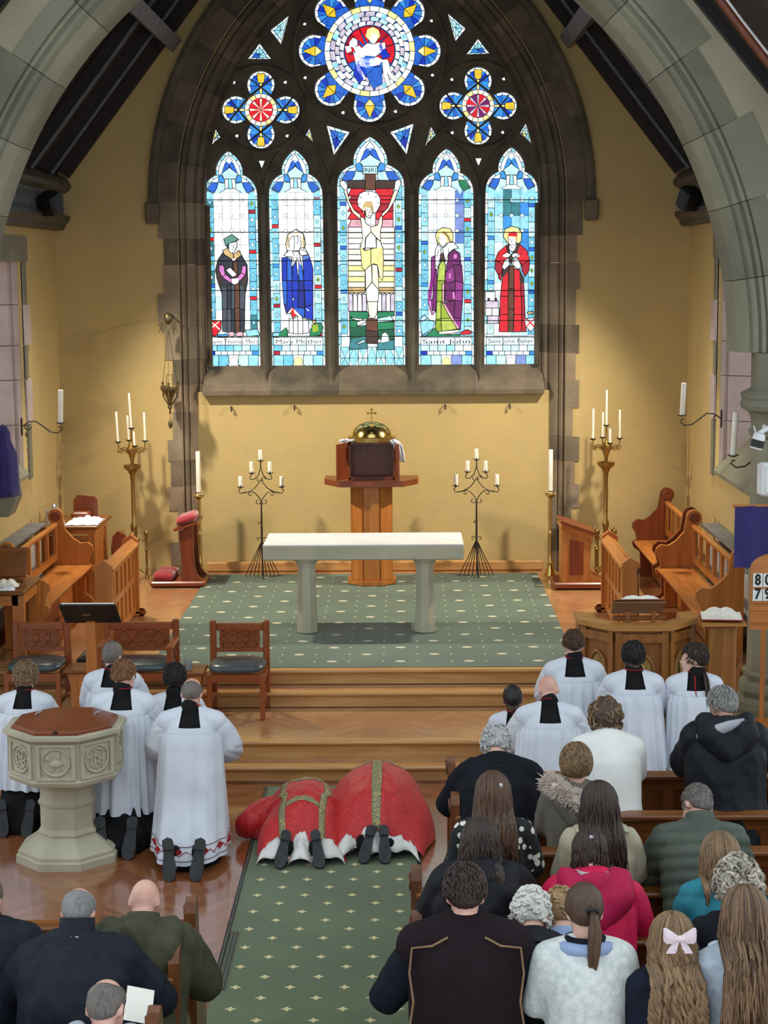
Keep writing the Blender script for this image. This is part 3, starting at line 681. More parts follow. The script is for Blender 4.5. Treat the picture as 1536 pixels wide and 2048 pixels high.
# ---- quatrefoils
QC = [(522, 220), (956, 212)]
for i, c0_ in enumerate(QC):
    q = Light(7+i); HOLES.append(foil(c0_, 33, 50, 28, 4)); q.pane(foil(c0_, 33, 50, 28, 4, m=80), 'k', -1, .1)
    for k in range(4):
        a = PI/2*k; c_ = pol(c0_, 50, a)
        ring = [pol(c_, 28, a-2.1+4.2*t/9) for t in range(10)]; rin = [pol(c_, 22, a-2.1+4.2*t/9) for t in range(10)]
        for t in range(9): q.pane([ring[t], ring[t+1], rin[t+1], rin[t]], 'wW'[t % 2], 1)
        for t in range(9): q.pane([rin[t], rin[t+1], c_], 'bkbBkkBbk'[t], 1, .6)
        tip = pol(c_, 22, a)
        n_ = (-math.sin(a), math.cos(a))
        q.pane([pol(c_, 24, a-.35), pol(c_, 24, a+.35), pol(c_, 8, a+.9), pol(c_, 3, a), pol(c_, 8, a-.9)], 'y', 2)
        q.pane([(c_[0]+n_[0]*2.5+math.cos(a)*3, c_[1]+n_[1]*2.5+math.sin(a)*3), (c_[0]-n_[0]*2.5+math.cos(a)*3, c_[1]-n_[1]*2.5+math.sin(a)*3), (c_[0]-n_[0]*2.5-math.cos(a)*24, c_[1]-n_[1]*2.5-math.sin(a)*24), (c_[0]+n_[0]*2.5-math.cos(a)*24, c_[1]+n_[1]*2.5-math.sin(a)*24)], 'Y', 2)
    for k in range(16):
        q.pane([pol(c0_, 24, 2*PI*k/16), pol(c0_, 33, 2*PI*k/16), pol(c0_, 33, 2*PI*(k+1)/16), pol(c0_, 24, 2*PI*(k+1)/16)], 'fWYf'[k % 4], 3)
    for k in range(8):
        q.pane([pol(c0_, 24, 2*PI*k/8), pol(c0_, 25, 2*PI*(k+.5)/8), pol(c0_, 24, 2*PI*(k+1)/8), c0_], 'r' if i == 0 else 'rM'[k % 2], 3)
        q.pane([c0_, pol(c0_, 21, 2*PI*k/8-.12), pol(c0_, 23, 2*PI*k/8), pol(c0_, 21, 2*PI*k/8+.12)], 'f' if i == 0 else 'e', 3.6, .6)
    q.done()
# ---- small spandrel lights
sp = Light(9)
for t, c_ in (('395,65 308,135 358,198', 'pcp'), ('262,190 208,262 315,262', 'cbc'), ('1083,55 1167,127 1120,185', 'pcp'), ('1220,170 1167,242 1272,238', 'ckb'), ('65,560 92,605 38,658', 'Ypf'), ('482,562 453,610 507,658', 'Ypf'),
              ('555,550 660,580 588,685', 'bkB'), ('938,542 833,580 907,680', 'bkB'), ('1013,555 1040,600 985,652', 'Ypf'), ('1430,540 1402,585 1458,640', 'pYc')):
    tri = PR(t); HOLES.append(tri)
    c0_ = (sum(p[0] for p in tri)/3, sum(p[1] for p in tri)/3); inn = [(c0_[0]+(p[0]-c0_[0])*.66, c0_[1]+(p[1]-c0_[1])*.66) for p in tri]
    for k in range(3):
        a, b = tri[k], tri[(k+1) % 3]; ia, ib = inn[k], inn[(k+1) % 3]
        for j in range(3):
            f = lambda p, q, s_: (p[0]+(q[0]-p[0])*s_, p[1]+(q[1]-p[1])*s_)
            sp.pane([f(a, b, j/3), f(a, b, (j+1)/3), f(ia, ib, (j+1)/3), f(ia, ib, j/3)], 'Wpw'[j])
        mid = ((ia[0]+ib[0])/2, (ia[1]+ib[1])/2)
        sp.pane([ia, mid, c0_], c_[k]); sp.pane([mid, ib, c0_], c_[(k+1) % 3])
for x, y in ((460, 107), (1015, 93), (150, 363), (375, 362), (462, 342), (1020, 331), (628, 495), (858, 490), (1105, 350), (1332, 348), (163, 597), (383, 597), (1107, 583), (1328, 582), (272, 718), (1222, 707)):
    big = y > 700; c_ = (400+x*.4557, y*.4557)
    h_ = [(c_[0]-7, c_[1]-6), (c_[0]+7, c_[1]-6), (c_[0]+1, c_[1]+9), (c_[0]-1, c_[1]+9)] if big else [pol(c_, 3.6+1.2*(t % 2), 2*PI*t/6) for t in range(6)]
    HOLES.append(h_); sp.pane(h_, 'W')
sp.done()
# horizontal saddle bars
for n, L in enumerate(LAN):
    for yy in (400, 465, 522, 581, 641, 673):
        a, b = gp(xl(L, yy), yy), gp(xr(L, yy), yy-.4)
        MB().tube([(a[0], YG-.035, a[1]), (b[0], YG-.035, b[1])], .006, 6).build('saddle_bar', M_LEAD, lights[n].root)
def text(t, px0, px1, py, parent, mat, size_px=12, y=YG-.046):
    cu = bpy.data.curves.new('inscription', 'FONT'); cu.body = t; cu.align_x = 'CENTER'; cu.align_y = 'CENTER'; cu.size = 1; cu.extrude = .001
    o = bpy.data.objects.new('t', cu); COL.objects.link(o)
    me = bpy.data.meshes.new_from_object(o.evaluated_get(bpy.context.evaluated_depsgraph_get()))
    bpy.data.objects.remove(o)
    xs = [v.co.x for v in me.vertices]; w = max(xs)-min(xs)
    a, b = gp(px0, py), gp(px1, py); h = size_px*.0063
    s_ = (b[0]-a[0])/w; cx_, cz_ = (a[0]+b[0])/2, (a[1]+b[1])/2
    for v in me.vertices: v.co = (cx_+v.co.x*s_, y-v.co.z, cz_+v.co.y*h)
    me.materials.clear(); me.name = 'inscription'
    return obj('inscription', me, mat, parent)
M_INK = pm('glass_paint', (26, 38, 58), (34, 46, 66), 10, .7, 0)
text('Saint Thomas More', 422, 518, 683, lights[0].root, M_INK)
text('Mary Mother', 552, 645, 683, lights[1].root, M_INK)
text('Saint John', 846, 940, 683, lights[3].root, M_INK)
text('Saint John Fisher', 976, 1066, 682, lights[4].root, M_INK)
text('INRI', 727, 752, 341, lights[2].root, M_INK, 13)
def ink(i, fn, *lines):
    for t in lines:
        q = [gp(*p) for p in fn(t)]
        MB().tube([(x, YG-.044, z) for x, z in q], .0042, 5).build('painted_line', M_INK, lights[i].root)
ink(0, P, '300,790 296,820 302,850 322,872 346,856 362,820', '318,808 330,806', '340,806 350,804', '334,812 340,826 332,828', '326,842 342,840')
ink(1, P, '745,850 738,800 752,728 812,688 870,722 886,790 872,850', '765,830 760,770 790,738 846,742 856,800 840,850', '800,740 806,790 800,845', '826,730 832,780 822,800', '720,888 765,845 790,850', '912,880 872,842 838,855', '800,870 815,910 830,870', '785,985 800,900', '862,968 842,880', '795,1380 795,1485', '830,1360 830,1488', '868,1380 868,1485')
ink(2, P, '1285,470 1300,415 1340,395 1395,395 1440,410 1462,450 1462,500 1430,560', '1285,470 1292,510 1330,545', '1345,520 1352,590 1380,602 1402,570 1396,522', '1355,540 1370,538', '1382,540 1394,538', '1376,545 1380,562 1372,564', '1366,580 1384,578', '1350,640 1390,668 1440,655', '1390,668 1390,705', '1345,755 1390,705 1430,750', '1150,320 1155,350 1180,380 1215,490 1250,560 1310,612', '1205,390 1225,470 1262,540 1310,575', '1600,395 1570,470 1525,545 1480,590', '1570,385 1520,520 1470,570', '1395,955 1398,1090', '1362,1240 1372,1330 1385,1370', '1405,1250 1402,1340', '1300,430 1320,450', '1290,490 1312,490', '1440,420 1420,445', '1460,480 1436,484', '1370,398 1370,425')
ink(3, P2, '525,740 520,765 512,772 526,780 535,800 560,825', '502,740 515,695 560,672 615,680 638,720', '530,760 542,758', '500,850 520,805', '510,900 530,840', '560,700 600,745 622,785')
ink(4, P2, '1058,742 1062,790 1090,830 1115,800 1124,760', '1070,762 1080,760', '1096,760 1108,758', '1086,766 1090,784 1082,786', '1080,804 1098,802', '1022,740 1035,685 1085,662 1140,675 1165,720 1160,780', '1015,885 1050,862 1085,880 1095,905 1155,880')
for lt in lights: lt.done()
# stone tracery plate, pierced by every light
trs = wb
ob = [(x, z) for x, z in arch_pts(GH+.14, ARC_OFF, SPR, 2.98, 30)]
plate('tracery', ob, [[gp(*p) for p in h] for h in HOLES], YW+.36, .2, M_TRAC, trs, bev=.012)
def ringm(c, r_px, rad, y=YW+.36, a0=0, a1=2*PI):
    n = 48; cl = abs(a1-a0-2*PI) < 1e-3
    pts = [gp(*pol(c, r_px, a0+(a1-a0)*i/(n if cl else n-1))) for i in range(n)]
    pts = [(x, y, z) for x, z in pts]
    MB().tube(pts, rad, 8, closed=cl).build('roll_moulding', M_TRAC, trs, smooth=True)
ringm(RC, 151, .035)
for c_ in QC: ringm(c_, 86, .03)
for k, (xt, xb) in enumerate(((527, 533), (660, 664), (823, 824), (959, 958))):
    pts = [gp(xt, 390), gp((xt+xb)/2, 560), gp(xb, 737)]
    big = k in (1, 2); w = .052 if big else .04
    rings = [[(x-w, YW+.38, z), (x-w*.4, YW+.3, z), (x, YW+(.25 if big else .27), z), (x+w*.4, YW+.3, z), (x+w, YW+.38, z)] for x, z in pts]
    x, z = pts[-1]
    rings.append([(x-w, YW+.38, z-.02), (x-w*.4, YW+.28, z-.05), (x, YW+.17, z-.14), (x+w*.4, YW+.28, z-.05), (x+w, YW+.38, z-.02)])
    MB().loft(rings).build('mullion', M_TRAC, trs, smooth=True)
    # the mullion splits into two ribs above
    for sd in (-1, 1):
        q = [(xt, 390), (xt+sd*8, 355), (xt+sd*26, 315), (xt+sd*50, 290)] if not big else [(xt, 390), (xt+sd*10, 340), (xt+sd*34, 290), (xt+sd*76, 250)]
        MB().tube([(gp(*p)[0], YW+.355, gp(*p)[1]) for p in q], .026, 8).build('rib', M_TRAC, trs, smooth=True)
for sd in (-1, 1):
    MB().tube([(sd*(GH-.02), YW+.33, 3.13), (sd*(GH-.02), YW+.33, 5.1)], .032, 8).build('roll_moulding', M_TRAC, trs, smooth=True)
# ------------------------------------------------------------------ chancel side walls, cornice, roof
def side_plate(name, outer, holes, side, x0, th, mat, parent):
    o = plate(name, outer, holes, x0, th, mat, parent)
    for v in o.data.vertices: v.co = (side*v.co.y, v.co.x, v.co.z)
    return o
WY0, WY1, WZ0, WZ1 = 16.9, 19.45, 2.05, 4.42
for side, nm in ((-1, 'left'), (1, 'right')):
    w = sgroup('wall_'+nm)
    side_plate('plaster', [(15.9, 0), (21.5, 0), (21.5, 5.6), (15.9, 5.6)], [[(WY0, WZ0), (WY1, WZ0), (WY1, WZ1), (WY0, WZ1)]], side, HW, .75, M_YEL if side > 0 else M_YEL, w)
    # splayed reveal of coursed stone at the far jamb, and the near one
    zc = [2.0, 2.62, 3.12, 3.5, 3.95, 4.42]
    for k in range(5):
        for ya, yb in ((WY1, WY1-.42), (WY0, WY0+.42)):
            sg = 1 if ya > 18 else -1
            MB().prism([(side*(HW-.01), ya+sg*.02), (side*(HW+.05), ya-sg*.0), (side*(HW+.08), ya-sg*.05), (side*(HW+.12), ya-sg*.04), (side*(HW+.14), ya-sg*.10), (side*(HW+.7), yb), (side*(HW+.7), ya+sg*.1), (side*(HW-.01), ya+sg*.1)], zc[k]+.004, zc[k+1]-.004, 'z').build('reveal_stone', M_LILAC, w)
            wq = (.16, .26, .12, .3, .15)[k]
            MB().box((side*(HW-.004), ya+sg*wq/2, (zc[k]+zc[k+1])/2), (.03, wq, zc[k+1]-zc[k]-.008)).build('quoin', (M_GREY2, M_LILAC)[k % 2], w)
    MB().box((side*(HW-.004), (WY0+WY1)/2, WZ1+.14), (.03, WY1-WY0+.5, .28)).build('lintel', M_GREY2, w)
    MB().prism([(side*(HW-.015), 2.03), (side*(HW-.015), 2.07), (side*(HW+.62), 2.72), (side*(HW+.7), 2.72), (side*(HW+.7), 2.03)], WY0+.02, WY1-.02, 'y').build('sloping_sill', M_GREY2, w)
    g = sgroup('window_%d' % (10 if side < 0 else 11))
    for k in range(4):
        for j in range(5):
            y0 = WY0+.44+(WY1-WY0-.88)*k/4; z0 = 2.72+(4.4-2.72)*j/5
            MB().box((side*(HW+.69), y0+.21, z0+.168), (.01, .41, .326)).build('pane', glow('pale_quarry_glass', (236, 236, 250), 1.7), g)
    MB().box((side*(HW+.71), (WY0+WY1)/2, 3.56), (.01, WY1-WY0-.86, 1.72)).build('lead', M_LEAD, g)
    # timber cornice with a pierced frieze
    c = sgroup('trim_%d' % (2 if side < 0 else 3))
    xw = HW
    pr = [(xw, 4.80), (xw-.10, 4.80), (xw-.13, 4.83), (xw-.13, 4.86), (xw-.17, 4.90), (xw-.19, 4.93), (xw-.19, 4.97), (xw, 4.97)]
    MB().prism([(side*a, z) for a, z in pr], 16.1, 21.39, 'y').build('bed_mould', M_CORN, c)
    pr = [(xw, 5.24), (xw-.14, 5.24), (xw-.2, 5.28), (xw-.22, 5.33), (xw-.16, 5.42), (xw, 5.5)]
    MB().prism([(side*a, z) for a, z in pr], 16.1, 21.39, 'y').build('top_beam', M_CORN, c)
    MB().box((side*(xw-.03), 18.75, 5.1), (.05, 5.28, .28)).build('frieze_back', M_BLACKP, c)
    bl = None
    for k in range(44):
        y = 16.25+k*.118
        if bl is None:
            b = MB()
            zz = [(.0, .034), (.02, .03), (.045, .012), (.075, .026), (.135, .034), (.195, .026), (.225, .012), (.25, .03), (.27, .034)]
            b.loft([[(-.012, -q, z), (.012, -q, z), (.012, q, z), (-.012, q, z)] for z, q in zz])
            bl = b.build('frieze_baluster', M_GREYWOOD, c); o = bl
        else: o = bl.copy(); COL.objects.link(o)
        o.location = (side*(xw-.11), y, 4.97)
# roof boarding, rafters, purlins
roof = sgroup('ceiling')
sl = Vector((3.72, 0, 5.36)); rd = Vector((0, 0, 10.15)); ln = (rd-sl).length; ang = math.atan2(rd.z-sl.z, sl.x)
for side in (-1, 1):
    def rb(name, y, w, th, off, mat, a=0, l=ln+.3, wd=None):
        M_ = Matrix.Translation((side*3.72, y, 5.36)) @ Matrix.Rotation(side*(PI/2-ang) if False else 0, 4, 'Y')
        d = Vector((-side*math.cos(ang), 0, math.sin(ang))); n = Vector((side*math.sin(ang), 0, math.cos(ang)))
        b = MB(); vs = []
        for t in (a, l):
            for s_ in (0, th):
                for q in (-w/2, w/2): vs.append(Vector((side*3.72, y+q, 5.36))+d*t+n*(off+s_))
        b.add(vs, [(0, 1, 3, 2), (4, 6, 7, 5), (0, 4, 5, 1), (2, 3, 7, 6), (0, 2, 6, 4), (1, 5, 7, 3)])
        return b.build(name, mat, roof)
    for k in range(46): rb('board', 16.05+k*.118, .108, .03, .12+(k % 2)*.006, M_ROOF)
    for y in (17.05, 18.15, 19.25, 20.35, 21.33): rb('rafter', y, .085, .15, -.03, M_ROOF, a=.1)
    for y in (17.09, 18.19, 19.29, 20.39): rb('rafter_lit_edge', y-.09, .025, .03, -.045, M_GREYWOOD, a=.1)  # pale grey strips give each rafter a painted lit edge
    for t0 in (2.05, 4.3):
        rb('purlin', 18.75, 5.3, .22, -.14, M_GREYWOOD, a=t0, l=t0+.17)
# floodlight bodies on the cornice ends
for side, nm in ((-1, 'left'), (1, 'right')):
    t = thing('floodlight', 'black floodlight clamped on the dark cornice above the %s'  % ('credence table' if side < 0 else 'corner choir bench'), 'floodlight', (side*3.56, 19.78, 5.06))
    MB().box((0, 0, 0), (.22, .2, .26), bev=.03, M=Matrix.Rotation(side*R(25), 4, 'Z') @ Matrix.Rotation(R(28), 4, 'X')).build('housing', M_BLACKP, t)
    MB().tube([(side*.16, .02, -.12), (side*.13, .02, .02), (side*.1, .02, .1)], .018, 6).build('bracket', M_IRON, t)
# ------------------------------------------------------------------ chancel arch wall
aw = sgroup('wall_arch')
A_H, A_OFF, A_S, A_X = 3.37, .77, 3.55, -.04
hole = arch_pts(A_H+.3, A_OFF, A_S, .02, 30, A_X)
plate('plaster', [(-7, 0), (7, 0), (7, 9), (-7, 9)], [hole], YA+.012, .6, M_CREAM, aw)
base_prof = [(0, .6), (0, .17), (.02, .14), (.105, .055), (.115, .075), (.13, .075), (.14, .045), (.16, .03), (.18, .035), (.19, .06), (.205, .06), (.212, .02), (.235, .012), (.25, .02), (.257, .035), (.264, .0)]
am2 = math.acos(A_OFF/(A_H+A_OFF)); nv = 9
for side in (-1, 1):
    for k in range(nv):
        w = .56 if k % 2 == (0 if side > 0 else 1) else .42
        pr = base_prof+[(w, .0), (w, .06)]
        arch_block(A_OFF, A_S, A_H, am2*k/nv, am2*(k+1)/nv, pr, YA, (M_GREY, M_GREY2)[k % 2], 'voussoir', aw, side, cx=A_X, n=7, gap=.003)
    # respond pier: shaft, moulded capital and base
    cx_ = side*3.80
    for k, (za, zb, w) in enumerate(((.0, .62, .55), (.62, 1.2, .42), (1.2, 1.85, .56), (1.85, 2.5, .42), (2.5, 3.02, .56), (3.02, 3.55, .44))):
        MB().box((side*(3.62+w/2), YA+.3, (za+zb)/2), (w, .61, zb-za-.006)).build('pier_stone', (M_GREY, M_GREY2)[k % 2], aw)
    for za, zb in ((.7, 1.3), (1.3, 2.0), (2.0, 2.8)):
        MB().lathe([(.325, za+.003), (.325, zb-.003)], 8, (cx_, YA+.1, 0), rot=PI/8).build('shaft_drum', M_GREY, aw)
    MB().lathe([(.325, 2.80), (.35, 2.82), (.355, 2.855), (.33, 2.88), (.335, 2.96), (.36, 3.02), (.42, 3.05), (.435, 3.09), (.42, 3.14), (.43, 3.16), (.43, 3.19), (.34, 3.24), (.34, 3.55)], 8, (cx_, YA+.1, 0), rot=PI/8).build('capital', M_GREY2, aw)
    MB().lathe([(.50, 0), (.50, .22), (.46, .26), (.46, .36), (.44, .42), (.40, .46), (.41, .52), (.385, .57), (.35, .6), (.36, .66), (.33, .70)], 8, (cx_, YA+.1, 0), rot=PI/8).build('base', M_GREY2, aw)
# nave roof where it meets the arch wall
nr = sgroup('ceiling_nave')
for side, dx in ((1, 0), (-1, .16)):
    d = Vector((side*.64, 0, -.768)); n = Vector((side*.768, 0, .64))
    o0 = Vector((side*(2.91+dx), 0, 6.576))
    def slab(name, t0, t1, y0, y1, off, th, mat):
        vs = [o0+d*t+n*(off+s_)+Vector((0, y, 0)) for t in (t0, t1) for s_ in (0, th) for y in (y0, y1)]
        MB().add(vs, [(0, 1, 3, 2), (4, 6, 7, 5), (0, 4, 5, 1), (2, 3, 7, 6), (0, 2, 6, 4), (1, 5, 7, 3)]).build(name, mat, nr)
    for k in range(12): slab('board', -.8+k*.25, -.8+k*.25+.251, 12.2, YA, .04, .03, M_ROOF)
    slab('wall_plate', -.8, 2.2, YA-.1, YA-.005, -.03, .08, M_BLACKP)
    arc = []
    for t in range(9):
        f = t/8; arc.append(o0+d*(-.55+2.4*f)+n*(-.07-.05*math.sin(f*PI))+Vector((0, YA-1.15, 0)))
    MB().tube(arc, .035, 8).build('brace', M_MAH, nr)
    MB().tube([q+n*.03+Vector((0, -.04, 0)) for q in arc], .011, 6).build('brace_glint', M_WHITEP, nr)  # white tube stands in for the bright glint along the brace
# ------------------------------------------------------------------ sanctuary furniture
def floor_at(px, py, z=ZS): return onZ(px, py, z)
T = Matrix.Translation
def RX(a): return Matrix.Rotation(R(a), 4, 'X')
def RY(a): return Matrix.Rotation(R(a), 4, 'Y')
def RZ(a): return Matrix.Rotation(R(a), 4, 'Z')
ALT_G = pm('altar_limestone', (176, 172, 148), (196, 190, 166), 3, .8, .2, bscale=40)
MARBLE = pm('white_marble', (214, 212, 212), (230, 229, 230), 2, .35, .05, stretch=(1, 3, 1))
a0 = onZ(525, 1093.5, ZS+.92); a1 = onZ(928, 1091, ZS+.92)
al = thing('altar', 'long stone altar with white marble top on two octagonal legs', 'altar', ((a0.x+a1.x)/2, 17.72, ZS+.012))
W2 = (a1.x-a0.x)/2; fy = (a0.y+a1.y)/2-17.72
MB().box((0, fy+.41, .835), (2*W2, .82, .15), bev=.012).build('slab', ALT_G, al)
MB().box((0, fy+.41, .914), (2*W2-.004, .815, .02), bev=.006).build('marble_top', MARBLE, al)
for sx in (-1, 1):
    MB().lathe([(.115, 0), (.112, .1), (.098, .45), (.098, .68), (.108, .72), (.14, .76)], 8, (sx*.61+.02, .1, 0), rot=PI/8).build('leg', ALT_G, al)
# tabernacle on its pedestal
tp = floor_at(744, 1160)
PY_ = 20.72
tr = thing('tabernacle_pedestal', 'wooden octagonal pedestal with broad shelf behind the stone altar', 'pedestal', (onY(744, 1100, PY_).x, PY_, ZS+.012))
def octo(r_, sq=1): return [(r_*math.cos(PI/8+PI/4*i), r_*sq*math.sin(PI/8+PI/4*i)) for i in range(8)]
MB().prism(octo(.31), 0, .05).build('plinth', M_OAKV, tr)
for i in range(8):
    a = PI/4*i; rr = .255*math.cos(PI/8)
    MB().box((0, 0, 0), (.19, .025, 1.13), M=T((rr*math.cos(a-PI/2), rr*math.sin(a-PI/2), .62)) @ Matrix.Rotation(a, 4, 'Z')).build('stave', M_OAKV, tr)
MB().prism(octo(.235), .05, 1.19).build('core', M_OAKV, tr)
MB().prism([(-.56, .0), (-.38, -.3), (.38, -.3), (.56, .0), (.56, .3), (-.56, .3)], 1.18, 1.25).build('shelf', M_MAHX, tr)
tb = thing('tabernacle', 'open wooden tabernacle box with gold dome and small cross', 'tabernacle', (onY(744, 950, PY_).x, PY_+.04, ZS+1.262))
b = MB(); b.box((0, .14, .22), (.56, .03, .44)); b.box((-.265, 0, .22), (.03, .3, .44)); b.box((.265, 0, .22), (.03, .3, .44)); b.box((0, 0, .43), (.56, .3, .03)); b.box((0, 0, .012), (.56, .3, .024))
b.build('cabinet', M_MAH, tb)
for sx, an in ((-1, 118), (1, 98)):
    d = MB().box((sx*-.0-.0, 0, 0), (.26, .025, .43)).build('door', M_MAH, tb)
    h = R(an)*sx
    d.location = (sx*.28-sx*-.0+math.cos(PI-R(an))*sx*.13, -.15-.13*math.sin(R(an)), .225); d.rotation_euler = (0, 0, h if sx < 0 else h)
    d.rotation_euler = (0, 0, (-R(180-an) if sx < 0 else R(180-an))*-1)
    MB().ball((-.1*sx, -.02, 0), .012).build('knob', M_BRASS, d)
MB().lathe([(.27, .445), (.28, .47), (.27, .50), (.25, .505), (.235, .55), (.20, .60), (.14, .645), (.06, .67), (.02, .675)], 28).build('dome', M_GOLD, tb, smooth=True)
MB().lathe([(.272, .452), (.282, .452), (.282, .5), (.272, .5)], 24).build('filigree_band', M_BRASS, tb)
cr = MB(); cr.box((0, 0, .74), (.012, .012, .15)); cr.box((0, 0, .775), (.09, .012, .012))
for q in ((-.045, .775), (.045, .775), (0, .82)): cr.ball((q[0], 0, q[1]), .016, 8, 5)
cr.build('cross', M_BRASS, tb)
def drape(name, label, pts, w, mat, cat, parent=None, amp=.012):
    b = MB(); rows = []
    for i, p in enumerate(pts):
        row = []
        for k in range(9):
            f = k/8-.5
            row.append((p[0]+f*w*p[3], p[1]+amp*math.sin(k*2.1+i*.7), p[2]+amp*math.cos(k*1.7+i)*.6))
        rows.append(row)
    rows2 = [[(x, y+.006, z-.006) for x, y, z in r_[::-1]] for r_ in rows]
    b.loft([r_+q for r_, q in zip(rows, rows2)])
    o = b.build(name, mat, parent, smooth='all')
    if label: tag(o, label, cat)
    return o
tx, ty, tz = tb.location
drape('linen_cloth', 'white linen cloth hanging from the tabernacle top beside the gold dome', [(tx+.16, ty-.12, tz+.47, 1), (tx+.24, ty-.16, tz+.475, 1), (tx+.31, ty-.19, tz+.42, .8), (tx+.34, ty-.19, tz+.3, .7), (tx+.36, ty-.18, tz+.22, .5)], .14, M_LINEN, 'cloth')
drape('linen_cloth', 'white linen cloth bunched over the opened tabernacle door', [(tx-.34, ty-.17, tz+.45, .6), (tx-.27, ty-.18, tz+.48, 1), (tx-.2, ty-.17, tz+.47, 1), (tx-.14, ty-.15, tz+.45, .6)], .16, M_LINEN, 'cloth', amp=.02)
# ---- candles
def candle(label, loc, r_, h, group=None, tilt=(0, 0)):
    t = thing('candle', label, 'candle', loc, 0, group); t.rotation_euler = (R(tilt[0]), R(tilt[1]), 0)
    MB().lathe([(r_, 0), (r_*1.02, h*.5), (r_, h-.01), (r_*.9, h-.002), (r_*.3, h-.006)], 14).build('wax', M_WAX, t, smooth=True)
    MB().tube([(0, 0, h-.01), (.001, 0, h+.006), (.004, 0, h+.014)], .0018, 5).build('wick', M_IRON, t)
    return t
def spiral(c, r0_, r1, a0, a1, n=12):
    return [(c[0]+(r0_+(r1-r0_)*i/n)*math.cos(a0+(a1-a0)*i/n), c[1], c[2]+(r0_+(r1-r0_)*i/n)*math.sin(a0+(a1-a0)*i/n)) for i in range(n+1)]
def pan(b, c, r_): b.lathe([(r_*.25, -.012), (r_*.5, -.008), (r_, .004), (r_*1.02, .008), (r_*.3, .002)], 12, c)
def iron_stand(px, label):
    x, y = onY(px, 1150, 21.1).x, 21.1
    t = thing('iron_candle_stand', label, 'candle stand', (x, y, ZS+.012), 0, None)
    MB().tube([(0, 0, .4), (0, 0, .94)], [.014, .009], 8).build('pole', M_IRON, t)
    for sd in (-1, 1):
        arm = [(0, 0, .92), (sd*.02, 0, .97), (sd*.07, 0, 1.03), (sd*.12, 0, 1.055), (sd*.2, 0, 1.035), (sd*.255, 0, 1.03), (sd*.275, 0, 1.06), (sd*.25, 0, 1.1)]
        MB().tube(arm, .0065, 6).build('arm', M_IRON, t)
        MB().tube([(0, 0, 1.2), (sd*.03, 0, 1.15), (sd*.08, 0, 1.09), (sd*.15, 0, 1.05), (sd*.24, 0, 1.03)], .0065, 6).build('arm', M_IRON, t)
        MB().tube([(0, 0, 1.42), (sd*.003, 0, 1.33), (sd*.03, 0, 1.25), (sd*.08, 0, 1.2), (sd*.125, 0, 1.2), (sd*.135, 0, 1.225), (sd*.11, 0, 1.27)], .0065, 6).build('arm', M_IRON, t)
        MB().tube([(p[0]*1, p[1], p[2]) for p in spiral((sd*.04, 0, .93), .04, .012, PI if sd > 0 else 0, (PI+sd*5) if sd > 0 else -5)], .005, 5).build('scroll', M_IRON, t)
        MB().tube(spiral((sd*.03, 0, 1.2), .03, .01, 0, sd*5), .005, 5).build('scroll', M_IRON, t)
        MB().tube(spiral((sd*.13, 0, 1.02), .028, .01, PI/2, PI/2-sd*5), .005, 5).build('scroll', M_IRON, t)
        MB().tube(spiral((sd*.035, 0, .47), .026, .01, -PI/2, -PI/2+sd*5), .005, 5).build('scroll', M_IRON, t)
    MB().tube([(-.012, -.01, .68), (-.035, -.01, .665), (-.03, -.01, .65)], .006, 5).build('lug', M_IRON, t)
    for k in range(9):
        f = (k-4)/4
        MB().tube([(0, -.005, .45), (f*.1, -.02, .24), (f*.2, -.03*(1-abs(f)), .03), (f*.205, -.03, .012), (f*.19, -.03, .02)], .0055, 5).build('foot_wire', M_IRON, t)
    MB().tube([(0, 0, .45), (.005, -.05, .2), (.02, -.1, .02), (.022, -.12, .0)], .012, 6).build('front_foot', M_IRON, t)
    for cx_, cz in ((0, 1.42), (-.11, 1.27), (.11, 1.27), (-.25, 1.1), (.25, 1.1)):
        b = MB(); pan(b, (cx_, 0, cz+.005), .042); b.ball((cx_, -.02, cz+.022), .011, 8, 5); b.build('pan', M_IRON, t)
        candle('%s white pillar candle of the iron stand beside the %s kneeler' % ('topmost' if cz > 1.4 else 'middle-tier' if cz > 1.2 else 'lowest-tier', 'red-cushioned' if px < 700 else 'bare wooden'), (x+cx_, y, ZS+.012+cz+.012), .024, random.uniform(.128, .142), 'pillar candles on the iron stands', (0, random.uniform(-2, 2)))
iron_stand(525, 'black wrought-iron five-candle stand next to the red-cushioned kneeler')
iron_stand(953, 'black wrought-iron five-candle stand next to the bare wooden kneeler')
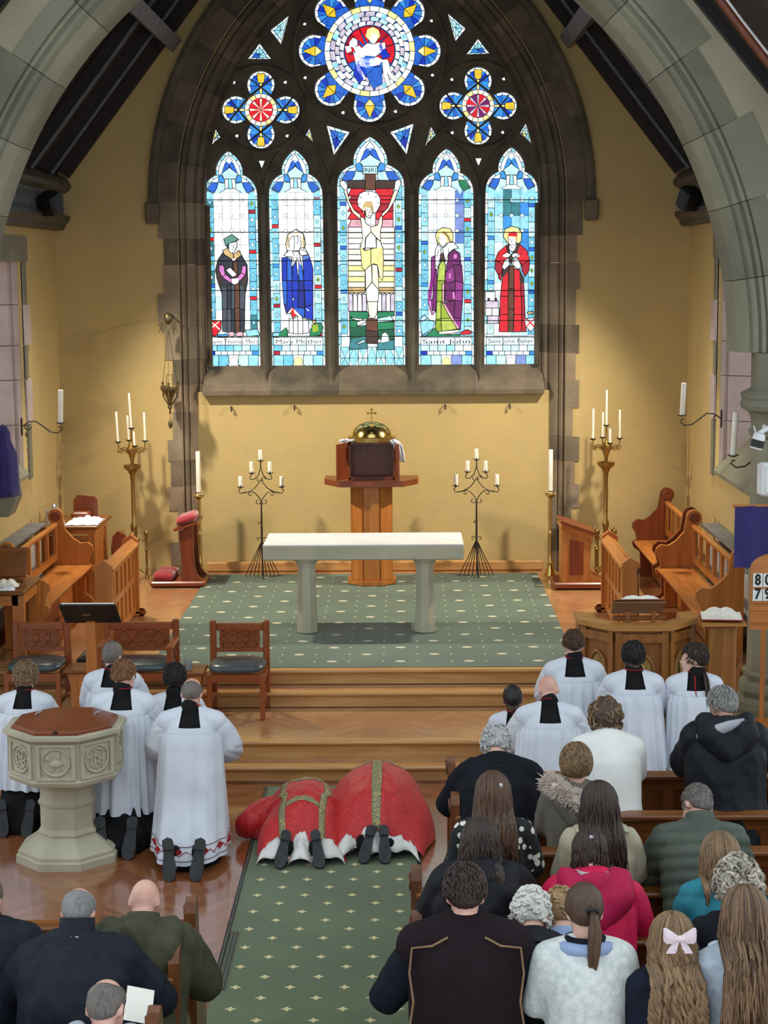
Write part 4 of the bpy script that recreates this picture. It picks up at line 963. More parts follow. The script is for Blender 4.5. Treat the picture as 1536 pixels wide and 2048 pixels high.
def brass_candelabrum(px, py, label, who, flip):
    y = 20.98; x = onY(px, 1130, y).x
    t = thing('brass_candelabrum', label, 'candelabrum', (x, y, ZS+.012))
    k_ = 1.0
    MB().lathe([(.03, .1), (.045, .14), (.02, .2), (.018, .26), (.05, .34), (.055, .4), (.03, .5), (.026, .56), (.04, .62), (.045, .66), (.026, .7), (.026, 1.22), (.034, 1.24), (.03, 1.27), (.055, 1.32)], 14).build('shaft', M_BRASS, t, smooth=True)
    MB().lathe([(.03, 1.3), (.07, 1.335), (.1, 1.36), (.108, 1.4), (.1, 1.4), (.06, 1.365)], 18).build('bowl', M_BRASS, t, smooth=True)
    MB().lathe([(.022, 1.36), (.02, 1.44), (.04, 1.52), (.07, 1.56), (.075, 1.6), (.04, 1.63), (.012, 1.66), (.01, 1.84)], 14).build('stem', M_BRASS, t, smooth=True)
    for i in range(4):
        a = PI/2*i+PI/4*flip
        c, s_ = math.cos(a), math.sin(a)
        MB().tube([(c*.02, s_*.02, .30), (c*.06, s_*.06, .5), (c*.1, s_*.1, .47), (c*.14, s_*.14, .50)], .009, 6).build('brace', M_BRASS, t)
        MB().lathe([(.024, 0), (.03, .02), (.014, .05), (.014, .1), (.022, .12), (.014, .14), (.014, .34), (.024, .36), (.014, .38), (.014, .52), (.024, .55), (.026, .575), (.012, .6)], 10, (c*.145, s_*.145, 0)).build('corner_post', M_BRASS, t, smooth=True)
        MB().tube([(c*.03, s_*.03, .14), (c*.08, s_*.08, .1), (c*.14, s_*.14, .06)], .01, 6).build('foot', M_BRASS, t)
    spots = [(0, 0, 1.84)]
    for i in range(4):
        a = PI/2*i+PI/2*.1+ (0 if flip else .2)
        c, s_ = math.cos(a), math.sin(a)
        MB().tube([(c*.05, s_*.05, 1.6), (c*.09, s_*.09, 1.56), (c*.13, s_*.13, 1.55), (c*.16, s_*.16, 1.6), (c*.165, s_*.165, 1.68)], .008, 6).build('branch', M_BRASS, t)
        for q in range(3):
            a2 = a+.5*(q-1)
            MB().tube(spiral((math.cos(a2)*.15, math.sin(a2)*.15, 1.57), .035, .01, 0, 6, 9), .006, 5).build('leaf_scroll', M_BRASS, t)
        spots.append((c*.165, s_*.165, 1.68 if i != 3 else 1.64))
    for i, s3 in enumerate(spots):
        b = MB(); pan(b, s3, .042); b.build('pan', M_IRON, t)
        candle(('highest thin white candle at the centre' if i == 0 else 'short stub of white candle' if i == 4 else 'tall thin white side candle')+' of the brass candelabrum beside the '+who, (x+s3[0], y+s3[1], ZS+.012+s3[2]+.01), .0135, (.42, .34, .3, .36, .17)[i], 'thin candles on the brass candelabra', (random.uniform(-1, 1), (-2.2 if i != 1 else -1) if not flip else random.uniform(-.5, 1)))
brass_candelabrum(270, 1146, 'tall brass candelabrum with four corner posts behind the red-cushioned kneeler', 'hanging lamp', 0)
brass_candelabrum(1210, 1146, 'tall brass candelabrum with four corner posts behind the bare wooden kneeler', 'bare wooden kneeler', 1)
def floor_candle(px, py, label, clab):
    p = floor_at(px, py)
    t = thing('brass_candlestick', label, 'candlestick', (p.x, p.y, ZS+.012))
    MB().lathe([(.072, 0), (.075, .02), (.06, .05), (.062, .08), (.035, .13), (.04, .16), (.016, .2), (.012, .3), (.012, .5), (.024, .53), (.012, .56), (.012, .6), (.018, .62), (.012, .66), (.011, .95), (.02, .97)], 16).build('stem', M_GOLD, t, smooth=True)
    MB().lathe([(.015, .96), (.05, .985), (.062, .995), (.06, 1.005), (.03, 1.0)], 14).build('pan', M_BRASS, t, smooth=True)
    MB().lathe([(.02, .99), (.024, 1.01), (.03, 1.05), (.026, 1.05)], 12).build('socket', M_BRASS, t, smooth=True)
    for i in range(3):
        a = 2*PI*i/3+.4
        MB().tube([(.05*math.cos(a), .05*math.sin(a), 1.0), (.075*math.cos(a), .075*math.sin(a), 1.015)], .008, 6).build('petal', M_BRASS, t)
    candle(clab, (p.x, p.y, ZS+.012+1.02), .027, .53)
floor_candle(401, 1156, 'slender brass candlestick standing against the red-cushioned kneeler', 'thick tall white candle rising behind the red-cushioned kneeler')
floor_candle(1100, 1154, 'slender brass candlestick standing against the bare wooden kneeler', 'thick tall white candle rising beside the bare wooden kneeler')
# ---- prie-dieux
M_RED = pm('red_velvet', (136, 24, 34), (160, 34, 44), 14, .9, .3, sheen=.5)
def cushion(b, c, d, M=None):
    n = 14; rings = []
    for j in range(7):
        a = -PI/2+PI*j/6; h = math.sin(a); q = max(math.cos(a), .05)**.35
        rings.append([(c[0]+d[0]/2*q*math.copysign(abs(math.cos(2*PI*i/n+.2))**.5, math.cos(2*PI*i/n+.2)), c[1]+d[1]/2*q*math.copysign(abs(math.sin(2*PI*i/n+.2))**.5, math.sin(2*PI*i/n+.2)), c[2]+d[2]/2*h) for i in range(n)])
    return b.loft(rings, M=M)
p = floor_at(330, 1176)
t = thing('prie_dieu', 'dark wooden kneeler with red cushions on shelf and step', 'kneeler', (p.x+.05, p.y+.28, ZS+.012))
MB().box((.1, 0, .03), (.66, .56, .06), bev=.015).build('base', M_MAHX, t)
for sy in (-.22, .22):
    MB().prism([(.14, .06), (.4, .06), (.33, .14), (.3, .25), (.29, .72), (.12, .66), (.15, .25)], sy-.02, sy+.02, 'y').build('side_panel', M_MAH, t)
MB().box((.235, 0, .42), (.03, .42, .62)).build('front_panel', M_MAH, t)
MB().box((0, 0, 0), (.30, .54, .03), M=T((.21, 0, .72)) @ RY(-18)).build('desk', M_MAHX, t)
cushion(MB(), (0, 0, 0), (.27, .5, .11), T((.2, 0, .79)) @ RY(-18)).build('arm_cushion', M_RED, t, smooth='all')
cushion(MB(), (-.08, -.09, .11), (.26, .34, .12)).build('knee_cushion', M_RED, t, smooth='all')
cushion(MB(), (-.06, .14, .11), (.24, .2, .12)).build('knee_cushion', M_RED, t, smooth='all')
p = floor_at(1160, 1180)
t = thing('prie_dieu', 'bare wooden kneeler with sloped desk and panelled side', 'kneeler', (p.x, p.y+.28, ZS+.012))
MB().box((0, 0, .035), (.62, .56, .07), bev=.015).build('base', M_MAHX, t)
for sy in (-.22, .22):
    MB().prism([(-.2, .07), (.28, .07), (.16, .15), (.12, .22), (.13, .62), (-.2, .74)], sy-.02, sy+.02, 'y').build('side_panel', M_OAKV, t)
MB().prism([(-.12, .16), (.04, .16), (.04, .54), (-.12, .58)], -.25, -.238, 'y').build('inset_panel', M_MAH, t)
MB().box((-.19, 0, .4), (.03, .42, .66)).build('front_panel', M_OAKV, t)
MB().box((0, 0, 0), (.42, .54, .03), M=T((-.03, 0, .72)) @ RY(19)).build('desk', M_MAHX, t)
MB().box((0, 0, 0), (.40, .52, .06), M=T((-.03, 0, .67)) @ RY(19)).build('desk_moulding', M_OAKX, t)
# ---- wall sconces
def sconce(px, py, side, label, clab, h, off=.5):
    # a scrolled iron arm reaching out of the side wall
    x_arm = side*(HW-.42)
    p = onX(px, py, x_arm)
    t = thing('wall_sconce', label, 'sconce', (x_arm, p.y, p.z))
    w = side*.43
    MB().box((w-side*.0, 0, 0), (.02, .03, .2), bev=.008).build('wall_plate', M_IRON, t)
    MB().tube([(w, 0, .0), (w-side*.08, 0, .055), (w-side*.16, 0, .06), (w-side*.24, 0, -.0), (w-side*.32, 0, -.06), (w-side*.4, 0, -.07), (w-side*.45, 0, -.03), (w-side*.43, 0, .0), (w-side*.41, 0, -.01)], .008, 6).build('arm', M_IRON, t)
    MB().tube(spiral((w-side*.06, 0, 0), .045, .015, 0, side*5), .006, 5).build('scroll', M_IRON, t)
    b = MB(); pan(b, (0, 0, .04), .055); b.build('pan', M_IRON, t)
    candle(clab, (x_arm, p.y, p.z+.045), .028, h, None, (0, 2.5))
sconce(121, 853, -1, 'scrolled iron sconce on the ochre wall above the credence table', 'white candle on the iron sconce above the credence table', .36)
sconce(1364, 838, 1, 'scrolled iron sconce on the ochre wall above the choir bench', 'white candle on the iron sconce above the choir bench', .35)
sconce(1466, 920, 1, 'scrolled iron sconce by the grey window sill', 'white candle on the iron sconce by the grey window sill', .40)
# ---- hanging sanctuary lamp
p = onY(336, 640, YW-.28)
t = thing('hanging_lamp', 'old brass sanctuary lamp hanging on chains from a wall bracket', 'lamp', (p.x, YW-.28, onY(336, 778, YW-.28).z))
zt = p.z-t.location.z
M_OLDB = pm('tarnished_brass', (92, 80, 56), (128, 112, 78), 14, .4, .2, metal=.7)
MB().tube([(.03, .28, zt+.02), (.02, .12, zt+.06), (0, 0, zt+.0), (.0, 0, zt-.06)], .016, 8).build('bracket', M_OLDB, t)
MB().ball((.0, -.0, zt+.02), (.05, .05, .07), 12, 8).build('bracket_figure', M_OLDB, t, smooth=True)
for sx in (-1, 1):
    MB().prism([(sx*.02, zt+.03), (sx*.09, zt-.03), (sx*.11, zt-.16), (sx*.08, zt-.1), (sx*.07, zt-.18), (sx*.03, zt-.06)], -.015, .015, 'y').build('bracket_wing', M_OLDB, t)
for i in range(3):
    a = 2*PI*i/3+PI/6
    c, s_ = math.cos(a)*.105, math.sin(a)*.105
    n = 26; ch = MB()
    for k in range(n):
        f0 = k/n; q = Vector((c*(1-f0)+.0, s_*(1-f0), .04+(zt-.1-.04)*f0)); q2 = Vector((c*(1-f0-.8/n), s_*(1-f0-.8/n), .04+(zt-.1-.04)*(f0+.8/n)))
        ch.tube([q, q2], .0045, 5)
    ch.build('chain', M_OLDB, t)
    MB().lathe([(.008, 0), (.02, .015), (.012, .04), (.018, .055), (.004, .07)], 8, (c, s_, .02)).build('finial', M_OLDB, t)
    MB().tube([(c*.95, s_*.95, -.02), (c*.9, s_*.9, -.1), (c*.45, s_*.45, -.16), (c*.15, s_*.15, -.2)], .011, 6).build('strap', M_OLDB, t)
MB().lathe([(.02, -.28), (.008, -.3), (.012, -.25), (.03, -.22), (.022, -.17), (.06, -.06), (.095, -.03), (.112, .0), (.108, .035), (.095, .035), (.06, -.02)], 18).build('bowl', M_OLDB, t, smooth=True)
b = MB(); b.box((-.0, 0, .17), (.075, .008, .008)); b.box((-.036, 0, .11), (.008, .008, .13)); b.box((.036, 0, .08), (.008, .008, .2)); b.build('handle', M_OLDB, t)
MB().tube([(0, 0, -.28), (0, 0, -.36)], .003, 5).build('cord', M_OLDB, t)
MB().ball((0, 0, -.42), (.028, .028, .06), 10, 7).build('counterweight', M_OLDB, t, smooth=True)
# ------------------------------------------------------------------ choir stalls (run along the side walls)
def choir_bench(side, y0, y1, label, near_end=True, ornate=True):
    L = y1-y0
    t = thing('choir_bench', label, 'bench', (side*3.40, y0, ZS))
    s = side
    MB().box((-s*.03, L/2, .425), (.42, L-.06, .035), bev=.008).build('seat', M_OAKY, t)
    MB().box((s*.16, L/2, .90), (.06, L-.06, .05), bev=.012).build('top_rail', M_OAKY, t)
    MB().box((s*.16, L/2, .55), (.03, L-.06, .08)).build('back_rail', M_OAKY, t)
    n = max(3, int(L/.42))
    for k in range(n+1):
        MB().box((s*.16, .06+(L-.12)*k/n, .72), (.035, .07, .32)).build('back_slat', M_OAKV, t)
    MB().box((s*.0, L/2, .2), (.03, L-.1, .38)).build('seat_front', M_OAKY, t)
    for y, nm in ((0, 1), (L, 0)):
        if y == 0 and not near_end: continue
        prof = [(s*.20, 0), (s*.20, .9)]
        prof += [(s*.16+s*.085*math.cos(a), 1.0+.085*math.sin(a)) for a in [R(-20+i*25) for i in range(9)]]
        prof += [(s*.05, .84), (-s*.04, .74), (-s*.12, .69), (-s*.2, .70), (-s*.25, .66), (-s*.26, .60), (-s*.22, .54), (-s*.2, .46), (-s*.26, .42), (-s*.24, .36), (-s*.16, .3), (-s*.15, .12), (-s*.24, .05), (-s*.24, 0)]
        e = MB().prism(prof, y-.03, y+.03, 'y').build('bench_end', M_MAH if side > 0 and y0 > 19 else M_OAKV, t)
        MB().lathe([(.05, -.04), (.06, -.036), (.06, .036), (.05, .04)], 14, M=T((s*.16, y, 1.0)) @ RX(90)).build('roundel', M_MAH, e)
choir_bench(-1, 17.05, 19.5, 'oak choir bench along the ochre wall beside the credence table')
choir_bench(1, 16.45, 19.1, 'oak choir bench with open back nearest the purple hanging')
choir_bench(1, 19.35, 21.1, 'dark oak choir bench in the corner under the wall sconce')
def choir_desk(side, y0, y1, label):
    L = y1-y0
    t = thing('choir_desk', label, 'prayer desk', (side*2.58, y0, ZS))
    s = side
    MB().prism([(-s*.07, .80), (0, .86), (s*.09, .80), (s*.09, .77), (-s*.07, .77)], .0, L, 'y').build('top_rail', M_OAKY, t)
    for z in (.08, .42, .74): MB().box((0, L/2, z), (.05, L-.08, .07)).build('rail', M_OAKY, t)
    n = 6
    for k in range(n+1):
        MB().box((0, .06+(L-.12)*k/n, .42), (.045, .06, .70)).build('stile', M_OAKV, t)
    for k in range(n):
        for z in (.25, .58): MB().box((s*.005, .06+(L-.12)*(k+.5)/n, z), (.018, (L-.12)/n-.06, .27)).build('panel', M_OAKV, t)
    for y in (0, L):
        MB().prism([(-s*.06, 0), (-s*.06, .84), (s*.015, .9), (s*.11, .84), (s*.11, 0)], y-.035, y+.035, 'y').build('end_post', M_OAKV, t)
        MB().box((-s*.0, y, .04), (.26, .07, .08), bev=.03).build('foot', M_MAH, t)
choir_desk(-1, 17.05, 18.75, 'panelled oak prayer desk in front of the bench by the credence table')
choir_desk(1, 17.05, 18.85, 'panelled oak prayer desk behind the octagonal ambo')
M_RAD = pm('white_enamel', (206, 206, 200), (216, 216, 210), 6, .45, .05)
for side, y0, y1, w_ in ((-1, 17.0, 19.3, 'beside the corner side table'), (1, 16.6, 19.0, 'below the iron sconce')):
    t = thing('radiator', 'white radiator with grey shelf behind the choir bench '+w_, 'radiator', (side*3.74, y0, ZS)); L = y1-y0
    MB().box((0, L/2, .46), (.1, L, .62), bev=.01).build('body', M_RAD, t)
    for k in range(int(L/.12)): MB().box((-side*.052, .06+k*.12, .46), (.012, .07, .56)).build('fin', M_RAD, t)
    MB().box((-side*.01, L/2, .93), (.2, L+.1, .03), bev=.008).build('shelf', M_GREYWOOD, t)
    for y in (.1, L-.1): MB().box((0, y, .08), (.04, .05, .16)).build('foot', M_RAD, t)
# credence table in the corner
t = thing('credence_table', 'oak side table in the corner holding cruets and folded linen', 'table', (-3.45, 20.05, ZS))
MB().box((0, 0, .85), (.7, .95, .04), bev=.01).build('table_top', M_PEW, t)
MB().box((0, 0, .8), (.62, .86, .06)).build('apron', M_OAKX, t)
for sx in (-.26, .26):
    for sy in (-.38, .38): MB().box((sx, sy, .4), (.08, .08, .78)).build('leg', M_OAKV, t)
MB().box((.27, 0, .4), (.02, .7, .7)).build('side_panel', M_OAKV, t)
MB().box((0, -.4, .4), (.5, .02, .7)).build('side_panel', M_OAKV, t)
def cloth_heap(name, label, c, d, mat, h=.05, cat='linen', seed=0):
    b = MB(); n = 16; rows = []
    for i in range(n+1):
        row = []
        for j in range(n+1):
            u, v = i/n-.5, j/n-.5
            e = max(0, 1-(2*max(abs(u), abs(v)))**6)
            z = c[2]+.004+e*(.012+h*abs(noise.noise(Vector((u*5+seed, v*5, seed)))))
            row.append((c[0]+u*d[0]*(1+.1*math.sin(j*1.3+seed)), c[1]+v*d[1]*(1+.1*math.cos(i*1.1)), z))
        rows.append(row)
    bot = [[(x, y, c[2]+.001) for x, y, z in r_] for r_ in rows]
    for i in range(n):
        for j in range(n):
            pass
    vs = [p for r_ in rows for p in r_]; w = n+1
    fs = [(i*w+j, i*w+j+1, (i+1)*w+j+1, (i+1)*w+j) for i in range(n) for j in range(n)]
    b.add(vs, fs); b.add([p for r_ in bot for p in r_], [f[::-1] for f in fs])
    return tag(b.build(name, mat, None, smooth='all'), label, cat)
CT = ZS+.872
cloth_heap('folded_linen', 'crumpled white linen cloth lying on the corner side table', (-3.3, 19.88, CT), (.36, .5), M_LINEN, .09)
M_GLASS = pm('clear_cruet_glass', (210, 218, 222), (224, 230, 234), 5, .08, 0)
mt_ = M_GLASS.node_tree.nodes['Principled BSDF']; mt_.inputs['Transmission Weight'].default_value = .8
for k, (x, y, lab) in enumerate(((-3.7, 19.72, 'small clear glass cruet on the corner side table edge'), (-3.66, 19.95, 'round glass bowl with silver lid on the corner side table'), (-3.58, 19.66, 'short clear glass tumbler on the corner side table'))):
    t = thing('glass_vessel', lab, 'glassware', (x, y, CT))
    pr = ([(.03, 0), (.035, .03), (.03, .07), (.012, .1), (.015, .13)], [(.04, 0), (.02, .02), (.02, .04), (.06, .09), (.065, .13), (.04, .17)], [(.028, 0), (.034, .09)])[k]
    MB().lathe(pr, 14).build('vessel', M_GLASS, t, smooth=True)
    if k != 2: MB().lathe([(.012 if k == 0 else .042, pr[-1][1]), (.016 if k == 0 else .03, pr[-1][1]+.02), (.004, pr[-1][1]+.04)], 12).build('lid', M_STEEL, t, smooth=True)
t = thing('offering_box', 'tilted brown wooden board and box on the corner side table', 'box', (-3.38, 20.3, CT))
MB().prism([(-.13, 0), (.15, 0), (.15, .2), (.12, .24), (-.08, .26), (-.13, .2)], .02, .05, 'y').build('board', M_MAH, t)
MB().box((-.02, -.08, .04), (.22, .16, .08), bev=.02).build('box', M_MAHX, t)
# small carved seat beside the credence table
t = thing('carved_stool', 'small carved oak seat end behind the corner side table', 'seat', (-2.98, 20.35, ZS))
MB().prism([(-.1, 0), (.1, 0), (.1, .45), (.06, .5), (.1, .56), (.06, .66), (-.02, .7), (-.08, .64), (-.1, .5)], -.04, .04, 'y').build('end_panel', M_MAH, t)
MB().box((0, .2, .42), (.2, .36, .04)).build('seat', M_OAKY, t)
MB().box((0, .42, .22), (.18, .04, .44)).build('back_leg', M_MAH, t)
# table at the edge with a missal stand
t = thing('side_table', 'oak table carrying books at the end of the choir bench', 'table', (-3.52, 16.55, ZS))
MB().box((0, 0, .73), (.62, .8, .04), bev=.01).build('table_top', M_PEW, t)
for sx in (-.25, .25):
    for sy in (-.34, .34): MB().prism([(sx-.06, 0), (sx+.06, 0), (sx+.05, .35), (sx+.06, .71), (sx-.06, .71), (sx-.05, .35)], sy-.03, sy+.03, 'y').build('leg', M_OAKV, t)
MB().box((.28, 0, .66), (.02, .72, .1)).build('apron', M_OAKY, t)
MB().box((0, -.36, .66), (.5, .02, .1)).build('apron', M_OAKX, t)
def open_book(label, loc, rz, w=.2, d=.28, tilt=0, cover=None, th=.03):
    t = thing('open_book', label, 'book', loc); t.rotation_euler = (R(tilt), 0, R(rz))
    MB().box((0, 0, .004), (2*w+.02, d+.02, .008)).build('cover', cover or M_BLACKP, t)
    for s in (-1, 1):
        top = [(s*w*f, .01+th*math.sin(min(1, f*1.25+.12)*PI)**.5*(1 if f < .85 else .6)) for f in (0, .1, .3, .55, .8, .95, 1)]
        MB().prism(top+[(s*w, .008), (0, .008)], -d/2, d/2, 'y').build('pages', M_PAPER, t)
    return t
t = thing('missal_stand', 'dark leather missal stand on the book table', 'book stand', (-3.5, 16.75, ZS+.752))
MB().box((0, 0, 0), (.38, .02, .3), M=T((0, .06, .17)) @ RX(-25), bev=.006).build('rest', M_PEW, t)
MB().box((0, -.05, .012), (.36, .12, .024)).build('foot', M_PEW, t)
open_book('thick open missal lying in front of its leather stand', (-3.43, 16.42, ZS+.752), 8, .12, .2, 0, M_MAH, .05)
cloth_heap('folded_napkin', 'small folded white napkin beside the open missal', (-3.38, 16.22, ZS+.752), (.14, .1), M_LINEN, .03, seed=4)
# ------------------------------------------------------------------ celebrants' chairs facing the nave
M_CH = wood('chair_mahogany', (122, 60, 28), (150, 80, 40), 2, .3)
M_CHX = wood('chair_mahogany_rail', (122, 60, 28), (150, 80, 40), 0, .3)
M_LEA = pm('grey_leather', (58, 68, 70), (74, 84, 86), 9, .28, .15)
def chair(x, y, w, label, arms=False, z=.29, hb=.82):
    t = thing('carved_chair', label, 'chair', (x, y, z))
    h = w/2; d = .46
    for sx in (-1, 1):
        MB().box((sx*(h-.03), d, hb/2), (.06, .055, hb), bev=.008).build('back_post', M_CH, t)
        MB().box((sx*(h-.035), 0, .21), (.045, .045, .42), bev=.006).build('leg', M_CH, t)
        MB().box((sx*(h-.035), d/2, .37), (.035, d-.05, .07)).build('side_rail', M_CH, t)
        MB().box((sx*(h-.035), d/2, .14), (.025, d-.05, .035)).build('stretcher', M_CH, t)
        if arms:
            MB().box((sx*(h-.03), 0, .52), (.05, .05, .24)).build('arm_post', M_CH, t)
            MB().box((sx*(h-.03), d/2-.02, .645), (.065, d+.02, .035), bev=.01).build('arm_rest', M_CHX, t)
    MB().box((0, 0, .38), (w-.1, .035, .07)).build('front_rail', M_CHX, t)
    MB().box((0, d, .76), (w-.12, .035, .07), bev=.006).build('crest_rail', M_CHX, t)
    MB().box((0, d, .545), (w-.12, .03, .04)).build('lower_rail', M_CHX, t)
    pn = MB().box((0, d+.005, .65), (w-.2, .015, .17)).build('back_panel', M_CHX, t)
    for sx in (-1, 1): MB().box((sx*(h-.1), d, .65), (.022, .025, .18)).build('panel_stile', M_CH, t)
    pw = (w-.22)/3
    for k in range(3):
        c = (k-1)*pw
        pts = []
        for i in range(40):
            a = 2*PI*i/40; kk = round(a/(PI/2)); da = a-kk*PI/2
            r_ = .036*math.cos(da)+math.sqrt(max(.038**2-(.036*math.sin(da))**2, 0))
            pts.append((c+r_*math.cos(a), d-.012, .65+r_*math.sin(a)))
        MB().tube(pts, .009, 5, closed=True).build('quatrefoil', M_CH, pn)
    for k in range(4):
        c = (k-1.5)*pw
        MB().box((0, 0, 0), (.04, .012, .04), M=T((c, d-.008, .65)) @ RY(45)).build('carved_boss', M_CH, pn)
    b = MB(); cushion(b, (0, d/2-.02, .46), (w-.03, d+.06, .09)); b.build('cushion', M_LEA, t, smooth='all')
    return t
pr_ = onZ(527, 1439, .29)
chair(pr_.x-.245, 15.38, .55, 'carved mahogany chair without arms beside the green carpet')
chair(-2.07, 15.45, .70, 'carved mahogany armchair behind the kneeling servers', True)
chair(-3.0, 15.45, .54, 'carved mahogany chair partly behind the curly-haired server')
def stool_table(x, y, w, label):
    t = thing('small_table', label, 'table', (x, y, .29))
    MB().box((0, 0, .43), (w, .34, .03), bev=.008).build('table_top', M_PEW, t)
    for sy in (-.11, .11): MB().prism([(-w*.42, 0), (w*.42, 0), (w*.3, .1), (w*.3, .3), (w*.4, .415), (-w*.4, .415), (-w*.3, .3), (-w*.3, .1)], sy-.02, sy+.02, 'y').build('trestle', M_OAKV, t)
    MB().box((0, 0, .2), (.05, .2, .06)).build('stretcher', M_OAKY, t)
    return t
stool_table(-2.57, 15.6, .30, 'small oak table under the music lectern')
stool_table(-1.55, 15.5, .24, 'small oak table between armchair and plain chair')
t = thing('water_glass', 'clear glass on the small table beside the plain chair', 'glass', (-1.58, 15.44, .736))
MB().lathe([(.026, 0), (.03, .004), (.036, .11), (.034, .11), (.028, .01)], 16).build('tumbler', M_GLASS, t, smooth=True)
MB().lathe([(.0275, .006), (.031, .06)], 14).build('water', M_GLASS, t)
# music lectern
p = onY(192, 1228, 15.42)
t = thing('music_lectern', 'wooden lectern with tilted dark desk in front of the armchair', 'lectern', (p.x, 15.42-.25, .29))
hz = p.z-.29
t.location.y = 15.14; t.location.z = .29
MB().box((.0, 0, hz/2), (.09, .07, hz-.02), bev=.012).build('post', M_OAKV, t)
MB().box((0, 0, .03), (.36, .3, .05), bev=.015).build('base', M_MAHX, t)
MB().box((0, 0, 0), (.5, .36, .02), M=T((0, .0, hz+.06)) @ RX(-36), bev=.004).build('desk', M_BLACKP, t)
MB().box((0, 0, 0), (.07, .006, .022), M=T((-.02, -.05, hz+.055)) @ RX(54)).build('name_plate', M_BRASS, t)
o = tag(MB().box((0, 0, 0), (.46, .3, .016), M=T((p.x, 15.152, .29+hz+.082)) @ RX(-36), bev=.003).build('music_folder', M_PAPER), 'white papers lying on the music lectern', 'papers')
t = thing('black_case', 'flat black case lying on the floor behind the music lectern', 'case', (-2.62, 16.45, ZS))
MB().box((0, 0, .045), (.26, .42, .09), bev=.02).build('shell', M_BLACKP, t)
MB().box((0, 0, .095), (.18, .32, .012), bev=.004).build('lid_panel', M_IRON, t)
# ------------------------------------------------------------------ ambo and stands on the other side
M_AMB = wood('ambo_oak', (124, 76, 30), (154, 102, 46), 2, .4)
M_AMBX = wood('ambo_oak_rail', (164, 112, 54), (190, 138, 74), 0, .35)
M_GILT = pm('gilded_carving', (150, 122, 62), (178, 148, 82), 18, .45, .5, metal=.35)
t = thing('ambo', 'polygonal oak ambo with gothic arches and gilt figures', 'ambo', (2.395, 14.98, .29), 0, None, .95)
pl = [(-.5, .30), (-.5, -.02), (-.24, -.32), (.24, -.32), (.5, -.02), (.5, .30)]
for k in range(5):
    a, b_ = Vector((*pl[k], 0)), Vector((*pl[k+1], 0)); mid = (a+b_)/2; L = (b_-a).length; an = math.atan2((b_-a).y, (b_-a).x)
    Mx = T(mid) @ Matrix.Rotation(an, 4, 'Z')
    f = MB().box((0, 0.02, .5), (L, .03, .98), M=Mx).build('facet', M_AMB, t)
    for s in (-1, 1): MB().box((s*(L/2-.03), -.005, .5), (.06, .05, .98), M=Mx).build('buttress', M_AMB, t)
    MB().box((0, -.008, .06), (L, .06, .12), M=Mx).build('plinth_rail', M_AMB, t)
    MB().box((0, -.008, .93), (L, .05, .08), M=Mx).build('frieze_rail', M_AMB, t)
    if L > .3:
        hw = min(L*.27, .11); pts = arch_pts(hw, hw*.7, .62, .22, 8)
        q = [Mx @ Vector((x, -.012, z)) for x, z in pts]
        MB().tube(q, .014, 6).build('gothic_arch', M_AMB, t)
        fig_ = MB()
        fig_.lathe([(.05, .24), (.06, .27), (.045, .36), (.05, .48), (.04, .56), (.018, .59), (.03, .63), (.028, .67), (.008, .69)], 10, M=Mx @ T((0, -.02, 0)), sq=(1.15, .5))
        fig_.build('gilt_figure', M_GILT, t, smooth=True)
        MB().prism([(x*.86, z*.98+.01) for x, z in pts], -.001, .006, 'y', M=Mx).build('gilt_ground', M_GILT, t)
out = [(q[0]*1.09, q[1]*1.12-.01) for q in pl]; inn_ = [(q[0]*.8, q[1]*.72+.04) for q in pl]
for k in range(5):
    MB().prism([out[k], out[k+1], inn_[k+1], inn_[k]], 1.0, 1.05).build('top_rail', M_AMBX, t)
t2 = thing('ambo_book_rest', 'dark sloping book rest standing on the ambo rail', 'book rest', (2.395, 14.98, .29+1.0))
MB().box((0, 0, 0), (.44, .02, .3), M=T((0, -.06, .10)) @ RX(62), bev=.004).build('board', M_PEW, t2)
MB().box((0, -.12, .02), (.46, .04, .04), bev=.006).build('ledge', M_PEW, t2)
for sx in (-.11, .11): MB().box((sx, -.2, .05), (.035, .05, .1)).build('prop', M_PEW, t2)
open_book('large open lectionary on the ambo book rest', (2.395, 14.93, .29+1.0+.135), 0, .21, .28, -22, M_MAH, .035)
t = thing('gooseneck_microphone', 'thin gooseneck microphone rising behind the lectionary', 'microphone', (2.43, 15.1, .29+.95))
MB().tube([(0, .1, 0), (.0, .08, .16), (-.01, .02, .3), (-.02, -.03, .42)], .006, 6).build('stem', M_IRON, t)
MB().lathe([(.008, 0), (.012, .02), (.012, .06), (.004, .075)], 8, M=T((-.02, -.03, .42)) @ RX(40)).build('capsule', M_BLACKP, t)
# small lectern with a service book
lp = onY(1442, 1236, 14.8)
t = thing('book_stand', 'plain oak book stand beside the ambo', 'lectern', (lp.x, 14.8, .29))
lp.z -= .29
MB().box((0, 0, lp.z/2-.02), (.24, .2, lp.z-.06), bev=.012).build('pedestal', M_AMB, t)
MB().box((0, 0, 0), (.38, .32, .025), M=T((0, 0, lp.z-.02)) @ RX(4)).build('desk', M_AMBX, t)
MB().box((0, 0, .04), (.34, .3, .08), bev=.02).build('foot', M_AMB, t)
MB().prism([(.12, .55), (.19, .75), (.17, .55), (.14, .3), (.12, .3)], -.02, .02, 'y').build('bracket', M_AMB, t)
open_book('open red-edged service book on the plain book stand', (lp.x-.0, 14.8, lp.z+.29+.012), -6, .17, .25, 4, pm('red_cover', (140, 40, 36), (160, 52, 44), 8, .6, .1), .045)
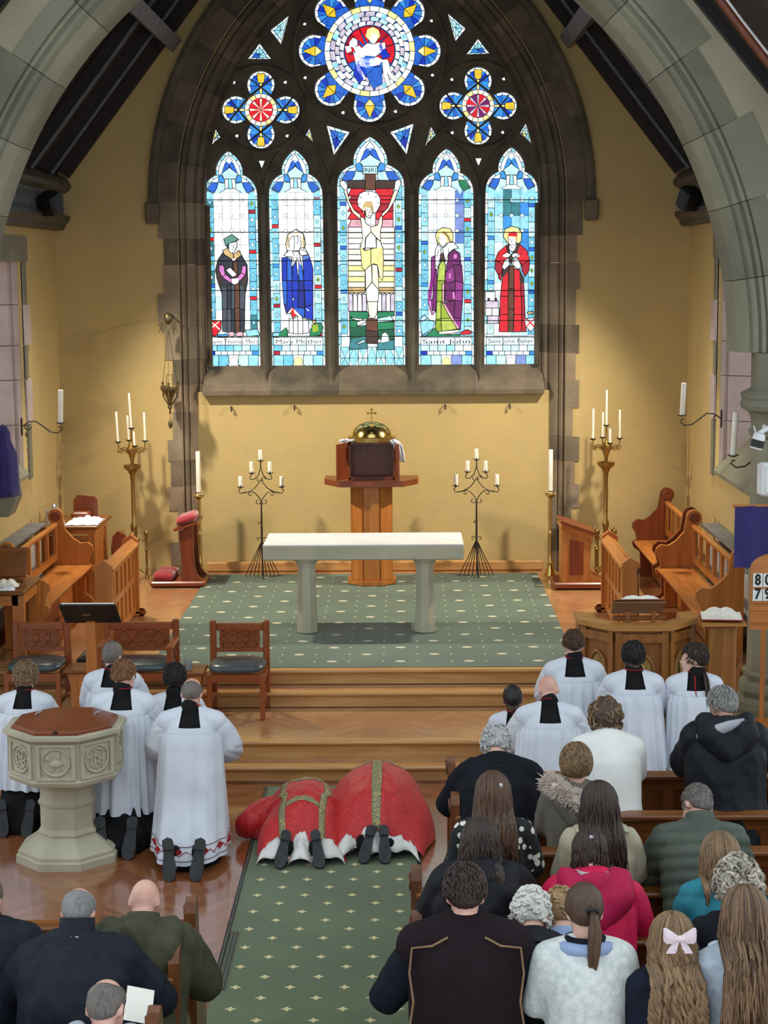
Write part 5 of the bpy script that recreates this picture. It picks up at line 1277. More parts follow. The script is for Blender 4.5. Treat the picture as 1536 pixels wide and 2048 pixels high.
# hymn board on its pole
hp_ = onY(1530, 1180, 13.4)
t = thing('hymn_board', 'wooden hymn number board with rounded top on a pole', 'hymn board', (hp_.x+.105, 13.4, 0))
zb, zt_ = onY(1530, 1258, 13.4).z, onY(1530, 1106, 13.4).z
bw = .22
MB().prism([(-bw, zb), (bw, zb), (bw, zt_-.12)]+[(bw*math.cos(a), zt_-.12+.12*math.sin(a)) for a in [PI*i/12 for i in range(1, 12)]]+[(-bw, zt_-.12)], -.02, .02, 'y').build('board', M_OAKX, t)
MB().box((.0, .0, zb/2), (.06, .05, zb), bev=.01).build('pole', M_OAKV, t)
MB().box((0, 0, .03), (.5, .4, .05), bev=.02).build('foot', M_OAKX, t)
M_CARD = pm('number_card', (222, 226, 222), (232, 234, 230), 8, .7, .05)
for r_, (tx_, py) in enumerate((('80', 1159), ('79', 1187))):
    zc_ = onY(1520, py, 13.4).z
    rail = MB().box((0, -.026, zc_-.062), (2*bw-.01, .014, .014)).build('number_rail', M_OAKX, t)
    for k in range(2):
        x = -bw+.052+k*.078
        cd = MB().box((x, -.027, zc_), (.072, .006, .105)).build('number_card', M_CARD, t)
        cu = bpy.data.curves.new('d', 'FONT'); cu.body = tx_[k]; cu.size = .115; cu.align_x = 'CENTER'; cu.align_y = 'CENTER'; cu.extrude = .001; cu.offset = .004
        o = bpy.data.objects.new('d', cu); COL.objects.link(o)
        me = bpy.data.meshes.new_from_object(o.evaluated_get(bpy.context.evaluated_depsgraph_get())); bpy.data.objects.remove(o)
        for v in me.vertices: v.co = (x+v.co.x*.8, -.032-v.co.z, zc_+v.co.y)
        me.materials.clear(); obj('digit', me, M_BLACKP, cd)
for z in (zb+.06, zb+.16): MB().box((0, -.026, z), (2*bw-.01, .014, .014)).build('number_rail', M_OAKX, t)
# purple veil on a frame by the pier, veiled figure by the left window, camera and box on the pier
M_PURP = pm('deep_purple_cloth', (38, 30, 92), (48, 38, 108), 10, .85, .25, sheen=.3)
v0, v1 = onY(1470, 1012, 15.02), onY(1536, 1135, 15.02)
t = thing('purple_hanging', 'flat deep purple Lenten cloth hanging beside the grey pier', 'cloth', ((v0.x+v0.x+.55)/2, 15.02, v1.z))
hh = v0.z-v1.z; b = MB(); rows = []
for j in range(9):
    rows.append([(-.275+.55*i/14, .012*math.sin(i*1.3)*(1-j/12), hh*j/8) for i in range(15)]+[(-.275+.55*i/14, .012*math.sin(i*1.3)*(1-j/12)+.008, hh*j/8) for i in range(14, -1, -1)])
b.loft(rows).build('cloth', M_PURP, t, smooth=True)
MB().tube([(-.29, .01, hh), (.29, .01, hh)], .012, 8).build('rod', M_OAKX, t)
MB().box((0, .03, (hh-v1.z)/2), (.04, .02, hh+v1.z)).build('pole', M_OAKV, t)
MB().box((0, .03, -v1.z+.315), (.3, .3, .04)).build('foot', M_OAKX, t)
sp_ = onX(0, 930, -3.72)
t = thing('veiled_statue', 'statue shrouded in deep purple cloth by the grey window sill across from the pier', 'statue', (-3.66, sp_.y-.08, sp_.z-.3))
b = MB(); rows = []
for j, (z, r_) in enumerate(((0, .19), (.1, .18), (.3, .17), (.42, .165), (.5, .12), (.56, .09), (.64, .085), (.7, .05), (.72, .01))):
    rows.append([(r_*(1+.08*math.sin(i*2.2+j*.2))*math.cos(2*PI*i/24)*.8, r_*(1+.08*math.sin(i*2.2))*math.sin(2*PI*i/24), z) for i in range(24)])
b.loft(rows).build('veil', M_PURP, t, smooth='all')
MB().prism([(-.16, -.2), (.06, -.2), (.14, -.02), (.14, 0), (-.16, 0)], -.16, .16, 'y').build('corbel', M_GREY2, t)
cp_ = onY(1516, 882, 15.1)
t = thing('security_camera', 'small white and black bullet camera fixed to the grey pier', 'camera', tuple(cp_))
MB().lathe([(.05, -.07), (.056, -.06), (.056, .03), (.05, .06), (.03, .075)], 16, M=RY(14)).build('housing', M_WHITEP, t, smooth=True)
MB().lathe([(.058, -.055), (.058, .01)], 16, M=RY(14)).build('lens_band', M_BLACKP, t)
MB().tube([(.02, .02, .07), (.1, .1, .1), (.1, .24, .1)], .022, 8).build('bracket', M_WHITEP, t)
MB().tube([(-.02, 0, .07), (-.04, 0, .13)], .006, 6).build('aerial', M_WHITEP, t)
sp2 = onY(1536, 958, 15.12)
t = thing('pier_speaker', 'white box loudspeaker mounted low on the grey pier', 'loudspeaker', tuple(sp2))
MB().box((.02, 0, 0), (.2, .14, .29), bev=.02, M=RZ(12)).build('cabinet', M_WHITEP, t)
MB().box((.02, -.075, 0), (.15, .01, .23), bev=.004, M=RZ(12)).build('grille', M_CARD, t)
MB().box((.06, .14, 0), (.05, .16, .05)).build('bracket', M_WHITEP, t)
# ------------------------------------------------------------------ font
t = thing('font', 'octagonal carved stone baptismal font with brown wooden lid', 'font', (-2.13, 12.53, 0), R(0))
q = 1/math.cos(PI/8)
MB().lathe([(.365*q, 0), (.365*q, .055), (.35*q, .065), (.35*q, .09), (.205*q, .195), (.205*q, .215)], 8, rot=PI/8).build('base', M_PALE, t)
MB().lathe([(.215*q, .215), (.2*q, .235), (.19*q, .25), (.19*q, .41), (.2*q, .425), (.205*q, .445), (.19*q, .47), (.185*q, .54), (.2*q, .57), (.3*q, .61), (.385*q, .635), (.395*q, .655)], 8, rot=PI/8).build('stem', M_PALE, t)
MB().lathe([(.395*q, .655), (.40*q, .67), (.385*q, .69), (.385*q, .955), (.40*q, .97), (.425*q, .985), (.425*q, 1.01), (.30*q, 1.015)], 8, rot=PI/8).build('bowl', M_PALE, t)
for i in range(8):
    a = PI/4*i-PI/2; Mx = T((.386*math.cos(a), .386*math.sin(a), .822)) @ Matrix.Rotation(a+PI/2, 4, 'Z')
    fr = MB()
    for s in (-1, 1):
        fr.box((s*.128, -.002, 0), (.03, .024, .26)); fr.box((0, -.002, s*.122), (.26, .022, .022))
    pf = fr.build('panel_frame', M_PALE, t); pf.matrix_local = Mx
    MB().tube([(.098*math.cos(2*PI*k/24), -.004, .098*math.sin(2*PI*k/24)) for k in range(24)], .009, 6, closed=True).build('roundel_rim', M_PALE, pf, smooth=True)
    rel = MB()
    if i % 2 == 0:   # lamb
        rel.ball((.0, -.002, -.01), (.05, .018, .03), 12, 8); rel.ball((-.055, -.004, .03), (.02, .016, .017), 10, 6); rel.tube([(-.04, 0, .01), (-.05, 0, .03)], .016, 6)
        for x in (-.032, -.018, .025, .04): rel.tube([(x, -.002, -.025), (x-.004, -.002, -.065)], .007, 6)
        rel.tube([(.02, -.004, -.02), (.03, -.004, .075)], .004, 5); rel.prism([(.0, .035), (.03, .03), (.032, .07), (.002, .066)], -.008, .002, 'y'); rel.tube([(.05, 0, 0), (.066, 0, -.02)], .008, 6)
    else:            # interlaced letters
        for x in (-.05, -.02, .02, .05): rel.tube([(x, -.004, -.045), (x+.006, -.006, .05)], .0075, 6)
        rel.tube([(-.075, -.004, .01), (-.02, -.006, .03), (.03, -.006, -.012), (.078, -.004, .01)], .0075, 6)
        rel.tube([(-.05, -.004, -.05), (0, -.006, -.02), (.05, -.004, -.055)], .007, 6); rel.tube([(-.04, -.004, .06), (0, -.006, .075), (.045, -.004, .055)], .007, 6)
        for k in range(5): rel.ball((-.05+.025*k, -.003, -.068+.006*(k % 2)), .009, 8, 5)
    rel.build('relief', M_PALE, pf, smooth=True)
MB().lathe([(.365*q, 1.012), (.365*q, 1.03), (.35*q, 1.042), (.01, 1.046)], 8, rot=PI/8).build('lid', M_MAHX, t)
for sx in (-1, 1): MB().tube([(sx*.22-.02, .12, 1.044), (sx*.22, .11, 1.066), (sx*.22+.02, .13, 1.07)], .008, 6).build('lid_handle', M_STEEL, t)
MB().box((0, -.365, 1.035), (.03, .02, .016)).build('hasp', M_BLACKP, t)
# ------------------------------------------------------------------ pews
def pew(y, x0, x1, label, aisle, seat=True, grp=None):
    """back rail at y (nave side is -y); people kneel behind it; aisle = x of the aisle end"""
    t = thing('pew', label, 'pew', ((x0+x1)/2, y, 0)); L = x1-x0; h = L/2
    MB().box((0, -.03, .845), (L, .13, .035), bev=.01).build('book_ledge', M_PEW, t)
    MB().box((0, .0, .79), (L, .035, .09)).build('top_rail', M_PEW, t)
    MB().box((0, .0, .5), (L, .03, .08)).build('mid_rail', M_PEW, t)
    n = max(3, int(L/.62))
    for k in range(n+1): MB().box((-h+.05+(L-.1)*k/n, 0, .42), (.07, .045, .84)).build('upright', M_PEWV, t)
    for k in range(n):
        MB().box((-h+.05+(L-.1)*(k+.5)/n, .004, .64), ((L-.1)/n-.07, .018, .2)).build('back_panel', M_PEWV, t)
    if seat:
        MB().box((0, .17, .43), (L, .28, .035), bev=.01).build('seat', M_PEW, t)
    MB().box((0, -.225, .165), (L, .15, .05), bev=.012).build('kneeler', M_PEW, t)
    for x in ((-h, h)):
        pr2 = [(-.1, 0), (.33, 0), (.33, .44), (.29, .5), (.2, .56), (.1, .66), (.075, .8), (.07, .93), (.045, .985), (0, 1.0), (-.045, .985), (-.07, .93), (-.08, .8), (-.1, .6)] if seat else [(-.1, 0), (.1, 0), (.085, .85), (.06, .95), (0, .98), (-.06, .95), (-.085, .85)]
        e = MB().prism(pr2, x-.028, x+.028, 'x').build('bench_end', M_PEWV, t)
        MB().tube([(x-.03, -.03, .9), (x-.036, 0, .945), (x-.03, .03, .9), (x-.03, 0, .86), (x-.03, -.03, .9)], .01, 6).build('carved_tip', M_PEWV, e)
    return t
RY_ = [11.72, 10.83, 10.13, 9.44, 8.74, 8.01, 7.25]
names = ['front kneeling rail before the first row of pews', 'oak pew holding the white coat and fur hood row', 'oak pew behind the fur-hooded coat', 'oak pew behind the olive quilted jacket', 'oak pew behind the pink hooded jacket', 'oak pew behind the girl with the white bow', 'oak pew behind the long-haired girl in pale knit']
for k, y in enumerate(RY_):
    x0 = .67 if k < 3 else .41
    pew(y, x0+.02, 4.4, names[k], x0, seat=k > 0)
LY_ = [8.95, 8.27, 7.55]
ln_ = ['dark oak front pew in front of the navy and olive jackets', 'dark oak pew just behind the olive jacket', 'dark oak pew behind the man in pale grey hooded top']
for k, y in enumerate(LY_): pew(y, -4.6, -.77, ln_[k], -.77, seat=True)
# ------------------------------------------------------------------ people
SKIN = {'pale': pm('skin_pale', (214, 168, 146), (228, 184, 164), 10, .55, .1), 'pink': pm('skin_pink', (210, 156, 138), (226, 176, 158), 10, .5, .1), 'dark': pm('skin_dark', (70, 44, 32), (86, 56, 42), 10, .5, .1), 'brown': pm('skin_brown', (110, 72, 54), (128, 88, 66), 10, .5, .1)}
def hair_mat(name, c1, c2, rough=.5):
    if name in MATS: return MATS[name]
    mt, nt, b = new_mat(name)
    v = coords(nt, (1, 1, .22))
    n = nd(nt, 'ShaderNodeTexNoise', Scale=85, Detail=4); nt.links.new(v, n.inputs['Vector'])
    n2 = nd(nt, 'ShaderNodeTexNoise', Scale=9, Detail=3); nt.links.new(v, n2.inputs['Vector'])
    ad = nt.nodes.new('ShaderNodeMath'); ad.operation = 'ADD'; ad.use_clamp = True
    h = nt.nodes.new('ShaderNodeMath'); h.operation = 'MULTIPLY_ADD'; h.inputs[1].default_value = .5; h.inputs[2].default_value = 0
    nt.links.new(n2.outputs['Fac'], h.inputs[0]); h2 = nt.nodes.new('ShaderNodeMath'); h2.operation = 'MULTIPLY'; h2.inputs[1].default_value = .5; nt.links.new(n.outputs['Fac'], h2.inputs[0])
    nt.links.new(h.outputs[0], ad.inputs[0]); nt.links.new(h2.outputs[0], ad.inputs[1])
    g = nt.nodes.new('ShaderNodeNewGeometry'); rp = nt.nodes.new('ShaderNodeMath'); rp.operation = 'MULTIPLY_ADD'; rp.inputs[1].default_value = .22; nt.links.new(g.outputs['Random Per Island'], rp.inputs[0]); nt.links.new(ad.outputs[0], rp.inputs[2])
    nt.links.new(ramp(nt, rp.outputs[0], [(.40, c1), (.78, c2)]), b.inputs['Base Color'])
    b.inputs['Roughness'].default_value = rough
    bump(nt, b, n.outputs['Fac'], .6, .004)
    MATS[name] = mt; return mt
HAIR = {'black': ((14, 12, 12), (30, 26, 25)), 'dkbrown': ((34, 24, 18), (66, 48, 36)), 'brown': ((56, 38, 26), (100, 72, 50)), 'ltbrown': ((84, 62, 42), (138, 108, 78)), 'blond': ((120, 92, 58), (188, 154, 108)), 'dkblond': ((86, 66, 46), (150, 120, 84)),
        'grey': ((104, 102, 100), (164, 162, 158)), 'white': ((196, 194, 186), (236, 234, 226)), 'silver': ((150, 150, 150), (206, 206, 204)), 'streak': ((66, 58, 50), (214, 204, 184)), 'ginger': ((104, 66, 40), (152, 106, 70)), 'salt': ((84, 76, 70), (134, 126, 118))}
def hm(k): return hair_mat('hair_'+k, *HAIR[k])
def cloth_mat(name, c1, c2=None, rough=.85, bscale=160, scale=5, bmp=.25):
    return pm('cloth_'+name, c1, c2 or tuple(min(255, v+10) for v in c1), scale, rough, bmp, bscale=bscale, spec=.2, dist=.004)
def remesh(mb, voxel, smooth=3, name='m'):
    me = mb.mesh('tmp', fix=False)
    o = bpy.data.objects.new('tmp', me); COL.objects.link(o)
    r_ = o.modifiers.new('r', 'REMESH'); r_.mode = 'VOXEL'; r_.voxel_size = voxel
    if smooth:
        s_ = o.modifiers.new('s', 'SMOOTH'); s_.iterations = smooth; s_.factor = .5
    dg = bpy.context.evaluated_depsgraph_get()
    out = bpy.data.meshes.new_from_object(o.evaluated_get(dg))
    bpy.data.objects.remove(o); bpy.data.meshes.remove(me)
    out.name = name
    out.polygons.foreach_set('use_smooth', [True]*len(out.polygons))
    return out
def capsule(b, p0, p1, ra, rb, n=10, M=None):
    p0, p1 = Vector(p0), Vector(p1); ax = (p1-p0)
    if ax.length < 1e-6: ax = Vector((0, 0, 1e-3)); p1 = p0+ax
    L = ax.length; t = ax/L; a = t.orthogonal().normalized(); c = t.cross(a); rings = []
    for off, k in ((-.97, .25), (-.7, .714), (-.35, .937), (0, 1)): rings.append((p0+t*ra*off, ra*k))
    for off, k in ((0, 1), (.35, .937), (.7, .714), (.97, .25)): rings.append((p1+t*rb*off, rb*k))
    return b.loft([[tuple(q+a*r_*math.cos(2*PI*i/n)+c*r_*math.sin(2*PI*i/n)) for i in range(n)] for q, r_ in rings], M=M)
def ering(c, d, a, b_, n=18, e=1.0):
    """elliptical ring across direction d (x stays across)"""
    x = Vector((1, 0, 0)); d = Vector(d).normalized(); y = d.cross(x).normalized()
    return [tuple(Vector(c)+x*a*math.copysign(abs(math.cos(t))**e, math.cos(t))+y*b_*math.copysign(abs(math.sin(t))**e, math.sin(t))) for t in [2*PI*i/n for i in range(n)]]
def hand(b, w, d, up_, s=1, k=1):
    """palm, four unequal bent fingers and a thumb; w wrist, d pointing, up_ back of the hand"""
    w, d, up_ = Vector(w), Vector(d).normalized(), Vector(up_).normalized(); sd = d.cross(up_).normalized()*s
    for q in (-.024, -.008, .008, .024): capsule(b, w+d*.015*k+sd*q*.7*k, w+d*.075*k+sd*q*k, .014*k, .012*k, 8)
    for q, L in ((-.03, .066), (-.01, .08), (.011, .076), (.031, .058)):
        a = w+d*.078*k+sd*q*k; m_ = a+d*L*.5*k-up_*.008*k; e = m_+d*L*.42*k-up_*.024*k
        capsule(b, a, m_, .0088*k, .008*k, 8); capsule(b, m_, e, .008*k, .0068*k, 8)
    a = w+d*.02*k-sd*.028*k; m_ = a+d*.032*k-sd*.026*k; capsule(b, a, m_, .012*k, .01*k, 8); capsule(b, m_, m_+d*.034*k-sd*.004*k, .01*k, .0075*k, 8)
EYE = None
class Fig:
    def __init__(s, label, px, py, hz, k=1.0, lean=12, bow=25, turn=0, z0=0.0, skin='pale', back=.06, wide=1.0, elbow=(.25, .10, -.24), hands=(.05, .36, -.16), group=None, yaw=0, tiltx=0, hk=1.0):
        s.k = k; s.wide = wide; s.skin = skin; s.z0 = z0
        L = R(lean); B = R(lean+bow)
        s.sp = Vector((0, math.sin(L), math.cos(L)))
        s.P = Vector((0, -back, .47))*k
        s.neck = s.P+s.sp*.50*k
        s.hd = Vector((math.sin(R(tiltx)), math.sin(B), math.cos(B))).normalized()
        s.hk = hk*(1 if k > .9 else .93)
        s.hc = s.neck+s.hd*.136*s.hk
        f = Vector((0, math.cos(B), -math.sin(B)))
        fx = f.cross(s.hd).normalized(); f = s.hd.cross(fx)
        s.H = Matrix((fx, f, s.hd)).transposed().to_4x4() @ Matrix.Rotation(R(turn), 4, 'Z')
        s.H = T(s.hc) @ s.H @ Matrix.Diagonal((s.hk, s.hk, s.hk, 1))
        s.sh = [s.neck+Vector((q*.148*k*wide, 0, -.075*k)) for q in (-1, 1)]
        s.el = [s.neck+Vector((q*elbow[0]*.72*k*wide, elbow[1]*k, elbow[2]*k)) for q in (-1, 1)]
        s.hn = [s.neck+Vector((q*hands[0]*k, hands[1]*k, hands[2]*k)) for q in (-1, 1)]
        p = onZ(px, py, hz)
        Rz = Matrix.Rotation(R(yaw), 4, 'Z')
        o = Rz @ s.hc
        s.root = thing('person', label, 'person', (p.x-o.x, p.y-o.y, hz-o.z), R(yaw), group)
        s.root.location.z = hz-o.z
        s.zf = -(hz-o.z)           # floor in local z
        s.knee = [Vector((q*.105*k, .02, max(s.zf+z0+.075*k, -9))) for q in (-1, 1)]
        s.ank = [Vector((q*.085*k, -.40*k, s.zf+z0+.11*k)) for q in (-1, 1)]
        s.toe = [Vector((q*.085*k, -.47*k, s.zf+z0+.03*k)) for q in (-1, 1)]
        if s.P.z-s.knee[0].z > .52*k: pass
    def torso(s, b, inf=0, top=True, hip=True):
        k = s.k; d = s.sp; w = s.wide
        A = [(-.12, .15, .115), (0, .158, .12), (.12, .14, .105), (.25, .148, .112), (.35, .152, .108), (.42, .125, .09), (.48, .07, .062)]
        b.loft([ering(s.P+d*t*k, d, a*k*w+inf, c*k*(w*.5+.5)+inf) for t, a, c in A])
        for sh in s.sh: capsule(b, s.neck-d*.025*k, sh, .052*k+inf, .056*k+inf)
    def arms(s, b, inf=0, wrist=True):
        k = s.k
        for i in (0, 1):
            capsule(b, s.sh[i], s.el[i], .056*k+inf, .046*k+inf); capsule(b, s.el[i], s.hn[i], .044*k+inf, .03*k+inf*.8)
    def legs(s, b, inf=0):
        k = s.k
        for i, q in ((0, -1), (1, 1)):
            capsule(b, s.P+Vector((q*.085*k, 0, -.04*k)), s.knee[i], .088*k+inf, .06*k+inf); capsule(b, s.knee[i], s.ank[i], .058*k+inf, .042*k+inf)
    def body(s, voxel=.012, ears=True):
        b = MB(); k = s.k
        s.torso(b, -.012); s.arms(b, -.008); s.legs(b, -.01)
        for i, q in ((0, -1), (1, 1)):
            hand(b, s.hn[i], (s.hn[i]-s.el[i]).normalized()*.6+Vector((-q*.1, .5, -.1)), (q*.2, 0, 1), q, k)
            capsule(b, s.ank[i], s.toe[i], .035*k, .03*k)
        H = s.H
        b.ball((0, -.012, .022), (.0755, .094, .094), 18, 12, M=H); b.ball((0, .03, -.045), (.06, .07, .08), 16, 10, M=H)
        b.ball((0, .075, -.098), (.028, .022, .02), 10, 6, M=H); capsule(b, (0, .088, .012), (0, .108, -.026), .009, .014, 8, M=H)
        for q in (-1, 1):
            capsule(b, (q*.02, .083, .022), (q*.045, .07, .02), .011, .009, 8, M=H)
            b.ball((q*.035, .072, -.03), (.02, .018, .016), 8, 6, M=H)
            b.ball((q*.079, -.008, -.012), (.011, .021, .034), 10, 8, M=H @ RZ(q*-18))
        capsule(b, (0, .092, -.062), (0, .094, -.066), .014, .012, 8, M=H)
        capsule(b, s.neck-s.sp*.03*k, H @ Vector((0, -.02, -.07)), .058*k, .054*s.hk)
        o = obj('body', remesh(b, voxel, 2, 'body'), SKIN[s.skin], s.root)
        for q in (-1, 1):
            e = MB().ball((0, 0, 0), .0105, 10, 7, M=H @ T((q*.03, .078, .004))).build('eye', pm('eye_white', (224, 220, 214), (230, 226, 220), 8, .3, 0), s.root, smooth='all')
            MB().ball((0, 0, 0), (.005, .003, .005), 8, 5, M=H @ T((q*.03, .0875, .004))).build('iris', pm('iris_dark', (40, 30, 24), (50, 38, 30), 8, .3, 0), e, smooth='all')
        MB().loft([[tuple(H @ Vector((x*.02, .103-.004*abs(x)+dy, -.064+z))) for x in (-1, -.5, 0, .5, 1)]+[tuple(H @ Vector((x*.02, .095+dy, -.064+z))) for x in (1, 0, -1)] for z, dy in ((-.009, -.004), (-.003, .003), (0, 0), (.003, .002), (.008, -.004))]).build('lips', pm('lips', (176, 108, 98), (186, 118, 108), 8, .5, 0), s.root, smooth='all')
        return o
    def wear(s, name, mb, mat, voxel=.015, smooth=3, amp=.008, freq=7, stretch=(1, 1, .45), quilt=None, cut=None, seed=0):
        me = remesh(mb, voxel, smooth, name)
        nrm = [Vector(n.vector) for n in me.vertex_normals]
        sd = Vector((seed*3.1, seed*1.7, 0))
        for v, n in zip(me.vertices, nrm):
            p = Vector((v.co.x*stretch[0], v.co.y*stretch[1], v.co.z*stretch[2]))*freq+sd
            d = amp*1.5*(1-2.6*abs(noise.noise(p)))*.7+amp*.9*(.5-abs(noise.noise(p*2.3+Vector((5, 2, 1)))))
            if quilt:
                t = (v.co-s.P).dot(s.sp)/quilt; d = d*.5+.015*abs(math.sin(PI*t))**.6-.006
            v.co += n*d
        if cut:
            b = bmesh.new(); b.from_mesh(me); bmesh.ops.delete(b, geom=[f for f in b.faces if cut(f.calc_center_median())], context='FACES'); b.to_mesh(me); b.free()
        return obj(name, me, mat, s.root)
    # ---- ordinary clothes
    def jacket(s, mat, inf=.026, hem=-.2, quilt=None, amp=.009, collar=.05, seed=0, name='jacket', freq=7, bulk=1.0, cmat=None, sleeves=True):
        b = MB(); k = s.k; d = s.sp; w = s.wide*bulk
        A = [(hem, .17, .145), (hem+.03, .175, .15), (-.02, .168, .14), (.1, .15, .122), (.25, .155, .124), (.35, .158, .116), (.42, .132, .096), (.485, .075, .068)]
        b.loft([ering(s.P+d*t*k, d if t > 0 else Vector((0, 0, 1)), a*k*w+inf, c*k*(w*.5+.5)+inf) for t, a, c in A])
        for sh in s.sh: capsule(b, s.neck-d*.02*k, sh, .052*k+inf, .056*k+inf)
        if sleeves: s.arms(b, inf)
        o = s.wear(name, b, mat, amp=amp, quilt=quilt, seed=seed, freq=freq)
        if collar:
            r0_ = .064*k+.012; rings = []
            ax = (s.H @ Vector((0, -.02, -.07))-s.neck).normalized()
            collar = collar*1.25
            for t, rr in ((-.03, r0_*1.4), (0, r0_*1.2), (collar*.6, r0_*1.02), (collar, r0_), (collar, r0_-.014), (0, r0_-.008)):
                rings.append(ering(s.neck+ax*t-s.sp*.015, ax, rr, rr, 20))
            c = MB().loft(rings, cap=False); c.build('collar', cmat or mat, s.root, smooth='all')
        return o
    def trousers(s, mat, name='trousers', inf=.016):
        b = MB(); s.legs(b, inf); k = s.k
        b.loft([ering(s.P+Vector((0, 0, t*k)), (0, 0, 1), a*k, c*k) for t, a, c in ((-.12, .17, .13), (0, .178, .14), (.1, .165, .13))])
        return s.wear(name, b, mat, voxel=.018, amp=.007, seed=2)
    def shoes(s, mat=None, sole=None, backw=0):
        k = s.k
        for i, q in ((0, -1), (1, 1)):
            out = [(-.034, -.125), (-.036, -.09), (-.03, -.04), (-.04, .03), (-.046, .08), (-.038, .125), (-.012, .148), (.016, .146), (.036, .12), (.042, .07), (.036, .01), (.03, -.05), (.036, -.1), (.028, -.13), (0, -.142)]
            c = s.ank[i]+Vector((q*.015, -.085*k-backw, .04*k))
            # sole plane: faces backwards and a little up; toes rest on the floor
            up_ = Vector((q*.10, .42, .9)).normalized(); n = Vector((0, -.9, .42)); n = (n-up_*n.dot(up_)).normalized(); x = up_.cross(n)
            Mx = Matrix((x, -up_, n)).transposed().to_4x4(); Mx.translation = c
            lo = min((Mx @ Vector((p[0]*k, p[1]*k, 0))).z for p in out)
            Mx.translation.z += s.zf+s.z0-lo+.004
            sh = MB()
            sh.loft([[(p[0]*k*f, p[1]*k*f, z*k) for p in out] for f, z in ((.9, -.075), (1.0, -.05), (1.02, -.012), (1, 0))], M=Mx)
            o = sh.build('shoe', mat or M_BLACKP, s.root, smooth=True)
            so = MB(); fore = [p for p in out if p[1] > -.03]; heel = [(-.033, -.06), (.031, -.06), (.036, -.1), (.028, -.13), (0, -.142), (-.034, -.125), (-.036, -.09)]
            so.loft([[(p[0]*k*1.04, p[1]*k*1.02, z*k) for p in out] for z in (-.004, .008)], M=Mx)
            so.prism([(p[0]*k, p[1]*k) for p in heel], .008*k, .024*k, 'z', M=Mx)
            so.build('sole', sole or pm('dark_rubber', (46, 48, 50), (58, 60, 62), 20, .8, .3), o)
    # ---- servers' vestments
    def vestments(s, length=.62, pleats=18, gather=True, lace=None, flare=.1, seed=0, tint=(226, 230, 236), collar_red=True):
        k = s.k; d = s.sp; w = s.wide
        blk = cloth_mat('black_cassock', (16, 17, 18), (24, 25, 26))
        b = MB(); s.legs(b, .03); s.torso(b, .004)
        fl = s.zf+s.z0
        b.loft([ering((0, y*k, fl+z*k), (0, 0, 1), a*k, c*k) for y, z, a, c in ((-.18, .005, .21, .31), (-.18, .07, .215, .30), (-.14, .2, .19, .22), (-.08, .36, .18, .15))])
        capsule(b, s.neck-s.sp*.04*k, s.neck+(s.H @ Vector((0, -.03, -.08))-s.neck)*.55, .074*k, .064*k)
        s.wear('cassock', b, blk, voxel=.017, amp=.009, seed=seed)
        ax = (s.H @ Vector((0, -.02, -.07))-s.neck).normalized()
        if collar_red:
            MB().tube(ering(s.neck+ax*.045*k, ax, .066*k, .066*k, 18), .004, 6, closed=True).build('red_piping', cloth_mat('crimson', (150, 26, 36)), s.root)
        # surplice: yoke, gathered body, wide sleeves
        n = 132; rings = []; rg_ = random.Random(seed)
        ph = [rg_.uniform(0, 6) for _ in range(4)]
        mw = pm('white_surplice', (206, 212, 222), (220, 225, 233), 5, .85, .15, bscale=200, dist=.003)
        # smooth yoke over the shoulders with a square neckline
        b = MB(); inf = .03
        b.loft([ering(s.P+d*t*k, d, a*k*w+inf, c*k+inf) for t, a, c in ((.2, .15, .118), (.3, .156, .118), (.36, .155, .112), (.42, .128, .094), (.48, .075, .066))])
        for sh in s.sh: capsule(b, s.neck-d*.02*k, sh, .052*k+inf, .058*k+inf)
        me = remesh(b, .013, 4, 'surplice')
        bm = bmesh.new(); bm.from_mesh(me)
        nw, zn = .078*k, s.neck.z-.085*k
        for co, no in (((nw, 0, 0), (1, 0, .18)), ((-nw, 0, 0), (-1, 0, .18)), ((0, 0, zn), (0, 0, 1)), ((0, 0, s.neck.z-.16*k), (0, 0, 1))):
            co = Vector(co)+(Vector((0, 0, zn)) if co[0] else Vector())
            bmesh.ops.bisect_plane(bm, geom=bm.verts[:]+bm.edges[:]+bm.faces[:], plane_co=co, plane_no=no)
        kill = []
        for fc in bm.faces:
            c = fc.calc_center_median()
            if c.z < s.neck.z-.16*k-.03: kill.append(fc)
            elif c.z > zn and abs(c.x) < nw-.18*(c.z-zn): kill.append(fc)
        bmesh.ops.delete(bm, geom=kill, context='FACES'); bmesh.ops.solidify(bm, geom=bm.faces[:], thickness=.005)
        bm.to_mesh(me); bm.free()
        me.polygons.foreach_set('use_smooth', [True]*len(me.polygons)); me.set_sharp_from_angle(angle=R(50))
        sur = obj('surplice', me, mw, s.root)
        steps = 30; yz = s.neck.z-.125*k; top = (yz-s.P.z)/(s.neck.z-s.P.z)
        for j in range(steps+1):
            t = j/steps; z = yz-t*(length-.125)*k; drop = yz-z
            f = (z-s.P.z)/(s.neck.z-s.P.z)
            cy = s.P.y+(s.neck.y-s.P.y)*max(f, 0)
            a = .153*k*w+.037+.010*min(1, drop/.05)+flare*.4*drop
            tr_ = max(0, (t-.5)/.5)**1.4*(.1 if length > .85 else 0)*k
            cy -= tr_
            c_ = tr_*.75+.115*k+.038+.012*min(1, drop/.05)+flare*.5*drop
            am_ = (.085*min(1, drop/.06)*(1+.35*t)) if gather else .03+.05*t
            pn = pleats if gather else 9
            ring = []
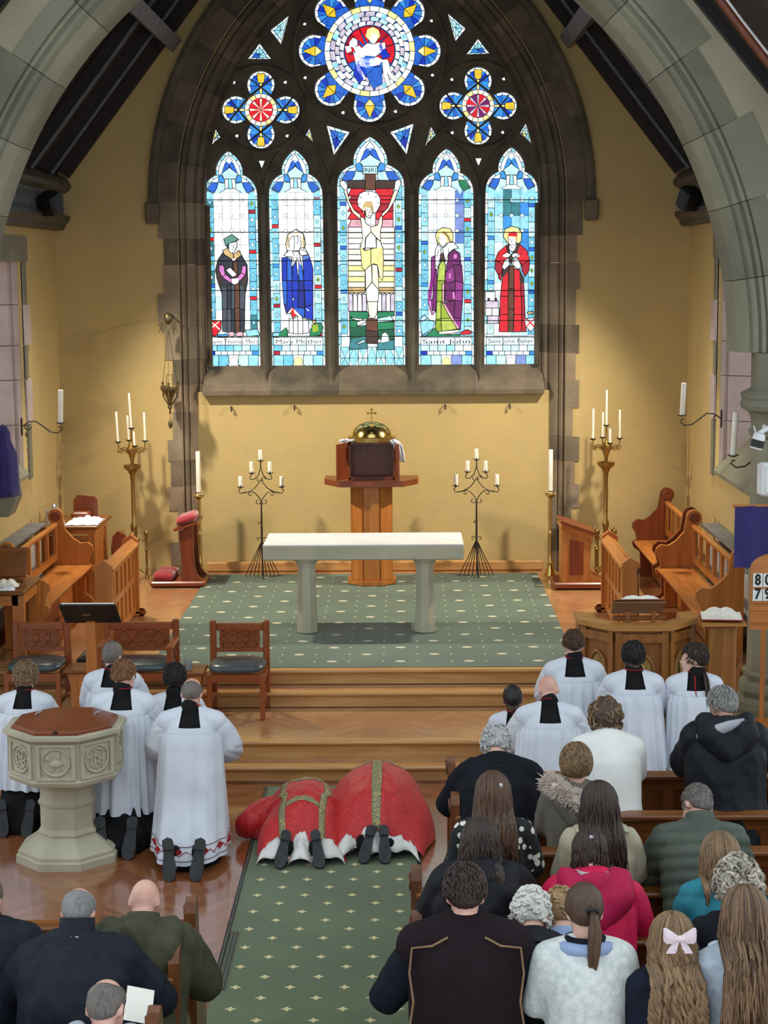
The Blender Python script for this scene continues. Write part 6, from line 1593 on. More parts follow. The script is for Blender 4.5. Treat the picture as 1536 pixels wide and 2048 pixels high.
            for i in range(n):
                u = 2*PI*i/n
                pl_ = math.sin(pn*u+ph[0]+1.2*math.sin(3*u+ph[1]))*(.6+.4*math.sin(7*u+ph[2]))
                rr = 1+am_*pl_+.03*t*math.sin(5*u+ph[3])
                yy = math.sin(u); xx = math.cos(u)
                ring.append((a*rr*math.copysign(abs(xx)**.85, xx), cy+c_*rr*math.copysign(abs(yy)**.9, yy)*(1+.12*t)-.03*t, z+.008*math.sin(3*u+ph[0])*t))
            rings.append(ring)
        me = MB().loft(rings, cap=False).mesh('gathered_skirt', 'all')
        obj('gathered_skirt', me, mw, sur)
        for i, q in ((0, -1), (1, 1)):
            sl_ = MB(); path = [s.sh[i]+Vector((-q*.045*k, 0, .0)), s.sh[i]+(s.el[i]-s.sh[i])*.25, s.sh[i]+(s.el[i]-s.sh[i])*.6, s.el[i]+Vector((q*.0, -.01, -.02)), s.el[i]+(s.hn[i]-s.el[i])*.4+Vector((0, 0, -.03)), s.el[i]+(s.hn[i]-s.el[i])*.8+Vector((0, 0, -.05))]
            rad = [.082, .092, .098, .105, .112, .12]; rr_ = []
            # finer path
            pp, rd_ = [], []
            for m_ in range(len(path)-1):
                for e in range(4):
                    f = e/4; pp.append(path[m_]+(path[m_+1]-path[m_])*f); rd_.append((rad[m_]+(rad[m_+1]-rad[m_])*f)*k)
            pp.append(path[-1]); rd_.append(rad[-1]*k)
            for m_, (c, r_) in enumerate(zip(pp, rd_)):
                tt = (pp[min(m_+1, len(pp)-1)]-pp[max(m_-1, 0)]).normalized(); a = tt.cross(Vector((0, 0, 1))).normalized(); bb = tt.cross(a)
                rr_.append([tuple(c+(a*math.cos(2*PI*g/48)+bb*math.sin(2*PI*g/48))*r_*(1+.05*(m_/len(pp))*math.sin(9*2*PI*g/48+ph[i])+.02*math.sin(5*g+m_*.4))) for g in range(48)])
            sl_.loft(rr_, cap=False).build('sleeve', mw, sur, smooth='all')
            if lace: pass
        if lace:
            red = cloth_mat('lace_red', (158, 40, 48)); gr = cloth_mat('lace_line', (120, 92, 100))
            base = rings[-4]; base2 = rings[-2]
            for rg2, mt2, rad2 in ((rings[-5], gr, .003), (rings[-2], gr, .003)):
                MB().tube([(p[0]*1.012, (p[1]-s.P.y)*1.012+s.P.y, p[2]) for p in rg2], rad2, 5, closed=True).build('hem_line', mt2, sur)
            zz = [(rings[-4] if g % 2 else rings[-3])[g*3 % n] for g in range(n//3)]
            MB().tube([(p[0]*1.014, (p[1]-s.P.y)*1.014+s.P.y, p[2]) for p in zz], .0035, 5, closed=True).build('zigzag_braid', red, sur)
            for g in range(0, n, 12):
                p = Vector(rings[-4][g]); nrm = Vector((p.x, p.y-s.P.y, 0)).normalized()
                xx = Vector((-nrm.y, nrm.x, 0)); h_ = .026
                q_ = p+nrm*.012
                MB().loft([[tuple(q_+xx*h_), tuple(q_+Vector((0, 0, h_))), tuple(q_-xx*h_), tuple(q_-Vector((0, 0, h_)))], [tuple(q_+nrm*.004+xx*h_), tuple(q_+nrm*.004+Vector((0, 0, h_))), tuple(q_+nrm*.004-xx*h_), tuple(q_+nrm*.004-Vector((0, 0, h_)))]]).build('lozenge', red, sur)
    # ---- hair
    def cap(s, col, thick=.012, nape=-.085, crown=True, lump=.004, freq=18, front=.045, side=-.035, name='hair', bald=None, back=0):
        """hair shell over the skull; bald = radius of a bare patch on the crown"""
        H = s.H; nu, nv = 56, 34; vs = []; keep = []
        for j in range(nv+1):
            a = PI*j/nv
            for i in range(nu):
                u = 2*PI*i/nu
                dx, dy, dz = math.sin(a)*math.cos(u), math.sin(a)*math.sin(u), math.cos(a)
                low = max(0, -dz)
                q = Vector((dx*.0755, dy*.094-.012-.012*low*(dy < 0), dz*.096+.022))
                n = Vector((dx, dy, dz))
                lumpv = lump*(noise.noise(q*freq*6)+.6*noise.noise(q*freq*13))
                th = thick+lumpv+back*max(0, -dy)*.5
                # hairline
                f = (dy+1)/2
                line = nape+(front-nape)*max(0, min(1, (f-.18)/.62))**1.1
                if abs(dx) > .72 and dy > -.3: line = max(line, side)
                z = q.z
                t = min(1, max(0, (z-line)/.022))
                if bald:
                    rr = math.hypot(q.x, q.y+.02)
                    if q.z > .04: t = min(t, max(0, (rr-bald)/.02))
                vs.append(H @ (q+n*(th*t-.006*(1-t))))
        fs = []
        for j in range(nv):
            for i in range(nu):
                fs.append((j*nu+i, (j+1)*nu+i, (j+1)*nu+(i+1) % nu, j*nu+(i+1) % nu))
        b = MB(); b.add(vs, fs)
        return b.build(name, hm(col), s.root, smooth='all')
    def fuzz(s, col, n=420, ln=.03, low=-.06, seed=1, vol=.012, rad=.0035):
        """short combed locks lying on the skull"""
        rg_ = random.Random(seed); b = MB(); H = s.H
        for _ in range(n):
            u = rg_.uniform(0, 2*PI); a = math.acos(rg_.uniform(-.45, 1)); pts = []
            if math.sin(a)*math.sin(u) > .3 and math.cos(a) < .35: continue
            du = rg_.uniform(-.12, .12)
            for j in range(4):
                aa = a+ln/.09*j/3; uu = u+du*j
                th = vol+(.002, .006, .006, .001)[j]
                pts.append(H @ Vector((math.sin(aa)*math.cos(uu)*(.0755+th), math.sin(aa)*math.sin(uu)*(.094+th)-.012, math.cos(aa)*(.096+th)+.022)))
            if (H.inverted() @ pts[-1]).z < low: continue
            b.tube(pts, [rad*.8, rad, rad*.8, rad*.15], 4)
        return b.build('locks', hm(col), s.root, smooth='all')
    def strands(s, col, n=220, length=.35, width=1.0, wave=.006, rad=.0055, start=-.02, spread=1.0, out=.012, curl=0, seed=1, name='long_hair', part='back', pull=0, tuft=.03):
        """long hair: many tapering locks falling from the crown over the back"""
        rg_ = random.Random(seed); H = s.H; b = MB()
        if not curl: n = int(n*1.35); rad *= .78
        back = (H.to_3x3() @ Vector((0, -1, 0))).normalized()
        for m_ in range(n):
            u = R(rg_.uniform(-205, 25)) if part == 'back' else R(rg_.uniform(0, 360))
            if part == 'back': u = R(-90+rg_.uniform(-1, 1)*118*width)
            a0_ = rg_.uniform(.02, .5); pts = []
            th = out+rg_.uniform(-.004, .008)
            aend = rg_.uniform(1.55, 1.8)
            for j in range(6):
                a = a0_+(aend-a0_)*j/5
                q = Vector((math.sin(a)*math.cos(u)*(.0755+th), math.sin(a)*math.sin(u)*(.094+th)-.012, math.cos(a)*(.096+th)+.022))
                pts.append(H @ q)
            last = pts[-1]; L = length*rg_.uniform(.82, 1.06)*s.k
            dv = (pts[-1]-pts[-2]).normalized()
            px_ = (last-s.hc).x
            ph = rg_.uniform(0, 6.28); ph2 = rg_.uniform(0, 6.28)
            steps = 12 if curl else 9; cur = last.copy()
            spine = s.neck
            for j in range(1, steps+1):
                f = j/steps
                want = Vector((0, 0, -1))
                # ride down the back, clear of the clothes
                dirn = (dv*(1-f)*.6+want*.9+Vector((px_*spread*.8, 0, 0))).normalized()
                cur = cur+dirn*(L/steps)
                yb = s.neck.y-(s.neck.z-cur.z)*math.tan(math.atan2(s.sp.y, s.sp.z))-.125*s.k*1.0-tuft*rg_.uniform(.6, 1.3)
                if cur.z < s.neck.z+.03: cur.y = min(cur.y+.004, yb) if cur.y > yb else cur.y+(yb-cur.y)*.25
                w = Vector((wave*math.sin(ph+f*7), wave*math.cos(ph2+f*6), 0))
                if curl: w = Vector((curl*math.cos(ph+f*22), curl*math.sin(ph+f*22), 0))
                pts.append(cur+w)
            N = len(pts)
            b.tube(pts, [rad*(.6+.6*min(1, j/4))*(1 if j < N-4 else (N-j)/4*.9+.1) for j in range(N)], 5)
        return b.build(name, hm(col), s.root, smooth='all')
    def curls(s, col, n=150, r_=.016, vol=.02, low=-.09, seed=1, name='curls', tube=.006):
        rg_ = random.Random(seed); b = MB(); H = s.H
        for _ in range(n):
            u = rg_.uniform(0, 2*PI); a = math.acos(rg_.uniform(-.75, 1)); th = vol*rg_.uniform(.5, 1.1)
            n_ = Vector((math.sin(a)*math.cos(u), math.sin(a)*math.sin(u), math.cos(a)))
            q = Vector((n_.x*(.0755+th), n_.y*(.094+th)-.012, n_.z*(.096+th)+.022))
            if q.z < low or (n_.y > .45 and q.z < .05): continue
            t1 = n_.orthogonal().normalized(); t2 = n_.cross(t1); ang = rg_.uniform(0, 6.28)
            e1 = t1*math.cos(ang)+t2*math.sin(ang); e2 = n_.cross(e1)
            rr = r_*rg_.uniform(.7, 1.25); m_ = 8
            pts = [H @ (q+e1*rr*math.cos(5.2*j/m_)+(e2*.8+n_*.5)*rr*math.sin(5.2*j/m_)+e2*.006*j*.3) for j in range(m_+1)]
            b.tube(pts, [tube*(1 if 0 < j < m_ else .5) for j in range(m_+1)], 5)
        return b.build(name, hm(col), s.root, smooth='all')
    def hood(s, mat, size=1.0, drop=.02, name='hood', fur=None, off=(0, 0, 0), amp=.008):
        b = MB(); k = s.k*size; c = s.neck-s.sp*(.05+drop)+Vector((0, -.115*s.k, 0))+Vector(off)
        for q in (-1, 1):
            capsule(b, c+Vector((q*.085*k, .10, .085)), c+Vector((q*.075*k, .0, .03)), .042*k, .05*k); capsule(b, c+Vector((q*.075*k, .0, .03)), c+Vector((0, -.02, -.06*k)), .05*k, .06*k)
            capsule(b, c+Vector((q*.05*k, .0, .02)), c+Vector((0, .0, -.13*k)), .045*k, .04*k)
        b.ball(tuple(c+Vector((0, .03, .0))), (.09*k, .05*k, .1*k), 12, 8)
        return s.wear(name, b, mat, voxel=.013, smooth=12, amp=amp*1.3, freq=9, seed=3)
def furry(name, pts, rad, n, col, parent, seed=0, ln=.03):
    rg_ = random.Random(seed); b = MB(); P_ = [Vector(p) for p in pts]
    b.tube(P_, rad*.75, 10)
    for _ in range(n):
        f = rg_.random()*(len(P_)-1); i = int(f); c = P_[i].lerp(P_[i+1], f-i); t = (P_[i+1]-P_[i]).normalized()
        a = t.orthogonal().normalized(); bb = t.cross(a); u = rg_.uniform(0, 6.28); n_ = a*math.cos(u)+bb*math.sin(u)
        p = c+n_*rad*.7; q = p+(n_+t*rg_.uniform(-.8, .8)).normalized()*ln*rg_.uniform(.6, 1.2)
        b.tube([p, (p+q)/2+t*.004, q], [.004, .003, .0006], 4)
    return b.build(name, col, parent)
# ------------------------------------------------------------------ altar servers kneeling on the nave floor
def server(label, px, py, hz, hair, skin='pale', k=1.0, lean=6, bow=16, length=.62, **kw):
    lace = kw.pop('lace', None); gather = kw.pop('gather', True); hs = kw.pop('hs', {}); seed = kw.pop('seed', 0); fl_ = kw.pop('flare', .16)
    f = Fig(label, px, py, hz, k, lean, bow, skin=skin, **kw)
    f.body(); f.vestments(length, lace=lace, gather=gather, seed=seed, flare=fl_); f.shoes(backw=.13 if lace else 0)
    if hair: f.cap(hair, **hs)
    if hair and hs.get('thick', 0) >= .01: f.fuzz(hair, 420, .03, seed=seed, vol=hs['thick'], low=hs.get('nape', -.085)+.015)
    return f
G1 = 'kneeling altar servers in white surplices'
f = server('curly fair-haired server in white surplice kneeling behind the font', 52, 1355, 1.12, 'dkblond', k=1.0, length=.7, seed=1, hs=dict(thick=.018, lump=.006), group=G1)
f.curls('dkblond', 110, .016, .022, -.07, 3, tube=.005)
server('server with cropped grey-brown hair kneeling beside the armchair', 226, 1312, 1.20, 'salt', k=1.06, length=.7, seed=2, hs=dict(thick=.008, lump=.002), bow=10, turn=-15, group=G1)
server('tall ginger-brown haired server in short surplice kneeling by the font', 248, 1352, 1.24, 'ginger', k=1.1, length=.78, seed=3, hs=dict(thick=.013, lump=.005, nape=-.06), bow=14, turn=-20, group=G1)
server('black-haired server kneeling between the bald man and the chair', 350, 1358, 1.09, 'black', 'dark', k=1.0, length=.72, seed=4, hs=dict(thick=.014, lump=.004), bow=10, group=G1)
server('bald man in long surplice with red embroidered hem kneeling', 384, 1388, 1.18, 'salt', 'pink', k=1.06, length=.94, seed=5, lace=True, gather=False, flare=.14, wide=1.12, hs=dict(thick=.006, lump=.001, bald=.062), bow=24, elbow=(.31, .08, -.26), group=G1)
server('small black-haired child server kneeling beside the bald man', 1025, 1398, .93, 'black', 'dark', k=.82, length=.6, seed=6, hs=dict(thick=.008, lump=.002), bow=12, group=G1)
server('bald man in gathered surplice with head bowed near the steps', 1096, 1382, 1.13, None, 'pink', k=1.06, lean=10, bow=34, length=.95, seed=7, wide=1.12, group=G1, elbow=(.28, .1, -.26))
server('brown-haired server with short sides kneeling before the ambo', 1147, 1290, 1.28, 'brown', k=1.1, length=.8, seed=8, hs=dict(thick=.01, lump=.003, nape=-.05), bow=8, group=G1)
server('black-haired server in short cotta kneeling before the ambo centre', 1266, 1314, 1.28, 'black', 'dark', k=1.06, length=.66, seed=9, hs=dict(thick=.012, lump=.003), bow=10, turn=14, group=G1, flare=.2)
f = server('ponytailed server looking sideways in front of the book stand', 1388, 1318, 1.26, 'dkbrown', k=1.0, length=.9, seed=10, hs=dict(thick=.012, lump=.002, nape=-.07), bow=4, turn=62, group=G1)
b = MB()
for i in range(26):
    c = Vector((.0, 0, 0)); rg2 = random.Random(i)
    o_ = Vector((rg2.uniform(-.016, .016), rg2.uniform(-.012, .012), 0))
    b.tube([f.hc+Vector((.06, -.05, -.06))+o_*.5, f.neck+Vector((.075, -.10, .0))+o_, f.neck+Vector((.085, -.15, -.1))+o_, f.neck+Vector((.08, -.155, -.2))+o_*.6, f.neck+Vector((.075, -.15, -.26))+o_*.2], [.006, .007, .007, .005, .001], 5)
b.build('ponytail', hm('dkbrown'), f.root, smooth='all')
MB().tube([f.neck+Vector((-.01, -.085, .02)), f.neck+Vector((-.012, -.125, -.05)), f.neck+Vector((-.006, -.15, -.13)), f.neck+Vector((-.01, -.156, -.2))], .006, 6).build('red_cord', cloth_mat('crimson', (150, 26, 36)), f.root)

# ------------------------------------------------------------------ the two bowed to the ground
def brocade():
    mt, nt, b = new_mat('red_brocade')
    v = coords(nt)
    vo = nd(nt, 'ShaderNodeTexVoronoi', Scale=26); nt.links.new(v, vo.inputs['Vector'])
    n = nd(nt, 'ShaderNodeTexNoise', Scale=40, Detail=3); nt.links.new(v, n.inputs['Vector'])
    mxx = nt.nodes.new('ShaderNodeMath'); mxx.operation = 'MULTIPLY'; nt.links.new(vo.outputs['Distance'], mxx.inputs[0]); nt.links.new(n.outputs['Fac'], mxx.inputs[1])
    nt.links.new(ramp(nt, mxx.outputs[0], [(.1, (206, 36, 34)), (.3, (184, 20, 28)), (.45, (214, 50, 44))]), b.inputs['Base Color'])
    b.inputs['Roughness'].default_value = .5; b.inputs['Sheen Weight'].default_value = .12
    bump(nt, b, mxx.outputs[0], .3, .004)
    return mt
M_BROC = brocade()
def orphrey_mat():
    mt, nt, b = new_mat('green_gold_orphrey')
    v = coords(nt)
    vo = nd(nt, 'ShaderNodeTexVoronoi', Scale=48); vo.feature = 'DISTANCE_TO_EDGE'; nt.links.new(v, vo.inputs['Vector'])
    nt.links.new(ramp(nt, vo.outputs['Distance'], [(.04, (196, 170, 104)), (.12, (70, 92, 76)), (.3, (110, 124, 104))]), b.inputs['Base Color'])
    b.inputs['Roughness'].default_value = .45; bump(nt, b, vo.outputs['Distance'], .4, .004)
    return mt
M_ORPH = orphrey_mat()
M_ALB = cloth_mat('white_alb', (226, 224, 218), (238, 236, 231))
def prostrate(label, px, py, W_, L_, hair, dalm, seed, hgt=.40):
    """kneeling figure folded down to the floor; px,py = the floor point between the shoe tips"""
    p = onZ(px, py, 0); k = 1.0
    t = thing('person', label, 'person', (p.x, p.y, .012))
    b = MB()
    hc = Vector((0, 1.13, .13)); sho = Vector((0, .92, .2))
    b.loft([ering(q, (0, .95, -.15), a, c) for q, a, c in ((Vector((0, .36, .2)), .11, .09), (Vector((0, .46, .23)), .145, .11), (Vector((0, .62, .24)), .14, .11), (Vector((0, .8, .23)), .155, .10), (sho, .13, .08), (Vector((0, .98, .19)), .07, .06))])
    for q in (-1, 1):
        capsule(b, (q*.08, .46, .2), (q*.11, .74, .08), .075, .055); capsule(b, (q*.11, .74, .07), (q*.09, .24, .05), .05, .035); capsule(b, (q*.09, .24, .05), (q*.09, .12, .03), .03, .025)
        capsule(b, (q*.14, .9, .18), (q*.22, .98, .06), .045, .035); capsule(b, (q*.22, .98, .05), (q*.08, 1.12, .03), .035, .028); hand(b, (q*.08, 1.13, .025), (-q*.6, .6, 0), (0, 0, 1), q)
    Hm = T(hc) @ RX(-112)
    b.ball((0, -.012, .022), (.0755, .094, .094), 16, 10, M=Hm); b.ball((0, .03, -.045), (.06, .07, .08), 14, 8, M=Hm); capsule(b, (0, .1, .01), (0, .112, -.026), .01, .014, 8, M=Hm)
    for q in (-1, 1): b.ball((q*.079, -.008, -.012), (.011, .021, .034), 10, 8, M=Hm)
    capsule(b, (0, .96, .21), Hm @ Vector((0, -.02, -.06)), .058, .055)
    obj('body', remesh(b, .012, 2, 'body'), SKIN['pale'], t)
    b = MB()
    for m_ in range(160):
        rr = random.Random(m_+seed*7); a = rr.uniform(.1, 1.9); u = rr.uniform(PI, 2*PI)
        q = Vector((math.sin(a)*math.cos(u)*.082, math.sin(a)*math.sin(u)*.1-.012, math.cos(a)*.103+.022))
        b.tube([Hm @ (q*.93), Hm @ (q*1.02+Vector((0, -.004, -.012))), Hm @ (q*1.03+Vector((0, -.004, -.03)))], [.006, .006, .001], 5)
    b.build('hair', hm(hair), t, smooth='all')
    ph = seed*1.7
    # vestment: a cloth surface over back and shoulders, falling to the floor on both sides
    def prof(v):      # ridge height and half width along the body
        if dalm: hw = .255+.05*math.sin(v*PI)+(.06 if .5 < v < .9 else 0)+.06*(1-v)
        else: hw = .30+.1*math.sin(v*PI*.9)+.03*(1-v)
        hw *= W_
        h = hgt*(.86+.24*math.sin(min(1, v*1.15)*PI*.75))*(1 if v < .9 else 1-(v-.9)*2.2)
        if v < .22: h *= .5+.5*(v/.22)**.6
        return hw, h
    y0 = .2; NU, NV = 64, 46
    def pt(u, v, lift=0):
        hw, h = prof(v)
        y = y0+v*L_
        x = u*hw
        s_ = abs(u)
        fall = (1-s_**2.3)**.62 if s_ < 1 else 0
        # legs make two ridges near the hem
        two = .05*(1-v)**2*(math.cos(u*PI*1.5)-1)*(-.0+1)
        z = (h*fall)+two*fall+.003
        z += .014*math.sin(u*9+v*5+ph)*s_*(1-v*.4)+.010*noise.noise(Vector((u*3+ph, v*5, 0)))*(1.3-v)+.012*noise.noise(Vector((u*6+ph, v*9, 4)))*fall
        edge = .02*math.sin(u*7+ph)+.03*(s_**3)*(-1 if not dalm else -2.2)
        y += edge*(1-v)
        return (x+.012*math.sin(v*11+ph)*s_, y, max(z, .004)+lift)
    b = MB(); w = NU+1
    vs = [pt(-1+2*i/NU, j/NV) for j in range(NV+1) for i in range(NU+1)]
    b.add(vs, [(j*w+i, j*w+i+1, (j+1)*w+i+1, (j+1)*w+i) for j in range(NV) for i in range(NU)])
    # the front end closes down to the floor
    rim = [pt(-1+2*i/NU, 1) for i in range(NU+1)]
    for q_, (f_, dy) in enumerate(((.7, .05), (.3, .09), (.02, .10))):
        nxt = [(x, y+(dy-(.05, .05, .09)[q_]+.03), max(.004, z*f_/((1, .7, .3)[q_]))) for x, y, z in rim]
        b.add(rim+nxt, [(i, i+1, w+i+1, w+i) for i in range(NU)]); rim = nxt
    me = b.mesh('vestment', 'all'); bm = bmesh.new(); bm.from_mesh(me); bmesh.ops.remove_doubles(bm, verts=bm.verts[:], dist=.0005); bm.to_mesh(me); bm.free()
    vest = obj('vestment', me, M_BROC, t)
    def band(u0, u1, v0, v1, nu, nv, name='orphrey'):
        b = MB(); rows = [[pt(u0+(u1-u0)*i/nu, v0+(v1-v0)*j/nv, .006) for i in range(nu+1)] for j in range(nv+1)]
        w_ = nu+1; vs = [q for r_ in rows for q in r_]
        b.add(vs, [(j*w_+i, j*w_+i+1, (j+1)*w_+i+1, (j+1)*w_+i) for j in range(nv) for i in range(nu)])
        me = b.mesh(name, 'all'); bm = bmesh.new(); bm.from_mesh(me); bmesh.ops.solidify(bm, geom=bm.faces[:], thickness=.004); bm.to_mesh(me); bm.free()
        obj(name, me, M_ORPH, vest)
    if dalm:
        band(-.52, -.38, .0, .95, 4, 44); band(.38, .52, .0, .95, 4, 44); band(-.38, .38, .26, .34, 14, 4); band(-.38, .38, .8, .89, 14, 4)
        for q in (-1, 1):   # wide sleeves
            b = MB(); pp = [Vector((q*.2, .84, .2)), Vector((q*.3, .83, .17)), Vector((q*.38, .80, .13)), Vector((q*.42, .74, .11)), Vector((q*.43, .66, .1))]
            rr = [.11, .115, .115, .11, .105]; rings = []
            for m_, c in enumerate(pp):
                tt = (pp[min(m_+1, 4)]-pp[max(m_-1, 0)]).normalized(); a = tt.cross(Vector((0, 0, 1))).normalized(); bb = tt.cross(a)
                rings.append([tuple(c+(a*math.cos(2*PI*g/32)+bb*math.sin(2*PI*g/32)*.95)*rr[m_]*(1+.05*math.sin(g*1.2+m_))) for g in range(32)])
            rings = [[(x, y, max(z, .006)) for x, y, z in r_] for r_ in rings]
            b.loft(rings).build('sleeve', M_BROC, vest, smooth='all')
        am_ = MB(); am_.loft([ering((0, y, z), (0, .9, -.2), a, c, 20) for y, z, a, c in ((1.06, hgt*.84, .13, .05), (1.12, hgt*.8, .12, .06), (1.18, hgt*.62, .09, .06), (1.2, hgt*.5, .06, .04))]).build('amice', M_ALB, t, smooth='all')
    else:
        band(-.09, .09, 0, 1, 6, 48); band(-.5, -.07, .86, .97, 14, 5); band(.07, .5, .86, .97, 14, 5)
    # white alb gathered round the legs, and the shoes
    for q in (-1, 1):
        b = MB(); rows = []
        for j in range(14):
            v = j/13; row = []
            for i in range(29):
                u = -1+2*i/28
                hw = .17+.04*(1-v)
                x = q*.115+u*hw
                z = (.07+(hgt-.10)*v+.03*math.sin(v*PI))*(max(0, 1-abs(u)**2.4))**.6
                y = .06+v*.34+.03*math.sin(u*6+ph+q)*(1-v)+.06*(1-abs(u))*(1-v)
                z += .012*math.sin(u*8+v*4+ph)*(1-abs(u)*.5)*(v < .95)
                vv = (y-y0)/L_
                if vv > -.02:
                    hw_, h_ = prof(max(vv, 0)); z = min(z, min(pt(max(-1, min(1, x/hw_+e_)), max(vv, 0))[2] for e_ in (-.06, 0, .06))-.02)
                row.append((x, y, max(.004, z)))
            rows.append(row)
        vs = [p_ for r_ in rows for p_ in r_]; b.add(vs, [(j*29+i, j*29+i+1, (j+1)*29+i+1, (j+1)*29+i) for j in range(13) for i in range(28)])
        me = b.mesh('alb', 'all'); bm = bmesh.new(); bm.from_mesh(me); bmesh.ops.solidify(bm, geom=bm.faces[:], thickness=.004); bm.to_mesh(me); bm.free()
        obj('alb', me, M_ALB, t)
        out = [(-.034, -.125), (-.036, -.09), (-.03, -.04), (-.04, .03), (-.046, .08), (-.038, .125), (-.012, .148), (.016, .146), (.036, .12), (.042, .07), (.036, .01), (.03, -.05), (.036, -.1), (.028, -.13), (0, -.142)]
        ang = q*(.16 if dalm else .05 if q > 0 else .22)
        up_ = Vector((-ang, .62, .78)).normalized(); n = Vector((0, -.78, .62)); n = (n-up_*n.dot(up_)).normalized(); x = up_.cross(n)
        Mx = Matrix((x, -up_, n)).transposed().to_4x4(); Mx.translation = Vector((q*(.125 if dalm else .062), .09, .125))
        sh = MB(); sh.loft([[(p_[0]*f_, p_[1]*f_, z) for p_ in out] for f_, z in ((.9, -.075), (1, -.05), (1.02, -.012), (1, 0))], M=Mx)
        o = sh.build('shoe', M_BLACKP, t, smooth=True)
        so = MB(); so.loft([[(p_[0]*1.04, p_[1]*1.02, z) for p_ in out] for z in (-.004, .008)], M=Mx)
        so.prism([(-.033, -.06), (.031, -.06), (.036, -.1), (.028, -.13), (0, -.142), (-.034, -.125), (-.036, -.09)], .008, .024, 'z', M=Mx)
        so.build('sole', pm('dark_rubber', (46, 48, 50), (58, 60, 62), 20, .8, .3), o)
        tb_ = MB(); capsule(tb_, (q*.1, .16, .1), (q*.1, .42, .12), .05, .06); tb_.build('trouser_leg', cloth_mat('black_trouser', (16, 16, 18)), t, smooth='all')
prostrate('figure bowed to the floor in red dalmatic with two green-gold stripes', 600, 1742, 1.0, .91, 'dkbrown', True, 1, .37)
prostrate('figure bowed to the floor in red chasuble with one green-gold stripe', 752, 1732, 1.06, 1.03, 'grey', False, 2, .44)

# ------------------------------------------------------------------ congregation, nave side by the ambo
Z = .19
def person(label, px, py, hz, k=1.0, lean=16, bow=22, **kw):
    voxel = kw.pop('voxel', .012)
    f = Fig(label, px, py, hz, k, lean, bow, z0=Z, **kw); f.body(voxel); return f
DARKT = cloth_mat('charcoal_trousers', (30, 31, 34))
NAVYT = cloth_mat('navy_trousers', (26, 30, 46))
blackwool = cloth_mat('black_wool', (17, 19, 26), (24, 26, 34))
f = person('grey curly-haired woman in black wool jacket at the front rail', 993, 1492, 1.24, 1.08, 22, 34, wide=1.2, elbow=(.33, .06, -.27))
f.jacket(blackwool, .032, -.22, amp=.010, collar=.05, seed=1, bulk=1.06); f.trousers(DARKT); f.cap('silver', .018, lump=.005); f.curls('silver', 190, .014, .024, -.085, 2)
f = person('woman with brown blow-dried hair in plain white coat', 1211, 1440, 1.36, 1.08, 16, 30, wide=1.0)
f.jacket(cloth_mat('white_coat', (222, 222, 216), (234, 234, 229)), .035, -.42, amp=.006, collar=.035, seed=2, freq=4, bulk=1.1, name='coat'); f.trousers(DARKT); f.cap('brown', .03, nape=-.13, lump=.010, back=.02); f.curls('dkblond', 90, .024, .03, -.1, 5, name='waves', tube=.008)
f = person('grey-haired man in black hooded raincoat near the pier', 1443, 1412, 1.46, 1.14, 10, 20, wide=1.14, skin='pink', turn=28, tiltx=-4)
rain = cloth_mat('black_raincoat', (20, 23, 28), (28, 31, 37), .55)
f.jacket(rain, .04, -.34, amp=.013, collar=.06, seed=3, bulk=1.08, name='raincoat'); f.trousers(DARKT); f.cap('grey', .014, lump=.005); f.fuzz('grey', 600, .032, -.07, 5, .014); f.hood(rain, 1.35, .0)
b = MB()
f_l = pm('grey_lining', (150, 154, 160), (166, 170, 176), 8, .8, .2)
MB().tube([f.neck+Vector((-.19, -.08, -.05)), f.neck+Vector((-.11, -.165, -.0)), f.neck+Vector((.0, -.175, .05)), f.neck+Vector((.1, -.12, .07))], [.025, .045, .034, .014], 10).build('hood_lining', f_l, f.root, smooth='all')
# second row
taupe = cloth_mat('taupe_coat', (96, 90, 80), (112, 106, 95))
f = person('fair-haired child in taupe coat with pale fur-trimmed hood', 1152, 1530, 1.32, .92, 4, 10, wide=1.0, elbow=(.27, .06, -.26))
f.jacket(taupe, .035, -.5, amp=.007, collar=.04, seed=4, bulk=1.08, name='coat'); f.trousers(DARKT); f.cap('dkblond', .02, nape=-.1, lump=.003); f.fuzz('dkblond', 700, .045, -.09, 6, .02)
f.hood(taupe, 1.2, .04)
fur = pm('pale_fur', (198, 182, 170), (222, 210, 200), 30, .95, .3)
furry('fur_trim', [f.neck+Vector((-.185, .0, .05)), f.neck+Vector((-.13, -.09, .025)), f.neck+Vector((-.03, -.15, -.03)), f.neck+Vector((.06, -.17, -.07)), f.neck+Vector((.12, -.15, -.06)), f.neck+Vector((.14, -.10, .0))], .055, 2200, fur, f.root, 1, .042)
# third row
f = person('long-haired woman in black dress scattered with white flowers', 986, 1592, 1.36, 1.02, 10, 18, wide=1.0, elbow=(.30, .02, -.27))
def floral():
    mt, nt, b = new_mat('black_floral')
    v = coords(nt)
    vo = nd(nt, 'ShaderNodeTexVoronoi', Scale=17, Randomness=.85); nt.links.new(v, vo.inputs['Vector'])
    n = nd(nt, 'ShaderNodeTexNoise', Scale=60, Detail=2); nt.links.new(v, n.inputs['Vector'])
    a = nt.nodes.new('ShaderNodeMath'); a.operation = 'MULTIPLY_ADD'; a.inputs[1].default_value = .25; nt.links.new(n.outputs['Fac'], a.inputs[0]); nt.links.new(vo.outputs['Distance'], a.inputs[2])
    nt.links.new(ramp(nt, a.outputs[0], [(.40, (224, 220, 208)), (.44, (226, 222, 210)), (.46, (18, 24, 24)), (.9, (20, 26, 28))]), b.inputs['Base Color'])
    b.inputs['Roughness'].default_value = .8
    return mt
f.jacket(floral(), .022, -.4, amp=.008, collar=0, seed=5, name='dress'); f.cap('brown', .014, nape=-.09)
f.strands('brown', 260, .34, .95, .006, .0065, out=.016, seed=7, spread=.8)
